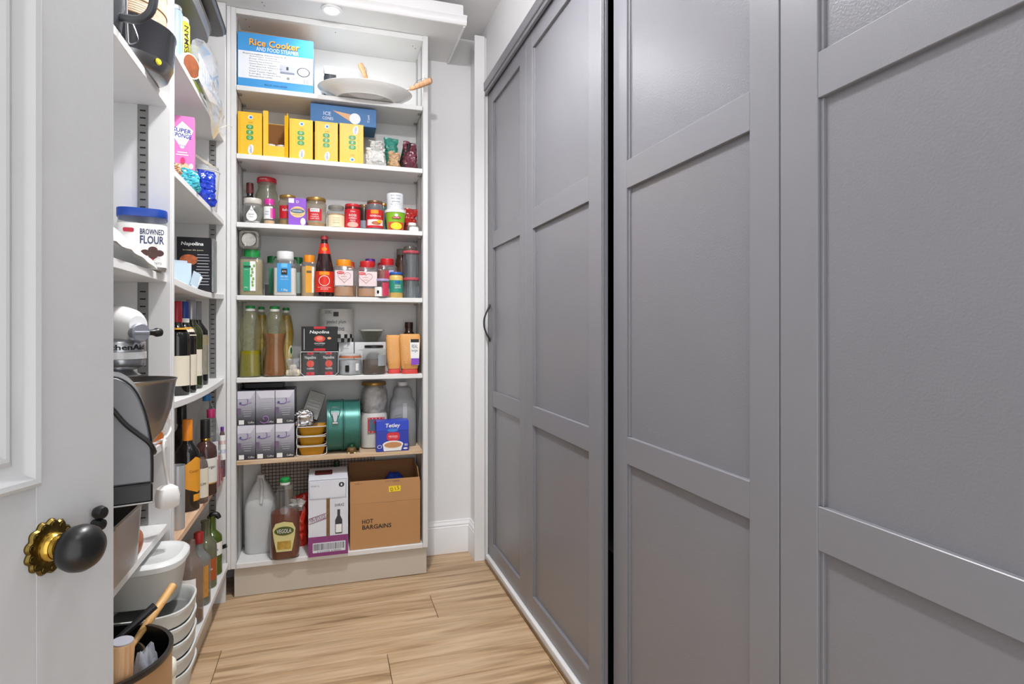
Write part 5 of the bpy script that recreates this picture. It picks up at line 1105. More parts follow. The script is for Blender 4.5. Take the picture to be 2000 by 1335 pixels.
# tea box
t, w, h, y = carton('tea_box', 'royal blue box of tea bags with a teacup picture', 'box', 735, 798, 822, 2.6045, 0.062, Z, M_('tea_royal_blue', '#2036a8', 0.35))
TB = M_('tea_lid_blue', '#2342c4', 0.35)
box('lid', -w / 2 - 0.0006, w / 2 + 0.0006, y - 0.0004, 0.0315, h * 0.68, h + 0.0008, TB, t, bev=0.001)
y2 = y - 0.001
lettering(t, 'Tetley', WHITE, w=w * 0.46, h=h * 0.17, z=h * 0.84, y=y2 - 0.0006, weight=0.02, shear=0.1); decal('sky_patch', ell(w * 0.17, h * 0.06, 0, h * 0.70), M_('print_azure', '#3a82d8'), t, y2)
decal('red_plate', rrect(w * 0.40, h * 0.28, 0.02 * w, h * 0.49, w * 0.1), M_('print_poppy_red', '#d42a3c'), t, y2); lettering(t, 'ORIGINAL', WHITE, w=w * 0.29, h=h * 0.05, x=0.02 * w, z=h * 0.50, y=y2 - 0.0006); lettering(t, 'tea bags', WHITE, w=w * 0.25, h=h * 0.03, x=0.02 * w, z=h * 0.45, y=y2 - 0.0006)
decal('cup_print', [(-w * 0.30, h * 0.22), (w * 0.32, h * 0.22), (w * 0.26, h * 0.02), (-w * 0.27, h * 0.02)], WHITE, t, y2); decal('cup_print', ell(w * 0.32, h * 0.125, 0.01 * w, h * 0.23), WHITE, t, y2 - 0.0005); decal('tea_print', ell(w * 0.27, h * 0.095, 0.01 * w, h * 0.215), M_('tea_brown', '#c98e5a'), t, y2 - 0.001); decal('handle_print', ell(w * 0.07, h * 0.03, w * 0.40, h * 0.08), WHITE, t, y2); lettering(t, '80', WHITE, w=w * 0.10, x=w * 0.42, z=h * 0.20, y=y2 - 0.0005); decal('seal_print', ell(w * 0.07, h * 0.06, -w * 0.40, h * 0.17), WHITE, t, y2); decal('seal_print', ell(w * 0.055, h * 0.047, -w * 0.40, h * 0.17), M_('tea_royal_blue', '#2036a8', 0.35), t, y2 - 0.0004)

# ---- bottom shelf: jug, syrup, wine box, cardboard box ----------------------------------------------
Z = BZ[7]
Yc = 2.737; a, b = Xat(479, Yc), Xat(540, Yc); r = (b - a) / 2; xc = (a + b) / 2; h = Zat(926, xc, Yc) - Z
t = thing('milk_jug', 'large milky plastic jug half full, at the left of the bottom shelf', 'jug', (xc, Yc, Z + e5))
lathe('body', [(0.90 * r, 0), (0.98 * r, 0.03 * h), (r, 0.30 * h), (r, 0.58 * h), (0.92 * r, 0.68 * h), (0.55 * r, 0.85 * h), (0.26 * r, 0.93 * h), (0.25 * r, 0.985 * h), (0.27 * r, h), (0, h)], MILKP, t, n=4, sy=0.92, seg=36)
lathe('contents', [(0.86 * r, 0.005), (0.95 * r, 0.03 * h), (0.96 * r, 0.43 * h)], M_('jug_liquid', '#b4b8bc', 0.2), t, n=4, sy=0.92, seg=36)
tube('grip', [(0.0, -0.20 * r, 0.95 * h), (0.12 * r, -0.55 * r, 0.87 * h), (0.12 * r, -0.82 * r, 0.76 * h), (0.10 * r, -0.90 * r, 0.66 * h)], 0.11 * r, MILKP, t, seg=10)
Yc = 2.622; a, b = Xat(527, Yc), Xat(586, Yc); r = (b - a) / 2; xc = (a + b) / 2; h = Zat(932, xc, Yc) - Z
t = thing('syrup_bottle', 'big amber syrup bottle with green cap and oval label', 'bottle', (xc, Yc, Z + e5))
P = [(0.86, 0), (0.97, 0.02), (1.0, 0.12), (0.98, 0.35), (0.96, 0.55), (0.82, 0.70), (0.52, 0.85), (0.34, 0.91), (0.30, 0.93), (0.30, 0.95)]
lathe('body', [(p[0] * r, p[1] * h) for p in P], CLEAR2, t, n=2.6, sy=0.8, seg=36); SY = M_('amber_syrup', '#7a3410', 0.1, var=0.15)
lathe('contents', [(p[0] * r * 0.96, max(0.02 * h, p[1] * h)) for p in P[:5]] + [(0.90 * r, 0.57 * h)], SY, t, n=2.6, sy=0.8, seg=36)
lathe('cap_ring', [(0.33 * r, 0.915 * h), (0.34 * r, 0.92 * h), (0.34 * r, 0.945 * h)], WHITE, t); lathe('cap', [(0.35 * r, 0.9455 * h), (0.36 * r, 0.95 * h), (0.34 * r, 0.985 * h), (0.24 * r, h), (0, h)], GREEN, t)
yb = -0.80 * r
lp = [(0.80 * r * sx_, h * z_) for sx_, z_ in ((-0.62, 0.12), (0.62, 0.12), (0.86, 0.30), (0.92, 0.40), (0.7, 0.47), (0.0, 0.49), (-0.7, 0.47), (-0.92, 0.40), (-0.86, 0.30))]
decal('label', lp, M_('label_parchment', '#d8cf8e'), t, yb - 0.006); decal('label_plate', ell(r * 0.64, h * 0.055, 0, h * 0.375), M_('label_olive_dark', '#4c5a24'), t, yb - 0.0068); lettering(t, 'VEGOLA', WHITE, w=r * 0.95, h=h * 0.05, z=h * 0.375, y=yb - 0.0076); decal('picture_print', rrect(r * 0.9, h * 0.10, 0, h * 0.20, 0.002), M_('print_harvest', '#b9963c', var=0.6, nscale=60), t, yb - 0.0068)
lathe('shoulder_boss', [(0.28 * r, 0), (0.27 * r, 0.004), (0, 0.006)], CLEARP, t, loc=(0, -0.74 * r, 0.62 * h), rot=(pi / 2 - 0.25, 0, 0))
t, w, h = bag('snack_bag', 'red and white crinkled food bag between syrup bottle and wine box', 572, 602, 961, 2.745, Z, M_('red_film', '#c8301c', 0.22, var=0.25, nscale=20, bump=0.5, bscale=30), 101, dep=0.08, pinch=0.0)
pouch('white_edge', 0.05, 0.03, 0.05, M_('white_film', '#ddd6cf', 0.3), t, seed=103, loc=(-0.012, -0.034, h * 0.70))
t, r, h = jar('spice_tub', 'small beige tub with a pale lid behind the syrup bottle', 'tub', 556, 573, 945, 2.790, Z, M_('beige_tub', '#b09470', 0.5), M_('lid_bone', '#d8d0c0', 0.4), lid=(1.0, 0.02), neck=0.95)
# wine box
t, w, h, y = carton('wine_box', 'tall white and purple bag-in-box of shiraz with bottle picture', 'box', 602, 680, 937, 2.578, 0.165, Z, M_('wine_box_white', '#dfe2ea', 0.4))
MAUVE = M_('wine_mauve', '#8a3c78', 0.4)
h0 = h; yy = y
decal('purple_field', rrect(w * 0.995, h * 0.26, 0, h * 0.131, 0.0005), MAUVE, t, y)
tube('tap_flap_edge', [(-w * 0.48, y - 0.001, h * 0.99), (-w * 0.47, y - 0.001, h * 0.80), (-w * 0.38, y - 0.001, h * 0.765), (w * 0.38, y - 0.001, h * 0.765), (w * 0.44, y - 0.001, h * 0.79), (w * 0.45, y - 0.001, h * 0.99)], 0.0012, M_('print_pale_grey', '#b9bfcc'), t, seg=5, sub=4)
prism('tap_flap', [(-w * 0.47, h * 0.99), (-w * 0.46, h * 0.80), (-w * 0.38, h * 0.77), (w * 0.37, h * 0.77), (w * 0.43, h * 0.80), (w * 0.44, h * 0.99)], y - 0.0012, y - 0.0002, M_('wine_box_white', '#dfe2ea', 0.4), t)
box('pull_strip', -0.008, 0.006, y - 0.0012, y, h * 0.26, h * 0.765, M_('strip_brown', '#7a5c3a', 0.6, var=0.5, nscale=80), t)
lettering(t, 'SHIRAZ', M_('print_charcoal', '#33343a'), w=w * 0.24, h=h * 0.035, x=w * 0.28, z=h * 0.66, y=y - 0.0006, rot=2)
lettering(t, 'VIN ROUGE', M_('print_wine', '#7a2048'), w=w * 0.40, h=h * 0.055, x=-w * 0.27, z=h * 0.50, y=y - 0.0006, rot=12); tube('stamp_edge', [(-w * 0.48, y - 0.0008, h * 0.435), (-w * 0.06, y - 0.0008, h * 0.495), (-w * 0.06, y - 0.0008, h * 0.565), (-w * 0.48, y - 0.0008, h * 0.505)], 0.0009, M_('print_wine', '#7a2048'), t, seg=4, closed=True, sub=1)
bx_ = w * 0.26
decal('bottle_print', [(bx_ + p[0] * w, p[1] * h) for p in ((-0.09, 0.28), (0.09, 0.28), (0.09, 0.46), (0.035, 0.52), (0.035, 0.60), (-0.035, 0.60), (-0.035, 0.52), (-0.09, 0.46))], M_('print_charcoal', '#33343a'), t, y - 0.0005); decal('bottle_label_print', rrect(w * 0.15, h * 0.11, bx_, h * 0.35, 0.0005), WHITE, t, y - 0.001); decal('seal_print', ell(w * 0.07, h * 0.033, w * 0.33, h * 0.93), M_('print_charcoal', '#33343a'), t, y - 0.0016); decal('seal_print', ell(w * 0.02, h * 0.016, w * 0.33, h * 0.93), WHITE, t, y - 0.002)
lettering(t, 'WINE 3L', GREYPR, w=w * 0.22, h=h * 0.02, x=-w * 0.33, z=h * 0.93, y=y - 0.0018)
decal('barcode_field', rrect(w * 0.82, h * 0.13, 0.02 * w, h * 0.115, 0.002), M_('wine_box_white', '#dfe2ea', 0.4), t, y - 0.0005)
q = random.Random(5); xx = -w * 0.36
while xx < w * 0.40:
    bw = w * q.choice((0.006, 0.010, 0.016)); decal('barcode', rrect(bw, h * 0.085, xx, h * 0.125, 0.0001), M_('print_charcoal', '#33343a'), t, y - 0.001, sub=1); xx += bw + w * q.choice((0.008, 0.014))
lettering(t, '5 012345 678900', M_('print_charcoal', '#33343a'), w=w * 0.6, h=h * 0.018, x=0.02 * w, z=h * 0.062, y=y - 0.001)
# open top: two back flaps lifted, dark slot
box('top_flap', -w / 2 + 0.001, w / 2 - 0.001, -0.082, 0.05, h, h + 0.002, M_('wine_box_white', '#dfe2ea', 0.4), t, rot=(radians(9), 0, 0), loc=(0, -0.018, h + 0.0125)); decal('top_slot', rrect(w * 0.45, 0.05, -w * 0.12, 0, 0.006), M_('slot_dark_red', '#5a2422', 0.6), t, 0).matrix_local = Matrix.Translation((0.0, -0.01, h + 0.0165)) @ Matrix.Rotation(radians(9), 4, 'X') @ Matrix.Rotation(-pi / 2, 4, 'X')
# cardboard box, open
Yf = 2.608; a, b = Xat(683.5, Yf), Xat(821, Yf); w = b - a; dep = 0.185; h = Zat(936, (a + b) / 2, Yf) - Z
t = thing('cardboard_box', 'open brown cardboard box with black lettering and a yellow sticker', 'box', ((a + b) / 2, Yf + dep / 2, Z + e5))
th = 0.003
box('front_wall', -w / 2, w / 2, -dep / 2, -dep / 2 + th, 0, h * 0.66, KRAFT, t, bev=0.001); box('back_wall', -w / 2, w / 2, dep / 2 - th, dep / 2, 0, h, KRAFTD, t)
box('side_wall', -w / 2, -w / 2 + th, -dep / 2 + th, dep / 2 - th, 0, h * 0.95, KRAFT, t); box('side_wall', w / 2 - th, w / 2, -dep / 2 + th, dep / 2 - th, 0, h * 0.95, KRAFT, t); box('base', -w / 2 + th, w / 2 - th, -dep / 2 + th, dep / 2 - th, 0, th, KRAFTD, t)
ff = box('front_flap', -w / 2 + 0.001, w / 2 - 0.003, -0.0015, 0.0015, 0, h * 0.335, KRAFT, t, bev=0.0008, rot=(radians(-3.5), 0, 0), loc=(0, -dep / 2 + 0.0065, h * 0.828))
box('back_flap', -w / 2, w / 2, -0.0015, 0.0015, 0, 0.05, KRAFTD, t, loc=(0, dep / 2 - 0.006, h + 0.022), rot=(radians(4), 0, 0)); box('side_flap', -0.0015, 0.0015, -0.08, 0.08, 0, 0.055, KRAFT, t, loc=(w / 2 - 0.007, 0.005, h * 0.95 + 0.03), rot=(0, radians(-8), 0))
y = -dep / 2 - 0.0006
lettering(t, 'HOT', M_('print_carbon', '#2a211b'), w=w * 0.155, h=h * 0.065, x=-w * 0.255, z=h * 0.40, y=y, weight=0.02); lettering(t, 'BARGAINS', M_('print_carbon', '#2a211b'), w=w * 0.41, h=h * 0.065, x=-w * 0.125, z=h * 0.315, y=y, weight=0.02)
lettering(ff, 'LIFT HERE', M_('print_umber', '#6a4a30'), w=w * 0.2, h=h * 0.02, x=w * 0.1, z=h * 0.135, y=-0.0024); lettering(ff, 'CODE 12', M_('print_umber', '#6a4a30'), w=w * 0.1, h=h * 0.018, x=-w * 0.38, z=h * 0.13, y=-0.0024)
st = decal('sticker', rrect(w * 0.17, h * 0.085, w * 0.13, h * 0.02, 0.001), M_('sticker_yellow', '#f2d21e'), ff, -0.0024); lettering(ff, 'D 1.5', BLACK, w=w * 0.12, h=h * 0.05, x=w * 0.13, z=h * 0.02, y=-0.003, rot=10)
bb = thing('plastic_bag', 'bright blue plastic bag lying inside the cardboard box', 'bag', ((a + b) / 2 + 0.05, Yf + dep / 2 + 0.01, Z + 0.0045)); blob('bag', 0.16, 0.14, h * 1.0, M_('blue_carrier', '#1f3f9c', 0.3, bump=0.4, bscale=30), bb, seed=111, amp=0.12, pinch=0.3)
# black wire grid rack standing behind, with a little green-capped bottle
Yg = 2.802; a, b = Xat(511, Yg), Xat(731, Yg); zt = 0.536; zb = Z
g = thing('wire_grid', 'black wire grid panel standing against the back of the bottom shelf', 'wire rack', ((a + b) / 2, Yg, zb + e5)); WIRE = M_('black_wire', '#1c1c1c', 0.4)
box('backing_board', -(b - a) / 2, (b - a) / 2, 0.004, 0.007, 0.0, zt - zb, M_('backing_buff', '#b8a89a', 0.7), g)
nv = int((b - a) / 0.0145)
for i in range(nv + 1): box('wire', -0.0011, 0.0011, -0.0011, 0.0011, 0, zt - zb, WIRE, g, loc=(-(b - a) / 2 + i * (b - a) / nv, 0, (zt - zb) / 2))
nh = int(0.18 / 0.0145)
for i in range(nh): box('wire', -(b - a) / 2, (b - a) / 2, -0.0011, 0.0011, -0.0011, 0.0011, WIRE, g, loc=(0, -0.0022, zt - zb - 0.006 - i * 0.0145))
t, r, h = jar('green_bottle', 'dark green topped bottle standing behind the wine box', 'bottle', 646, 669, 900, 2.765, Z, M_('olive_bottle', '#5c5a34', 0.2), M_('cap_bottle_green', '#1c3f20', 0.4), lid=(0.5, 0.03), neck=0.45, shoulder=0.66)
# ================================================================== SIDE SHELVES: CORNER BAY
def left(name, label, cat, x, X, shelf, yaw=15, group=None, dz=0.0):
    Y = Yat(x, X)
    return thing(name, label, cat, (X, Y, cz(shelf, Y) + dz + (0.0016 if shelf in SAG else 0)), yaw, group), D(X, Y) / F, Y
def zl(y, X, Y, shelf): return Zat(y, X, Y) - cz(shelf, Y)
# ---- shelf a (top): tins, bag, baking trays
def can(name, label, x, X, ytop, rpx, m, shelf='a', top=None, yaw=20):
    t, s, Y = left(name, label, 'can', x, X, shelf, yaw); r = rpx * s; h = zl(ytop, X, Y, shelf)
    lathe('body', [(0.95 * r, 0), (r, 0.003), (r, h * 0.90), (0.86 * r, h * 0.93)], m, t); lathe('cap', [(0.88 * r, h * 0.93), (0.9 * r, h * 0.935), (0.88 * r, h * 0.985), (0.8 * r, h), (0, h)], top or M_('cap_white', '#ececec', 0.35), t)
    return t, r, h
t, r, h = can('spray_can', 'pale blue and white spray can at the front of the top corner shelf', 340, -0.450, 12, 15, M_('can_pale_blue', '#8fa6c8', 0.35), top=M_('can_top_silver', '#b8bcc0', 0.3, metal=0.8))
decal('swoosh_print', [(-r * 0.2, h * 0.12), (r * 0.9, h * 0.06), (r * 0.9, h * 0.10), (-r * 0.1, h * 0.20)], RED, t, r=r + 0.001)
t, r, h = can('spray_can', 'tall yellow spray can with dark lettering behind the pale blue can', 353, -0.445, 36, 16, M_('can_lemon', '#d8d01e', 0.35))
lettering(t, 'KITESMAN', M_('print_carbon', '#2a211b'), w=h * 0.62, h=r * 0.62, x=r * 0.55, z=h * 0.55, r=r + 0.001, rot=90, weight=0.02)
X = -0.414; t, s, Y = left('round_tin', 'flat round tin with a red and brown picture, standing on edge', 'tin', 368, X, 'a', yaw=62)
R = 24.5 * s; rt = empty('tin_disc', (0, 0, R), rot=(pi / 2, 0, 0)); rt.parent = t
lathe('case', [(0, -0.012), (R * 0.97, -0.012), (R, -0.010), (R, 0.010), (R * 0.97, 0.012), (R * 0.9, 0.011), (0, 0.011)], M_('tin_chalk', '#d4d3cf', 0.4), rt, seg=40)
lathe('picture', [(0, 0.0122), (R * 0.86, 0.0122), (R * 0.86, 0.0115), (0, 0.0115)], M_('tin_picture', '#8a4a26', 0.4, var=0.7, nscale=45), rt, seg=36)
t, r, h = can('spray_can', 'short yellow-green can behind the round picture tin', 376, -0.452, 92, 14, M_('can_lime', '#b8be3c', 0.35), top=M_('can_lime', '#b8be3c', 0.35))
lettering(t, 'MAN', M_('print_carbon', '#2a211b'), w=h * 0.3, h=r * 0.6, x=r * 0.4, z=h * 0.55, r=r + 0.001, rot=90)
# clear bag with papers hanging over the shelf edge
X = -0.392
bagt = thing('plastic_bag', 'clear plastic bag with printed papers hanging over the corner shelf edge', 'bag', (X, 2.18, CZ['a'] + 0.0))
def cur(p, X=-0.396):
    Y = Yat(p[0], X); return (0.0, Y - 2.18, Zat(p[1], X, Y) - CZ['a'])
outl = [(382, 96), (384, 80), (392, 76), (405, 80), (416, 92), (424, 108), (424, 130), (421, 160), (420, 190), (421, 212), (428, 236), (432, 248), (424, 258), (413, 272), (409, 255), (408, 235), (404, 212), (398, 190), (391, 172), (385, 152)]
P2 = [cur(p) for p in outl]
cy = sum(p[1] for p in P2) / len(P2); czz = sum(p[2] for p in P2) / len(P2)
v, f = [], []; n = len(P2); RN = 9
def puff(t_, s_, y, z):
    zw = z + CZ['a']
    base = 0.034 * (1 - t_ ** 2) + 0.010 * noise.noise(Vector((y * 26, z * 26, s_ * 3.0)))
    x = base if s_ > 0 else -base * (0.25 if zw > CZ['a'] + 0.004 else 0.0)
    if zw < CZ['a'] + 0.012: x = max(x, 0.001 + 0.002 * (s_ > 0))
    return x - (0.016 if zw > CZ['a'] + 0.03 else 0.0)
for s_ in (1, -1):
    for k in range(RN + 1):
        tt = k / RN
        for p in P2:
            y = cy + (p[1] - cy) * tt; z = czz + (p[2] - czz) * tt
            v.append((puff(tt, s_, y, z), y + 0.004 * noise.noise(Vector((y * 40, z * 40, 9))), z))
for o in (0, (RN + 1) * n):
    for k in range(RN):
        for i in range(n):
            j = (i + 1) % n; q = (o + k * n + i, o + k * n + j, o + (k + 1) * n + j, o + (k + 1) * n + i)
            f.append(q if o else q[::-1])
mesh('bag', v, f, FILM2, bagt, smooth=80)
pp = [(385, 105), (419, 182), (419, 205), (404, 196), (383, 152)]
P3 = [cur(p) for p in pp]
v = [(0.004, p[1], p[2]) for p in P3]; mesh('paper_sheet', v + [(a - 0.0015, b, c) for a, b, c in v], [tuple(range(5)), (9, 8, 7, 6, 5)] + [(i, 5 + i, 5 + (i + 1) % 5, (i + 1) % 5) for i in range(5)], M_('paper_bright', '#f0f0f2', 0.6), bagt)
for i in range(5):
    a, b = Vector(cur((389 + i * 5, 116 + i * 12))), Vector(cur((391 + i * 5, 150 + i * 10)))
    q = Vector((0.0046, 0, 0))
    tube('print_line', [a + q, b + q], 0.0006, M_('print_mid_grey', '#80889a'), bagt, seg=4)
tube('bag_tie', [cur((422, 252)), (0.012,) + cur((436, 244))[1:], (0.02,) + cur((440, 247))[1:]], 0.0014, WHITE, bagt, seg=5)
# carton at the back of the shelf carrying a pile of baking trays
cb2 = thing('storage_box', 'dark storage carton behind the yellow cans, under the baking trays', 'box', (-0.62, 2.20, CZ['a'] + e5)); box('body', -0.10, 0.10, -0.24, 0.24, 0, 0.262, M_('carton_dark_grey', '#4a4a4c', 0.6), cb2, bev=0.002)  # plain dark grey carton body
zt = CZ['a'] + 0.264
TRAY = M_('baking_tray_grey', '#8b8d8f', 0.35, metal=0.6, var=0.12, nscale=20); TRAYD = M_('baking_tray_dark', '#5c5f63', 0.4, metal=0.5, var=0.1)
for i, (m, dx, dy, hh, lb) in enumerate(((TRAY, 0.0, 0.0, 0.040, 'rounded grey baking tin, lowest in the pile above the cans'), (TRAYD, -0.03, 0.015, 0.022, 'dark baking sheet in the middle of the tray pile'), (TRAYD, 0.035, 0.04, 0.018, 'thin steel baking sheet jutting out on top of the tray pile'))):
    t = thing('baking_tray', lb, 'baking tray', (-0.555 + dx, 2.17 + dy, zt + 0.0008), 0, 'baking trays piled in the corner bay')
    lathe('pan', [(0.90, 0), (0.94, 0.002), (0.975, hh - 0.003), (1.0, hh - 0.002), (1.0, hh), (0.97, hh), (0.93, 0.004), (0, 0.004)], m, t, n=(5 if i == 0 else 14), sx=0.155, sy=0.235, seg=64)
    zt += hh + 0.001
# ---- shelf b: baking packets and bags
X = -0.452; t, s, Y = left('baking_mix_box', 'tall pink cake mix box with a cupcake picture', 'box', 356, X, 'b', yaw=8); w = 42 * s; h = zl(226, X, Y, 'b')
box('body', -w / 2, w / 2, 0, 0.05, 0, h, M_('box_pink', '#d878b8', 0.35), t, bev=0.001); y = -0.0006
decal('white_flash', [(-w * 0.45, h * 0.78), (w * 0.0, h * 0.93), (w * 0.45, h * 0.82), (w * 0.30, h * 0.72), (w * 0.05, h * 0.58), (-w * 0.05, h * 0.58), (-w * 0.3, h * 0.70)], WHITE, t, y); lettering(t, 'SUPER', NAVY, w=w * 0.75, h=h * 0.055, z=h * 0.81, y=y - 0.0006, rot=-6, weight=0.02); lettering(t, 'SPONGE', NAVY, w=w * 0.75, h=h * 0.055, z=h * 0.745, y=y - 0.0006, rot=-6, weight=0.02)
lettering(t, 'mix', PURP, w=w * 0.25, z=h * 0.62, y=y - 0.0004, rot=-6); decal('text_bar', rrect(w * 0.4, h * 0.012, 0, h * 0.53, 0.0004), WHITE, t, y); decal('text_bar', rrect(w * 0.5, h * 0.012, 0, h * 0.50, 0.0004), WHITE, t, y)
decal('case_print', [(-w * 0.18, h * 0.13), (w * 0.30, h * 0.13), (w * 0.36, h * 0.27), (-w * 0.24, h * 0.27)], M_('print_cerise', '#d8326e'), t, y); decal('cake_print', ell(w * 0.24, h * 0.08, w * 0.06, h * 0.32), M_('print_sponge', '#dcc09a'), t, y - 0.0004); decal('icing_print', ell(w * 0.1, h * 0.05, w * 0.02, h * 0.42), M_('print_cerise', '#d8326e'), t, y - 0.0004); decal('badge', ell(w * 0.09, h * 0.035, w * 0.36, h * 0.36), WHITE, t, y - 0.0006)
X = -0.462; t, s, Y = left('mixing_bowl', 'translucent plastic tub with a loose cream lid tilted on it', 'tub', 402, -0.438, 'b', yaw=0); X = -0.438; r = 25 * s; h = zl(335, X, Y, 'b')
lathe('bowl', [(0.72 * r, 0), (0.78 * r, 0.004), (0.98 * r, h - 0.004), (1.03 * r, h - 0.003), (1.03 * r, h), (0.97 * r, h), (0.75 * r, 0.006), (0, 0.006)], MILKP, t, seg=36)
lathe('tilted_lid', [(0, 0.004), (0.98 * r, 0.004), (1.0 * r, 0.0), (1.06 * r, 0.0), (1.06 * r, 0.009), (0, 0.009)], M_('lid_cream', '#d9d2c0', 0.35), t, seg=36, loc=(-0.004, 0, h + 0.032), rot=(radians(6), radians(33), 0))
lathe('liner', [(0.80 * r, h * 0.5), (0.94 * r, h - 0.006), (0.90 * r, h + 0.016), (0, h + 0.020)], M_('milky_film', '#c8cccc', 0.2, alpha=0.6), t)
def lbag(name, label, x, X, shelf, ytop, wpx, m, seed, dep=0.05, yaw=25, amp=0.16, pinch=0.3, crease=0.07):
    t, s, Y = left(name, label, 'bag', x, X, shelf, yaw); pouch('bag', wpx * s, dep, zl(ytop, X, Y, shelf), m, t, seed=seed, wr=0.006, taper=pinch * 0.4, top=0.2); return t
lbag('food_bag', 'teal and lime film bag lying at the front of the second corner shelf', 366, -0.428, 'b', 331, 46, M_('teal_sheen', '#3fa4b4', 0.2, var=0.35, nscale=25, bump=0.4, bscale=30), 121)
lbag('food_bag', 'royal blue foil bag at the edge of the second corner shelf', 403, -0.416, 'b', 333, 36, M_('royal_foil', '#1c3aac', 0.18, var=0.3, nscale=20, bump=0.6, bscale=30), 131, pinch=0.5)
lbag('food_bag', 'small tan packet half behind the bay divider below the pink box', 338, -0.424, 'b', 318, 24, M_('tan_packet', '#c9a07c', 0.5, var=0.3, nscale=30), 141)
# ---- shelf c: black box and pale carton
Yf = 2.31; a, b = Xat(345, Yf), Xat(418, Yf); w = b - a; zb = cz('c', Yf + 0.03) + 0.0018
t = thing('pasta_box', 'black food box standing upright with silver foil along one edge', 'box', ((a + b) / 2, Yf + 0.03, zb)); h = Zat(463, (a + b) / 2, Yf) - zb; y = -0.0306
box('body', -w / 2, w / 2 - 0.010, -0.03, 0.03, 0, h, M_('box_jet', '#1e1e22', 0.35), t, bev=0.001); box('foil_edge', w / 2 - 0.0098, w / 2, -0.028, 0.028, 0.0, h - 0.002, FOIL, t, bev=0.002)
lettering(t, 'Napolina', WHITE, w=w * 0.60, h=h * 0.085, x=-w * 0.08, z=h * 0.87, y=y - 0.0004, shear=0.15, weight=0.02); lettering(t, 'bronze die pasta', CREAM, w=w * 0.55, h=h * 0.03, x=-w * 0.06, z=h * 0.76, y=y - 0.0004); decal('dish_print', ell(w * 0.24, h * 0.10, -w * 0.18, h * 0.58), M_('print_ragu', '#a85a34', var=0.7, nscale=90), t, y - 0.0003)
for i in range(11): decal('text_bar', rrect(w * (0.30 + 0.1 * ((i * 7) % 3) / 3), h * 0.010, w * 0.20, h * (0.68 - 0.055 * i), 0.0003), M_('print_mist', '#c4c4ca'), t, y - 0.0003)
X = -0.440; t, s, Y = left('tissue_carton', 'torn open pale blue carton in front of the black food box', 'carton', 355, X, 'c', yaw=25); w = 34 * s; h = zl(506, X, Y, 'c'); PB = M_('carton_ice_blue', '#bcd0de', 0.45)
box('back_wall', -w / 2, w / 2, 0.050, 0.052, 0, h, PB, t); box('front_wall', -w / 2, w / 2, 0, 0.002, 0, h * 0.86, PB, t); box('side_wall', -w / 2, -w / 2 + 0.002, 0.002, 0.050, 0, h * 0.95, PB, t); box('side_wall', w / 2 - 0.002, w / 2, 0.002, 0.050, 0, h * 0.8, PB, t); box('contents', -w / 2 + 0.003, w / 2 - 0.003, 0.003, 0.049, 0, h * 0.62, KRAFTD, t); box('torn_flap', -0.014, 0.014, -0.001, 0.001, 0, h * 0.5, PB, t, loc=(w / 2 + 0.010, -0.006, h * 0.30), rot=(0, radians(18), radians(30)))
X = -0.420; t, s, Y = left('paper_packet', 'small crumpled white paper packet beside the torn pale carton', 'packet', 382, X, 'c', yaw=25); box('packet', -0.014, 0.014, -0.006, 0.006, 0, 0.045, M_('packet_ice', '#dce4ea', 0.5), t, bev=0.003, rot=(0, radians(24), 0), loc=(0.0, 0, 0.0262))
# ---- shelf d: wine bottles
WB = [(0.93, 0), (1.0, 0.012), (1.0, 0.60), (0.96, 0.65), (0.72, 0.70), (0.45, 0.745), (0.37, 0.79), (0.36, 0.965), (0.41, 0.967), (0.41, 0.995), (0, 1.0)]
def bottle(label, x, X, shelf, ytop, r, glass, caps=None, capz=0.78, lab=None, yaw=22, prof=WB, name='wine_bottle', group=None, h=None, text=None, capr=0.40, fill=None):
    t, s, Y = left(name, label, 'bottle', x, X, shelf, yaw, group); h = h or zl(ytop, X, Y, shelf)
    lathe('glass', [(p[0] * r, p[1] * h) for p in prof], glass, t, seg=28)
    if fill:
        q = [(p[0] * r * 0.94, max(0.004, p[1] * h)) for p in prof if p[1] < fill[1]]; q.append((q[-1][0], fill[1] * h)); lathe('contents', q, fill[0], t, seg=28)
    if caps: lathe('capsule', [(capr * r * 1.02, capz * h), (capr * r * 1.03, capz * h + 0.001), (capr * r * 1.03, 1.0 * h), (capr * r * 0.96, h + 0.002), (0, h + 0.002)], caps, t)
    for lb in (lab or ()):
        band('label', r, lb[1] * h, lb[2] * h, lb[0], t, half=lb[3], r1=(r * lb[4] if len(lb) > 4 else None))
    if text: lettering(t, text[0], text[1], w=r * text[2], x=r * (text[4] if len(text) > 4 else 0), z=text[3] * h, r=r + 0.0018)
    return t, r, h
G_ = 'wine bottles on the corner shelf'
CRM = M_('label_ivory', '#ddd5c0', 0.5)
t, r, h = bottle('wine bottle with a red capsule beside the bay divider', 345, -0.452, 'd', 590, 0.037, DKGLASS, M_('capsule_red', '#a8202c', 0.35), lab=[(CRM, 0.10, 0.42, 60), (M_('label_gold_band', '#b9892c', 0.35), 0.70, 0.72, 180, 0.72)], group=G_)
t, r, h = bottle('wine bottle with a blue and white capsule and cream shoulder label', 359, -0.450, 'd', 591, 0.037, DKGLASS, M_('capsule_blue', '#1c3a8c', 0.35), group=G_, yaw=30)
lathe('capsule_ring', [(0.425 * r, 0.775 * h), (0.43 * r, 0.78 * h), (0.43 * r, 0.82 * h)], WHITE, t); band('shoulder_label', r * 0.98, 0.63 * h, 0.705 * h, CRM, t, half=110, r1=r * 0.72); band('gold_band', r * 0.70, 0.708 * h, 0.722 * h, M_('label_gold_band', '#b9892c', 0.35), t, r1=r * 0.60)
band('label', r, 0.08 * h, 0.42 * h, CRM, t, half=48, center=60)
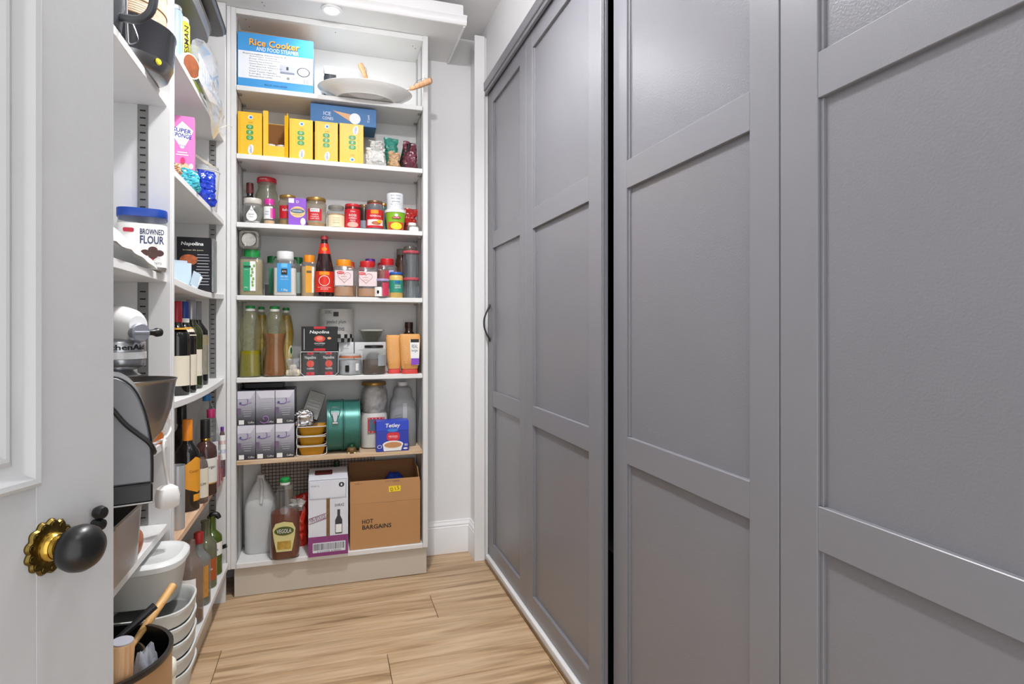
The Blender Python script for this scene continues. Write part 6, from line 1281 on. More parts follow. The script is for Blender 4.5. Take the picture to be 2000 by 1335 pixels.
t, r, h = bottle('wine bottle with a silver capsule, third from the divider', 373, -0.458, 'd', 587, 0.037, GRGLASS, M_('capsule_silver', '#a9abb0', 0.3, metal=0.6), lab=[(CRM, 0.14, 0.44, 55)], group=G_)
t, r, h = bottle('furthest dark wine bottle with a gold and grey label', 385, -0.462, 'd', 590, 0.037, DKGLASS, M_('capsule_grey', '#8e9094', 0.35), lab=[(M_('label_pewter', '#8c8878', 0.4, var=0.4, nscale=60), 0.12, 0.60, 70), (M_('label_gold_dark', '#a08a50', 0.4), 0.48, 0.58, 72)], group=G_)
# ---- shelf e (raw board): spirits
G_ = 'spirit bottles on the raw wood shelf'
t, r, h = bottle('dark wine bottle with bright orange capsule and orange label', 366, -0.438, 'e', 820, 0.036, DKGLASS, M_('capsule_orange', '#e88a1c', 0.35), capz=0.775, group=G_, yaw=20)
decal('label', [(p[0] * r, p[1] * h) for p in ((-0.35, 0.26), (0.75, 0.20), (1.25, 0.22), (1.25, 0.56), (0.55, 0.60), (-0.35, 0.52))], M_('label_orange', '#e09a2c', 0.4), t, r=r + 0.001); lettering(t, 'Campo', M_('print_burnt', '#8a3a10'), w=r * 0.9, x=r * 0.45, z=h * 0.44, r=r + 0.002); decal('label', rrect(r * 0.8, h * 0.075, r * 0.75, h * 0.145, 0.001), M_('label_orange', '#e09a2c', 0.4), t, r=r + 0.001)
X = -0.424; t, s, Y = left('steel_tumbler', 'tall pale grey tumbler beside the divider on the raw wood shelf', 'tumbler', 346, X, 'e'); r = 14 * s; h = zl(908, X, Y, 'e'); lathe('wall', [(0.9 * r, 0), (0.95 * r, 0.003), (r, h), (0.94 * r, h), (0.88 * r, 0.006), (0, 0.006)], M_('tumbler_grey', '#b4b8bc', 0.25, metal=0.3), t, seg=32)
t, r, h = bottle('black bottle with a hooked dark stopper behind the orange-capped one', 355, -0.485, 'e', 790, 0.034, DKGLASS, M_('stopper_black', '#17171a', 0.3), capz=0.80, group=G_, capr=0.45)
RUM = [(0.93, 0), (1.0, 0.012), (1.0, 0.56), (0.93, 0.64), (0.62, 0.69), (0.40, 0.72), (0.36, 0.76), (0.36, 0.98), (0, 0.985)]
t, r, h = bottle('brown rum bottle with a black neck, gold collar and white script label', 401, -0.418, 'e', 820, 0.0375, M_('rum_glass', '#4a302c', 0.08, alpha=0.9), BLACK, capz=0.74, lab=[(M_('label_white_script', '#dedbd4', 0.5), 0.17, 0.50, 70), (M_('label_gold_band', '#b9892c', 0.35), 0.155, 0.17, 70)], prof=RUM, name='rum_bottle', group=G_, text=('Morgan', BLACK, 1.1, 0.38, 0.2))
lathe('collar', [(0.42 * r, 0.725 * h), (0.44 * r, 0.73 * h), (0.44 * r, 0.75 * h), (0.41 * r, 0.755 * h)], BRASSB, t)
FLASK = [(0.93, 0), (1.0, 0.02), (1.0, 0.72), (0.86, 0.84), (0.5, 0.92), (0.34, 0.95), (0.34, 1.0)]
t, r, h = bottle('small clear spirit bottle with a cream picture label beside the orange one', 392, -0.413, 'e', 886, 0.023, M_('smoked_clear', '#6a5a54', 0.08, alpha=0.7), BLACK, capz=0.95, capr=0.36, prof=FLASK, name='spirit_bottle', group=G_, lab=[(CRM, 0.12, 0.72, 75)], text=('RUM', BLACK, 1.0, 0.40))
t, r, h = bottle('clear gin bottle with a raspberry pink cap and white label', 412, -0.418, 'e', 800, 0.033, CLEAR2, M_('cap_raspberry', '#a8285c', 0.35), capz=0.90, capr=0.42, prof=RUM, name='gin_bottle', group=G_, lab=[(M_('label_frost', '#d0cfd4', 0.5), 0.36, 0.60, 32)], fill=(M_('pink_gin', '#c88898', 0.15), 0.40))
t, r, h = bottle('short bottle holding red liqueur near the shelf edge', 427, -0.4035, 'e', 880, 0.0140, CLEAR2, M_('cap_clear', '#c4c8cc', 0.2), capz=0.92, capr=0.4, prof=FLASK, name='liqueur_bottle', group=G_, fill=(M_('red_liqueur', '#b82c1c', 0.12), 0.42))
PET = [(0.90, 0), (0.99, 0.02), (1.0, 0.50), (0.95, 0.62), (0.70, 0.80), (0.42, 0.90), (0.32, 0.93), (0.32, 0.99)]
t, r, h = bottle('large empty clear plastic bottle with a blue cap in the corner', 404, -0.4480, 'e', 771, 0.041, CLEAR2, M_('cap_sky', '#2f7fc0', 0.35), capz=0.935, capr=0.36, prof=PET, name='plastic_bottle', group=G_)
t, r, h = bottle('slim bottle with a red, white and violet label next to the corner panel', 434, -0.4025, 'e', 834, 0.0120, M_('plum_glass', '#6a4a58', 0.1, alpha=0.8), M_('cap_violet', '#6a2a94', 0.35), capz=0.93, capr=0.5, prof=FLASK, name='liqueur_bottle', group=G_, lab=[(WHITE, 0.35, 0.85, 80), (RED, 0.66, 0.74, 82), (M_('print_iris', '#5a6ab8'), 0.48, 0.56, 82)])
# ---- bottom shelf f
G_ = 'bottles on the bottom corner shelf'
t, r, h = bottle('wide clear bottle with a white emblem label, nearest on the bottom corner shelf', 371, -0.425, 'f', 1052, 0.0385, M_('smoky_brown_glass', '#8a7a70', 0.08, alpha=0.62), None, prof=[(0.93, 0), (1.0, 0.012), (1.0, 0.66), (0.90, 0.73), (0.50, 0.79), (0.40, 0.82), (0.38, 0.98), (0, 0.98)], name='spirit_bottle', group=G_, fill=(M_('amber_dregs', '#6a3c24', 0.2), 0.10))
decal('label', rrect(r * 1.2, h * 0.40, -r * 0.35, h * 0.36, 0.001), WHITE, t, r=r + 0.001); decal('emblem', ell(r * 0.30, h * 0.045, -r * 0.45, h * 0.47, 6), M_('emblem_amber', '#a8641c'), t, r=r + 0.002)
t, r, h = bottle('clear bottle with a red neck ring and orange back label', 388, -0.425, 'f', 1040, 0.037, M_('clear_grey_glass', '#8f9490', 0.07, alpha=0.55), M_('neck_red', '#9c2424', 0.35), capz=0.86, group=G_, lab=[(M_('label_amber_print', '#c08a3c', 0.4, var=0.4, nscale=60), 0.12, 0.56, 40)], fill=(M_('olive_dregs', '#5a5a34', 0.2), 0.12), name='spirit_bottle')
t, r, h = bottle('green wine bottle with an orange and white label, third along the bottom', 401, -0.430, 'f', 1015, 0.038, M_('olive_glass', '#6a6c54', 0.07, alpha=0.85), None, group=G_, lab=[(M_('label_rust', '#a85420', 0.4), 0.12, 0.44, 60)], text=('Chivas', WHITE, 0.9, 0.30))
t, r, h = bottle('bright green wine bottle with a white shoulder label at the far end', 413, -0.430, 'f', 1006, 0.0375, M_('leaf_green_glass', '#4a5a1c', 0.07), None, group=G_, lab=[(WHITE, 0.34, 0.56, 62)], text=('Duca', NAVY, 0.9, 0.45))
tube('pourer', [(0.0, 0, h * 0.985), (0.004, 0, h * 1.01), (0.018, -0.006, h * 1.0), (0.026, -0.012, h * 0.94)], [0.011, 0.012, 0.011, 0.007], M_('handle_black', '#1d1d1f', 0.4), t, seg=12)
Yk = 2.552; zk = cz('f', Yk)
t = thing('utensil', 'black handled kitchen tool leaning beside the far green bottle', 'utensil', (-0.50, Yk, zk))
tube('handle', [(0.045, 0, 0.050), (0.075, -0.002, 0.064), (0.112, -0.004, 0.078)], [0.006, 0.0075, 0.0085], M_('handle_black', '#1d1d1f', 0.4), t, seg=10); tube('shank', [(0.046, 0, 0.0505), (-0.02, 0.002, 0.022), (-0.075, 0.003, 0.004)], 0.0036, STEEL, t, seg=8)

# ================================================================== SIDE SHELVES: NEAR BAY
def near(name, label, cat, X, Y, k, yaw=0): return thing(name, label, cat, (X, Y, NZ[k] + 0.0006), yaw)
# ---- shelf a: pan, bamboo steamers, jug, whisk
t = near('cooking_pot', 'black enamelled pan with a steel base on the high shelf behind the door', 'pan', -0.470, 1.615, 'a', 0)
PANB = M_('pan_black', '#2c2d30', 0.2, var=0.1); r = 0.108
lathe('wall', [(0.80 * r, 0.0), (0.86 * r, 0.004), (0.96 * r, 0.030)], STEEL, t, seg=40); lathe('side', [(0.96 * r, 0.0302), (r, 0.10), (1.02 * r, 0.104), (1.02 * r, 0.108), (0.97 * r, 0.108), (0.92 * r, 0.034), (0, 0.034)], PANB, t, seg=40); lathe('rivet', [(0.008, 0), (0.006, 0.003), (0, 0.004)], M_('lid_lemon', '#d8c82c', 0.35), t, loc=(0.80 * r, -0.50 * r, 0.02), rot=(pi / 2, 0, radians(58)))
BAM = wood('bamboo', '#b3967a', '#c4a98c', '#d2ba9e', 'X', 2.2, 0.6); BAMD = M_('bamboo_edge', '#a9805a', 0.6)
for i in range(3):
    zb = NZ['a'] + 0.0365 + i * 0.083
    t = thing('bamboo_steamer', 'pale bamboo steamer basket, %s of the stack in the black pan' % ('lowest', 'middle', 'topmost')[i], 'steamer', (-0.470, 1.615, zb + 0.0008 * i), 25 * i, 'bamboo steamers')
    r = 0.088
    lathe('hoop', [(r * 0.97, 0), (r, 0.001), (r, 0.034), (r * 1.015, 0.035), (r * 1.015, 0.079), (r * 0.985, 0.081), (r * 0.95, 0.079), (r * 0.95, 0.004), (0, 0.004)], BAM, t, seg=48)
    for z in (0.0345, 0.0795): lathe('edge_band', [(r * 1.004, z - 0.0014), (r * 1.024, z - 0.001), (r * 1.024, z + 0.001), (r * 1.004, z + 0.0014)], BAMD, t, seg=48)
    for q in range(5):
        for g_ in range(1): lathe('reed_line', [(r * 1.001, 0.005 + q * 0.0055), (r * 1.006, 0.006 + q * 0.0055), (r * 1.001, 0.007 + q * 0.0055)], BAM, t, seg=48)
t = near('jug', 'dark grey jug with a big looped handle at the front of the high shelf', 'jug', -0.455, 1.385, 'a', 0)
JG = M_('jug_graphite', '#3e4044', 0.3)
lathe('body', [(0.040, 0), (0.046, 0.004), (0.052, 0.06), (0.050, 0.15), (0.056, 0.19), (0.052, 0.19), (0.046, 0.15), (0.046, 0.02), (0, 0.01)], JG, t, seg=36)
tube('handle', [(0.046, -0.004, 0.030), (0.080, -0.008, 0.028), (0.104, -0.010, 0.050), (0.110, -0.010, 0.100), (0.104, -0.010, 0.150), (0.075, -0.006, 0.172), (0.048, -0.002, 0.168)], 0.0085, JG, t, seg=12)
t = near('wire_whisk', 'steel whisk with black grip leaning on the front of the high shelf', 'whisk', -0.412, 1.44, 'a', 0)
tube('shaft', [(0, 0, 0.0035), (-0.004, 0.006, 0.07), (-0.006, 0.010, 0.17)], [0.0030, 0.0026, 0.0030], STEEL, t, seg=8); lathe('grip', [(0.004, 0), (0.010, 0.012), (0.012, 0.03), (0.011, 0.05), (0, 0.06)], BLACKG, t, loc=(-0.006, 0.010, 0.162)); tube('loop_wire', [(0.0, 0, 0.003), (0.012, -0.006, 0.0015), (0.022, -0.010, 0.010), (0.010, -0.004, 0.045), (0.0, 0.003, 0.062)], 0.0014, STEEL, t, seg=6)
# ---- shelf b: raisin tub, cloth, cup
t = near('food_tub', 'big clear tub with a blue lid and white printed label', 'tub', -0.450, 1.688, 'b', 12); r = 0.0535; h = 0.152
lathe('body', [(0.93 * r, 0), (r, 0.006), (r, 0.118), (0.96 * r, 0.130), (0.96 * r, 0.138)], CLEARP, t, n=4, seg=44); lathe('contents', [(0.90 * r, 0.004), (0.95 * r, 0.01), (0.95 * r, 0.11)], M_('cocoa_balls', '#c9c4bd', 0.6, var=0.3, nscale=50), t, n=4, seg=44)
band('label', r, 0.010, 0.116, WHITE, t, half=100, n=4, seg=40); lathe('lid', [(1.0 * r, 0.134), (1.02 * r, 0.136), (1.02 * r, 0.154), (0.98 * r, h), (0, h)], M_('lid_royal', '#1f4cae', 0.35), t, n=4, seg=44)
y = -r - 0.002
lettering(t, 'BROWNED', M_('print_ink_navy', '#2a3560'), w=r * 0.95, h=0.014, x=r * 0.42, z=0.096, y=y, weight=0.02); lettering(t, 'FLOUR', M_('print_ink_navy', '#2a3560'), w=r * 0.95, h=0.020, x=r * 0.42, z=0.076, y=y, weight=0.02); decal('logo_plate', rrect(r * 0.42, 0.010, -r * 0.5, 0.098, 0.003), M_('print_crimson', '#b01c3a'), t, y)
for i, (dx, dz_) in enumerate(((0.15, 0.044), (0.45, 0.052), (0.70, 0.044), (0.45, 0.038))): decal('choc_print', ell(r * 0.19, 0.008, r * dx, dz_), M_('choc_brown', '#4a2a24'), t, y - 0.0004 * i)
decal('red_print', [(r * 0.3, 0.034), (r * 0.6, 0.034), (r * 0.45, 0.026)], RED, t, y); lettering(t, 'biscuits', GREYPR, w=r * 0.6, x=r * 0.5, z=0.020, y=y)
X, Y = -0.475, 1.43
t = near('folded_cloth', 'folded white kitchen cloth draped towards the shelf edge behind the door', 'cloth', -0.448, 1.43, 'b', 0); CLO = M_('white_linen', '#eeeeec', 0.85, bump=0.2, bscale=120)
def cloth_layer(k):
    v, f = [], []; NX, NY = 14, 18
    for s_ in (0, 1):
        for i in range(NX + 1):
            for j in range(NY + 1):
                u, w_ = i / NX, j / NY
                x = -0.05 + u * (0.098 - 0.006 * k); y = -0.14 + w_ * 0.33
                hgt = (0.088 - 0.038 * k) * (1 - max(0, (w_ - 0.35) / 0.65) ** 1.6) * (1 - 0.75 * u ** 2) + 0.010 * noise.noise(Vector((x * 20, y * 14, k * 4))) * (1 - w_) + 0.010 * k + 0.006
                v.append((x + 0.01 * noise.noise(Vector((y * 12, k, 1))), y, max(0.0008 + 0.004 * s_, hgt + (0.004 if s_ else -0.004))))
    n = (NX + 1) * (NY + 1)
    for i in range(NX):
        for j in range(NY):
            a = i * (NY + 1) + j; q = (a, a + 1, a + NY + 2, a + NY + 1); f.append(q); f.append(tuple(n + c for c in q[::-1]))
    for j in range(NY): a = j; f.append((a, n + a, n + a + 1, a + 1)); b = NX * (NY + 1) + j; f.append((b, b + 1, n + b + 1, n + b))
    for i in range(NX): a = i * (NY + 1); c = a + NY + 1; f.append((a, c, n + c, n + a)); a += NY; c += NY; f.append((a, n + a, n + c, c))
    return mesh('fold', v, f, CLO, t, smooth=70)
cloth_layer(0); cloth_layer(1)
t = near('cup', 'white china cup with round handle, half hidden by the door edge', 'cup', -0.450, 1.235, 'b', 0)
lathe('bowl', [(0.022, 0), (0.026, 0.003), (0.038, 0.05), (0.042, 0.09), (0.039, 0.09), (0.034, 0.05), (0.020, 0.008), (0, 0.007)], CHINA, t, seg=32); tube('handle', [(0.039, 0, 0.075), (0.060, 0, 0.072), (0.066, 0, 0.05), (0.058, 0, 0.03), (0.036, 0, 0.028)], 0.0042, CHINA, t, seg=10)
# ---- shelf c: stand mixer, bowl, grey appliance
KW = M_('mixer_white', '#f0f0ee', 0.15, var=0.01, coat=0.5); KS = M_('mixer_band', '#b6b8ba', 0.25, metal=0.8)
t = near('stand_mixer', 'white stand mixer with silver trim bands on the middle shelf', 'stand mixer', -0.540, 1.585, 'c', 0)
zc0 = NZ['c']
ax = Vector((0.75, -0.66, 0)).normalized(); hub = Vector((-0.400, 1.475, 1.1 - 1.286 * 7 / F)) - Vector(t.location)
q = ax.to_track_quat('Z', 'X').to_euler()
hc = hub - ax * 0.20
lathe('head', [(0, -0.05), (0.028, -0.045), (0.042, -0.02), (0.046, 0.04), (0.046, 0.10), (0.043, 0.14), (0.036, 0.172), (0.025, 0.191), (0.020, 0.197)], KW, t, seg=36, loc=tuple(hc + Vector((0, 0, 0.017))), rot=tuple(q), sx=1.0, sy=1.0)
lathe('hub_cap', [(0.020, 0.192), (0.0205, 0.197), (0.0205, 0.206), (0.0185, 0.208), (0, 0.208)], M_('hub_steel', '#b9bcc6', 0.28, metal=0.7), t, seg=32, loc=tuple(hc), rot=tuple(q)); hb = hub + ax * 0.0085; box('hub_bar', -0.017, 0.017, -0.002, 0.002, -0.0028, 0.0028, M_('hub_steel', '#b9bcc6', 0.28, metal=0.7), t, loc=tuple(hb), rot=(0, 0, math.atan2(ax.y, ax.x) + pi / 2), bev=0.001)
side = Vector((0.66, 0.75, 0)); kn = hub + side * 0.024 - ax * 0.006
tube('lock_knob', [kn, kn + side * 0.012, kn + side * 0.020, kn + side * 0.030], [0.006, 0.007, 0.0105, 0.009], BLACKG, t, seg=14, sub=2)
pc = Vector((-0.455, 1.52)) - Vector((t.location.x, t.location.y))
def zz(y, d=1.313): return H + d * (VY - y) / F - NZ['c']
lathe('planet_housing', [(0.046, zz(733)), (0.030, zz(724)), (0.052, zz(716)), (0.054, zz(714)), (0.054, zz(701.5))], KS, t, seg=36, loc=(pc.x, pc.y, 0)); lathe('white_band', [(0.0545, zz(701)), (0.056, zz(700.5)), (0.056, zz(687.5)), (0.0545, zz(687))], KW, t, seg=36, loc=(pc.x, pc.y, 0)); lathe('name_band', [(0.054, zz(686.8)), (0.0545, zz(686.5)), (0.0545, zz(668.5)), (0.050, zz(664)), (0, zz(655))], KS, t, seg=36, loc=(pc.x, pc.y, 0))
ob = lettering(t, 'KitchenAid', BLACK, w=0.105, h=0.012, x=0.026, z=0, r=0.0556, weight=0.02, loc=(pc.x, pc.y, zz(677.5)), orot=(0, 0, radians(0)))
box('pedestal', -0.055, 0.055, -0.045, 0.045, 0.02, zz(640), KW, t, bev=0.02, seg=3, loc=(-0.085, 0.060, (0.02 + zz(640)) / 2), rot=(0, 0, math.atan2(ax.y, ax.x))); box('foot_plate', -0.17, 0.115, -0.085, 0.085, 0, 0.026, KW, t, bev=0.012, seg=3, loc=(-0.005, -0.005, 0.0135), rot=(0, 0, math.atan2(ax.y, ax.x)))
# bowl rests on the foot plate
t2 = thing('mixing_bowl', 'brushed steel mixer bowl standing under the white mixer head', 'bowl', (-0.432, 1.508, NZ['c'] + 0.0285))
zr = zz(740, 1.311) - 0.0285; r = 0.096; BST = M_('brushed_bowl_steel', '#a39f9a', 0.3, metal=1, var=0.06, nscale=30)
lathe('bowl', [(0.36 * r, 0), (0.50 * r, 0.006), (0.72 * r, 0.035), (0.90 * r, 0.085), (0.985 * r, zr - 0.012), (1.0 * r, zr - 0.004), (1.02 * r, zr - 0.002), (1.02 * r, zr), (0.985 * r, zr), (0.96 * r, zr - 0.02), (0.86 * r, 0.08), (0.6 * r, 0.022), (0, 0.012)], BST, t2, seg=56)
tube('beater', [(-0.02, 0.0, 0.03), (-0.012, -0.01, zr - 0.02), (-0.028, -0.01, zr + 0.012)], 0.006, CREAM, t2, seg=10)
# grey appliance at the shelf edge
Y0 = 1.12
GA = M_('appliance_grey', '#7c7d80', 0.32, metal=0.25, var=0.08, nscale=60)
X0 = Xat(297, Y0); d0 = D(X0, Y0)
t = thing('toaster', 'grey metal toaster with a black base, jutting over the shelf beside the door', 'toaster', (X0, Y0, NZ['c'] + 0.0006), 15.5)
zb = NZ['c']
def pz(x, y): return ((x - 297) * d0 * 0.85 / F, Zat(y, X0, Y0) - zb)
pr = [pz(297, 946), pz(297.5, 905), pz(296, 870), pz(291, 838), pz(284, 808), pz(274, 780), pz(262, 759), pz(248, 745), pz(232, 736), pz(215, 733)]
xm = -0.26
pr = pr + [(xm + 0.03, pr[-1][1] + 0.002), (xm, pr[-1][1] - 0.04), (xm, 0.034)]
pr[0] = (pr[0][0], 0.034)
prism('body', pr, 0.0, 0.15, GA, t, bev=0.003)
tube('edge_seal', [(p[0] + 0.0004, -0.0005, p[1] + 0.0004) for p in pr[0:10]], 0.0018, BLACK, t, seg=6, sub=2)
box('base', xm, 0.001, -0.003, 0.153, 0.002, 0.0335, M_('appliance_black', '#151517', 0.3), t, bev=0.003); box('chrome_strip', xm, 0.0015, -0.0036, 0.1536, 0.0, 0.003, STEEL, t, bev=0.001)
def cp(x, y, dy=-0.0055): q = pz(x, y); return (q[0], dy, q[1])
tube('power_cord', [cp(205, 775), cp(224, 797), cp(246, 824), cp(270, 845), cp(290, 862), cp(299, 876, -0.002), cp(302, 886, 0.012), cp(299, 892, 0.035), cp(296, 888, 0.06)], 0.0038, BLACK, t, seg=8)
# orange tub, white lid, hanging plug
X, Y = -0.46, 1.655
t = near('spice_tub', 'small orange tub with a white lid behind the steel bowl', 'tub', -0.425, 1.70, 'c', 0); lathe('body', [(0.020, 0), (0.021, 0.002), (0.021, 0.030)], M_('tub_orange', '#e07a2c', 0.4), t); lathe('lid', [(0.022, 0.0302), (0.0225, 0.032), (0.0225, 0.042), (0.02, 0.045), (0, 0.045)], WHITE, t)
PLUG = M_('plug_white', '#ecebe8', 0.3)
Xp = -0.383; Yp = Yat(327, Xp); zp = Zat(968, Xp, Yp)
t = thing('power_plug', 'white mains plug and flex hanging from the mixer in front of the divider', 'plug', (Xp, Yp, zp - 0.030))
def cq(x, y, X=Xp): Y = Yat(x, X); return Vector((X - Xp, Y - Yp, Zat(y, X, Y) - zp + 0.030))
tube('flex', [cq(296, 868, -0.398), cq(310, 862, -0.396), cq(324, 854, -0.392), cq(333, 838, -0.392), cq(330, 820, -0.394), cq(322, 812, -0.396), cq(312, 834, -0.388), cq(316, 838, -0.386), cq(322, 848, -0.385), cq(319, 870), cq(320, 895), cq(324, 920), cq(329, 946)], 0.0034, PLUG, t, seg=8)
lathe('plug_body', [(0.0, 0.0), (0.018, 0.001), (0.024, 0.006), (0.026, 0.030), (0.022, 0.050), (0.012, 0.057), (0, 0.058)], PLUG, t, n=4, sy=0.75, seg=32, rot=(0, 0, radians(40))); box('pin', -0.003, 0.003, -0.012, 0.0, 0.020, 0.024, BRASSB, t, loc=(0.022, 0.016, 0.024))
# ---- shelf d: wooden board with roasting tin on it
t = near('serving_board', 'oval reddish wooden board lying on the lower shelf behind the door', 'board', -0.555, 1.475, 'd', 0)
BRD = wood('cherry_board', '#8a4a2c', '#9c5a38', '#b06c46', 'Y', 1.4, 0.4)

v, f = [], []
lathe('board', [(0.94, 0), (1.0, 0.006), (1.0, 0.017), (0.97, 0.022), (0.90, 0.0225), (0.86, 0.018), (0, 0.0175)], BRD, t, seg=64, sx=0.142, sy=0.250, n=2.4)
zd = NZ['d'] + 0.0006 + 0.0232
t = thing('roasting_tin', 'deep stainless roasting tin standing on the wooden board', 'roasting tin', (-0.500, 1.335, zd))
hh = 0.125
lathe('tin', [(0.90, 0), (0.93, 0.003), (0.985, hh - 0.005), (1.02, hh - 0.004), (1.02, hh), (0.97, hh), (0.91, 0.006), (0, 0.006)], M_('roasting_steel', '#b0aeaa', 0.25, metal=1, var=0.05), t, n=8, sx=0.122, sy=0.118, seg=64)
t = thing('flour_shaker', 'steel shaker with a black lid standing in the roasting tin', 'shaker', (-0.455, 1.265, zd + 0.0068))
lathe('body', [(0.026, 0), (0.028, 0.003), (0.028, 0.075)], STEEL, t); lathe('lid', [(0.030, 0.0752), (0.031, 0.078), (0.029, 0.100), (0.02, 0.106), (0, 0.106)], BLACKG, t)
t = thing('dish_stack', 'stack of white china dishes on the far end of the wooden board', 'dishes', (-0.500, 1.590, zd))
for k, (r0, z0) in enumerate(((0.066, 0.0), (0.068, 0.042), (0.070, 0.084))):
    lathe('dish', [(0.6 * r0, z0), (0.64 * r0, z0 + 0.003), (0.95 * r0, z0 + 0.036), (1.06 * r0, z0 + 0.060), (1.03 * r0, z0 + 0.061), (0.9 * r0, z0 + 0.040), (0.55 * r0, z0 + 0.009), (0, z0 + 0.008)], CHINA, t, seg=36)
# ---- bottom shelf of the near bay: stacked tubs, stock pot
TUBM = M_('tub_frosted', '#e0e2de', 0.35, alpha=0.80, var=0.03)
ze = NZ['e'] + 0.0006
xc, yc, R = -0.4136, 1.60, 0.098
for k in range(5):
    zb = ze
    lb = 'frosted plastic tub, %s of the nested stack on the bottom shelf' % ('lowest', 'second', 'third', 'fourth', 'topmost')[k]
    t = thing('plastic_tub', lb, 'tub', (xc, yc, zb), 0, 'nested frosted tubs')
    h = 0.1275 if k == 0 else 0.0375
    if k == 0: pr_ = [(0.74 * R, 0), (0.78 * R, 0.004), (0.95 * R, h - 0.043), (0.95 * R, h - 0.042)]
    pr_ = [(0.74 * R, 0), (0.78 * R, 0.004), (0.93 * R, h - 0.016), (0.98 * R, h - 0.014), (1.0 * R, h - 0.008), (1.0 * R, h - 0.001), (0.96 * R, h - 0.0005), (0.92 * R, h - 0.004), (0.90 * R, h - 0.02), (0.76 * R, 0.006), (0, 0.005)] if k == 0 else [(0.93 * R, 0.0), (0.965 * R, 0.004), (0.975 * R, h - 0.012), (1.0 * R, h - 0.009), (1.0 * R, h - 0.002), (0.96 * R, h - 0.001), (0.90 * R, h - 0.008), (0.885 * R, 0.006), (0.86 * R, 0.0)]
    if k: t.location.z = ze + 0.129 + (k - 1) * 0.0385
    lathe('wall', pr_, TUBM, t, n=3, seg=48)
ztop = ze + 0.129 + 4 * 0.0385
t = thing('plastic_tub', 'larger lidded frosted tub standing on the nested tubs', 'tub', (-0.4300, 1.628, ztop + 0.0005)); r = 0.090; h = 0.106
lathe('wall', [(0.80 * r, 0), (0.84 * r, 0.004), (0.98 * r, h - 0.018), (0.99 * r, h - 0.016)], TUBM, t, n=3, seg=48); lathe('lid', [(1.0 * r, h - 0.022), (1.035 * r, h - 0.020), (1.04 * r, h - 0.008), (0.98 * r, h - 0.002), (0.90 * r, h), (0.82 * r, h - 0.005), (0, h - 0.005)], M_('tub_lid_frost', '#e8eae8', 0.3, alpha=0.9), t, n=3, seg=48)
px_, py_ = -0.420, 1.270; RP = 0.128; hp = 0.325
t = thing('stock_pot', 'tall black stock pot with a copper-toned side on the bottom shelf', 'pot', (px_, py_, ze)); 
lathe('wall', [(0, 0), (0.93 * RP, 0), (0.98 * RP, 0.006), (RP, 0.02), (RP, hp - 0.012)], M_('pot_copper_tone', '#b9946c', 0.35, metal=0.4), t, seg=56, caps=False); lathe('lining', [(RP, hp - 0.0119), (1.02 * RP, hp - 0.008), (1.02 * RP, hp), (0.96 * RP, hp), (0.95 * RP, hp - 0.03), (0.94 * RP, 0.05), (0, 0.045)], M_('pot_black', '#1b1b1d', 0.3, var=0.2, nscale=60), t, seg=56, caps=False)
t = thing('frying_pan', 'small black pan nested inside the stock pot', 'pan', (px_ - 0.005, py_ + 0.030, ze + 0.046)); lathe('bowl', [(0.070, 0), (0.074, 0.004), (0.076, hp - 0.075), (0.080, hp - 0.072), (0.078, hp - 0.070), (0.070, hp - 0.080), (0.066, 0.008), (0, 0.007)], M_('pan_inner_black', '#222225', 0.25), t, seg=48)
tube('steel_rim', [(0.0795 * cos(a), 0.0795 * sin(a), hp - 0.0695) for a in [2 * pi * i / 28 for i in range(28)]], 0.0016, STEEL, t, seg=6, closed=True, sub=1)
b0 = Vector((px_ + 0.045, py_ - 0.055, ze + 0.058)); b1 = Vector((-0.353, 1.205, 0.539)); LP = (b1 - b0).length
t = thing('rolling_pin', 'wooden rolling pin end-up in the stock pot', 'rolling pin', tuple(b0)); t.rotation_euler = (b1 - b0).to_track_quat('Z', 'Y').to_euler()
lathe('pin', [(0.0, 0), (0.018, 0.0), (0.019, 0.004), (0.0195, LP - 0.003), (0.017, LP), (0.006, LP), (0.004, LP - 0.002), (0, LP - 0.002)], wood('pin_beech', '#b98a5c', '#c89a6c', '#d6ab7e', 'Z', 2.0, 0.5), t, seg=28)
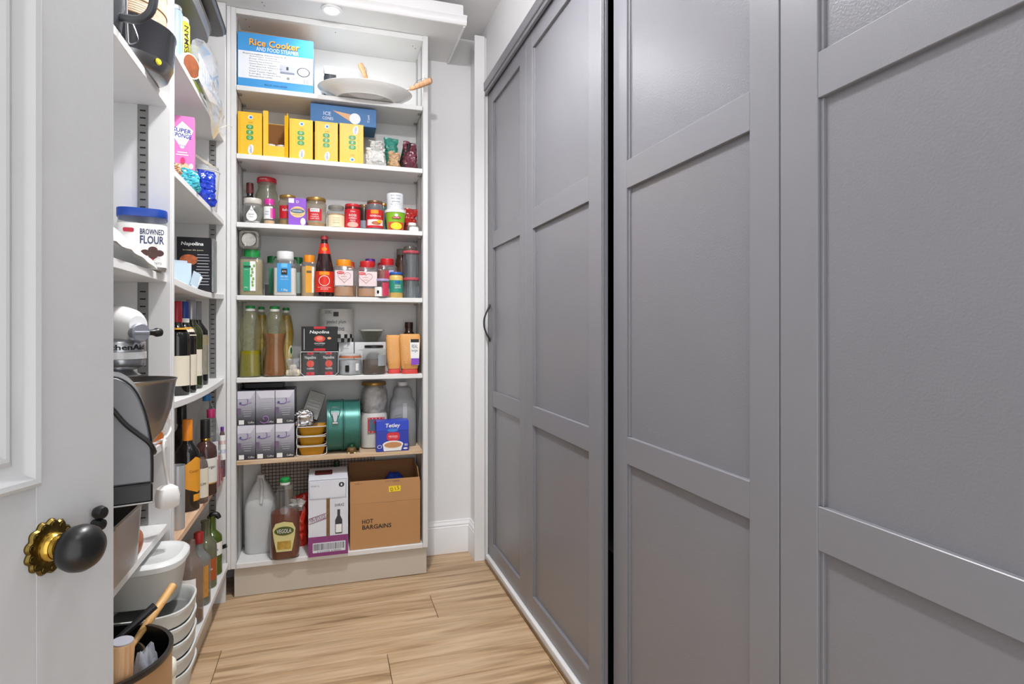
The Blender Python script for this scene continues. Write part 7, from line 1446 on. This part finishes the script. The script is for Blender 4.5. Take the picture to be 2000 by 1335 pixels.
lathe('end_cap', [(0.0, LP + 0.0002), (0.0175, LP + 0.0002), (0.0172, LP + 0.002), (0, LP + 0.0022)], M_('cap_lavender', '#a9a9b2', 0.5), t, seg=28)
t = thing('oven_cloth', 'bunched grey cloth stuffed into the stock pot', 'cloth', (px_ + 0.094, py_ - 0.022, ze + 0.050)); blob('cloth', 0.046, 0.060, 0.29, M_('grey_cloth', '#8e9098', 0.85, bump=0.3, bscale=60), t, seed=151, amp=0.16, e=0.7, pinch=0.1)
def lean(name, label, x0, y0, x1, y1, Ya, Xa, rr, m, along):
    a = Vector((Xa, Ya, 0)); a.z = 0
    return
X1 = -0.333; Ye = Yat(338, X1); pe = Vector((X1, Ye, Zat(1143, X1, Ye)))
p0 = Vector((px_ + 0.045, py_ + 0.085, ze + 0.305))
t = thing('wooden_spatula', 'wooden spatula with pale handle resting across the stock pot rim', 'spatula', tuple(p0)); dd = pe - p0
tube('handle', [-dd * 0.25, dd * 0.0, dd * 0.5, dd], [0.005, 0.006, 0.0085, 0.009], wood('spatula_wood', '#c8924e', '#d8a560', '#e2b678', 'Y', 2.0, 0.5), t, seg=12)
X2 = -0.345; Ye = Yat(303, X2); pe = Vector((X2, Ye, Zat(1182, X2, Ye))); p0 = Vector((px_ + 0.012, py_ + 0.060, ze + 0.318))
t = thing('ladle', 'black ladle handle resting across the stock pot below the spatula', 'ladle', tuple(p0)); dd = pe - p0
tube('handle', [-dd * 0.4, dd * 0.0, dd * 0.7, dd], [0.004, 0.0055, 0.0075, 0.008], M_('handle_black', '#1d1d1f', 0.4), t, seg=12)
t = thing('small_tub', 'small pale tub with a yellow band in front of the nested tubs', 'tub', (-0.358, 1.452, ze)); r = 0.034; h = 0.205
lathe('body', [(0.9 * r, 0), (r, 0.004), (r, h - 0.03), (0.9 * r, h - 0.024)], M_('tub_ivory', '#e4e0c8', 0.35, alpha=0.9), t); lathe('lid', [(1.02 * r, h - 0.026), (1.05 * r, h - 0.024), (1.05 * r, h - 0.004), (0.95 * r, h), (0, h)], M_('lid_ivory', '#ecead8', 0.35), t); band('yellow_band', r, h * 0.55, h * 0.72, M_('sticker_yellow', '#f2d21e'), t)
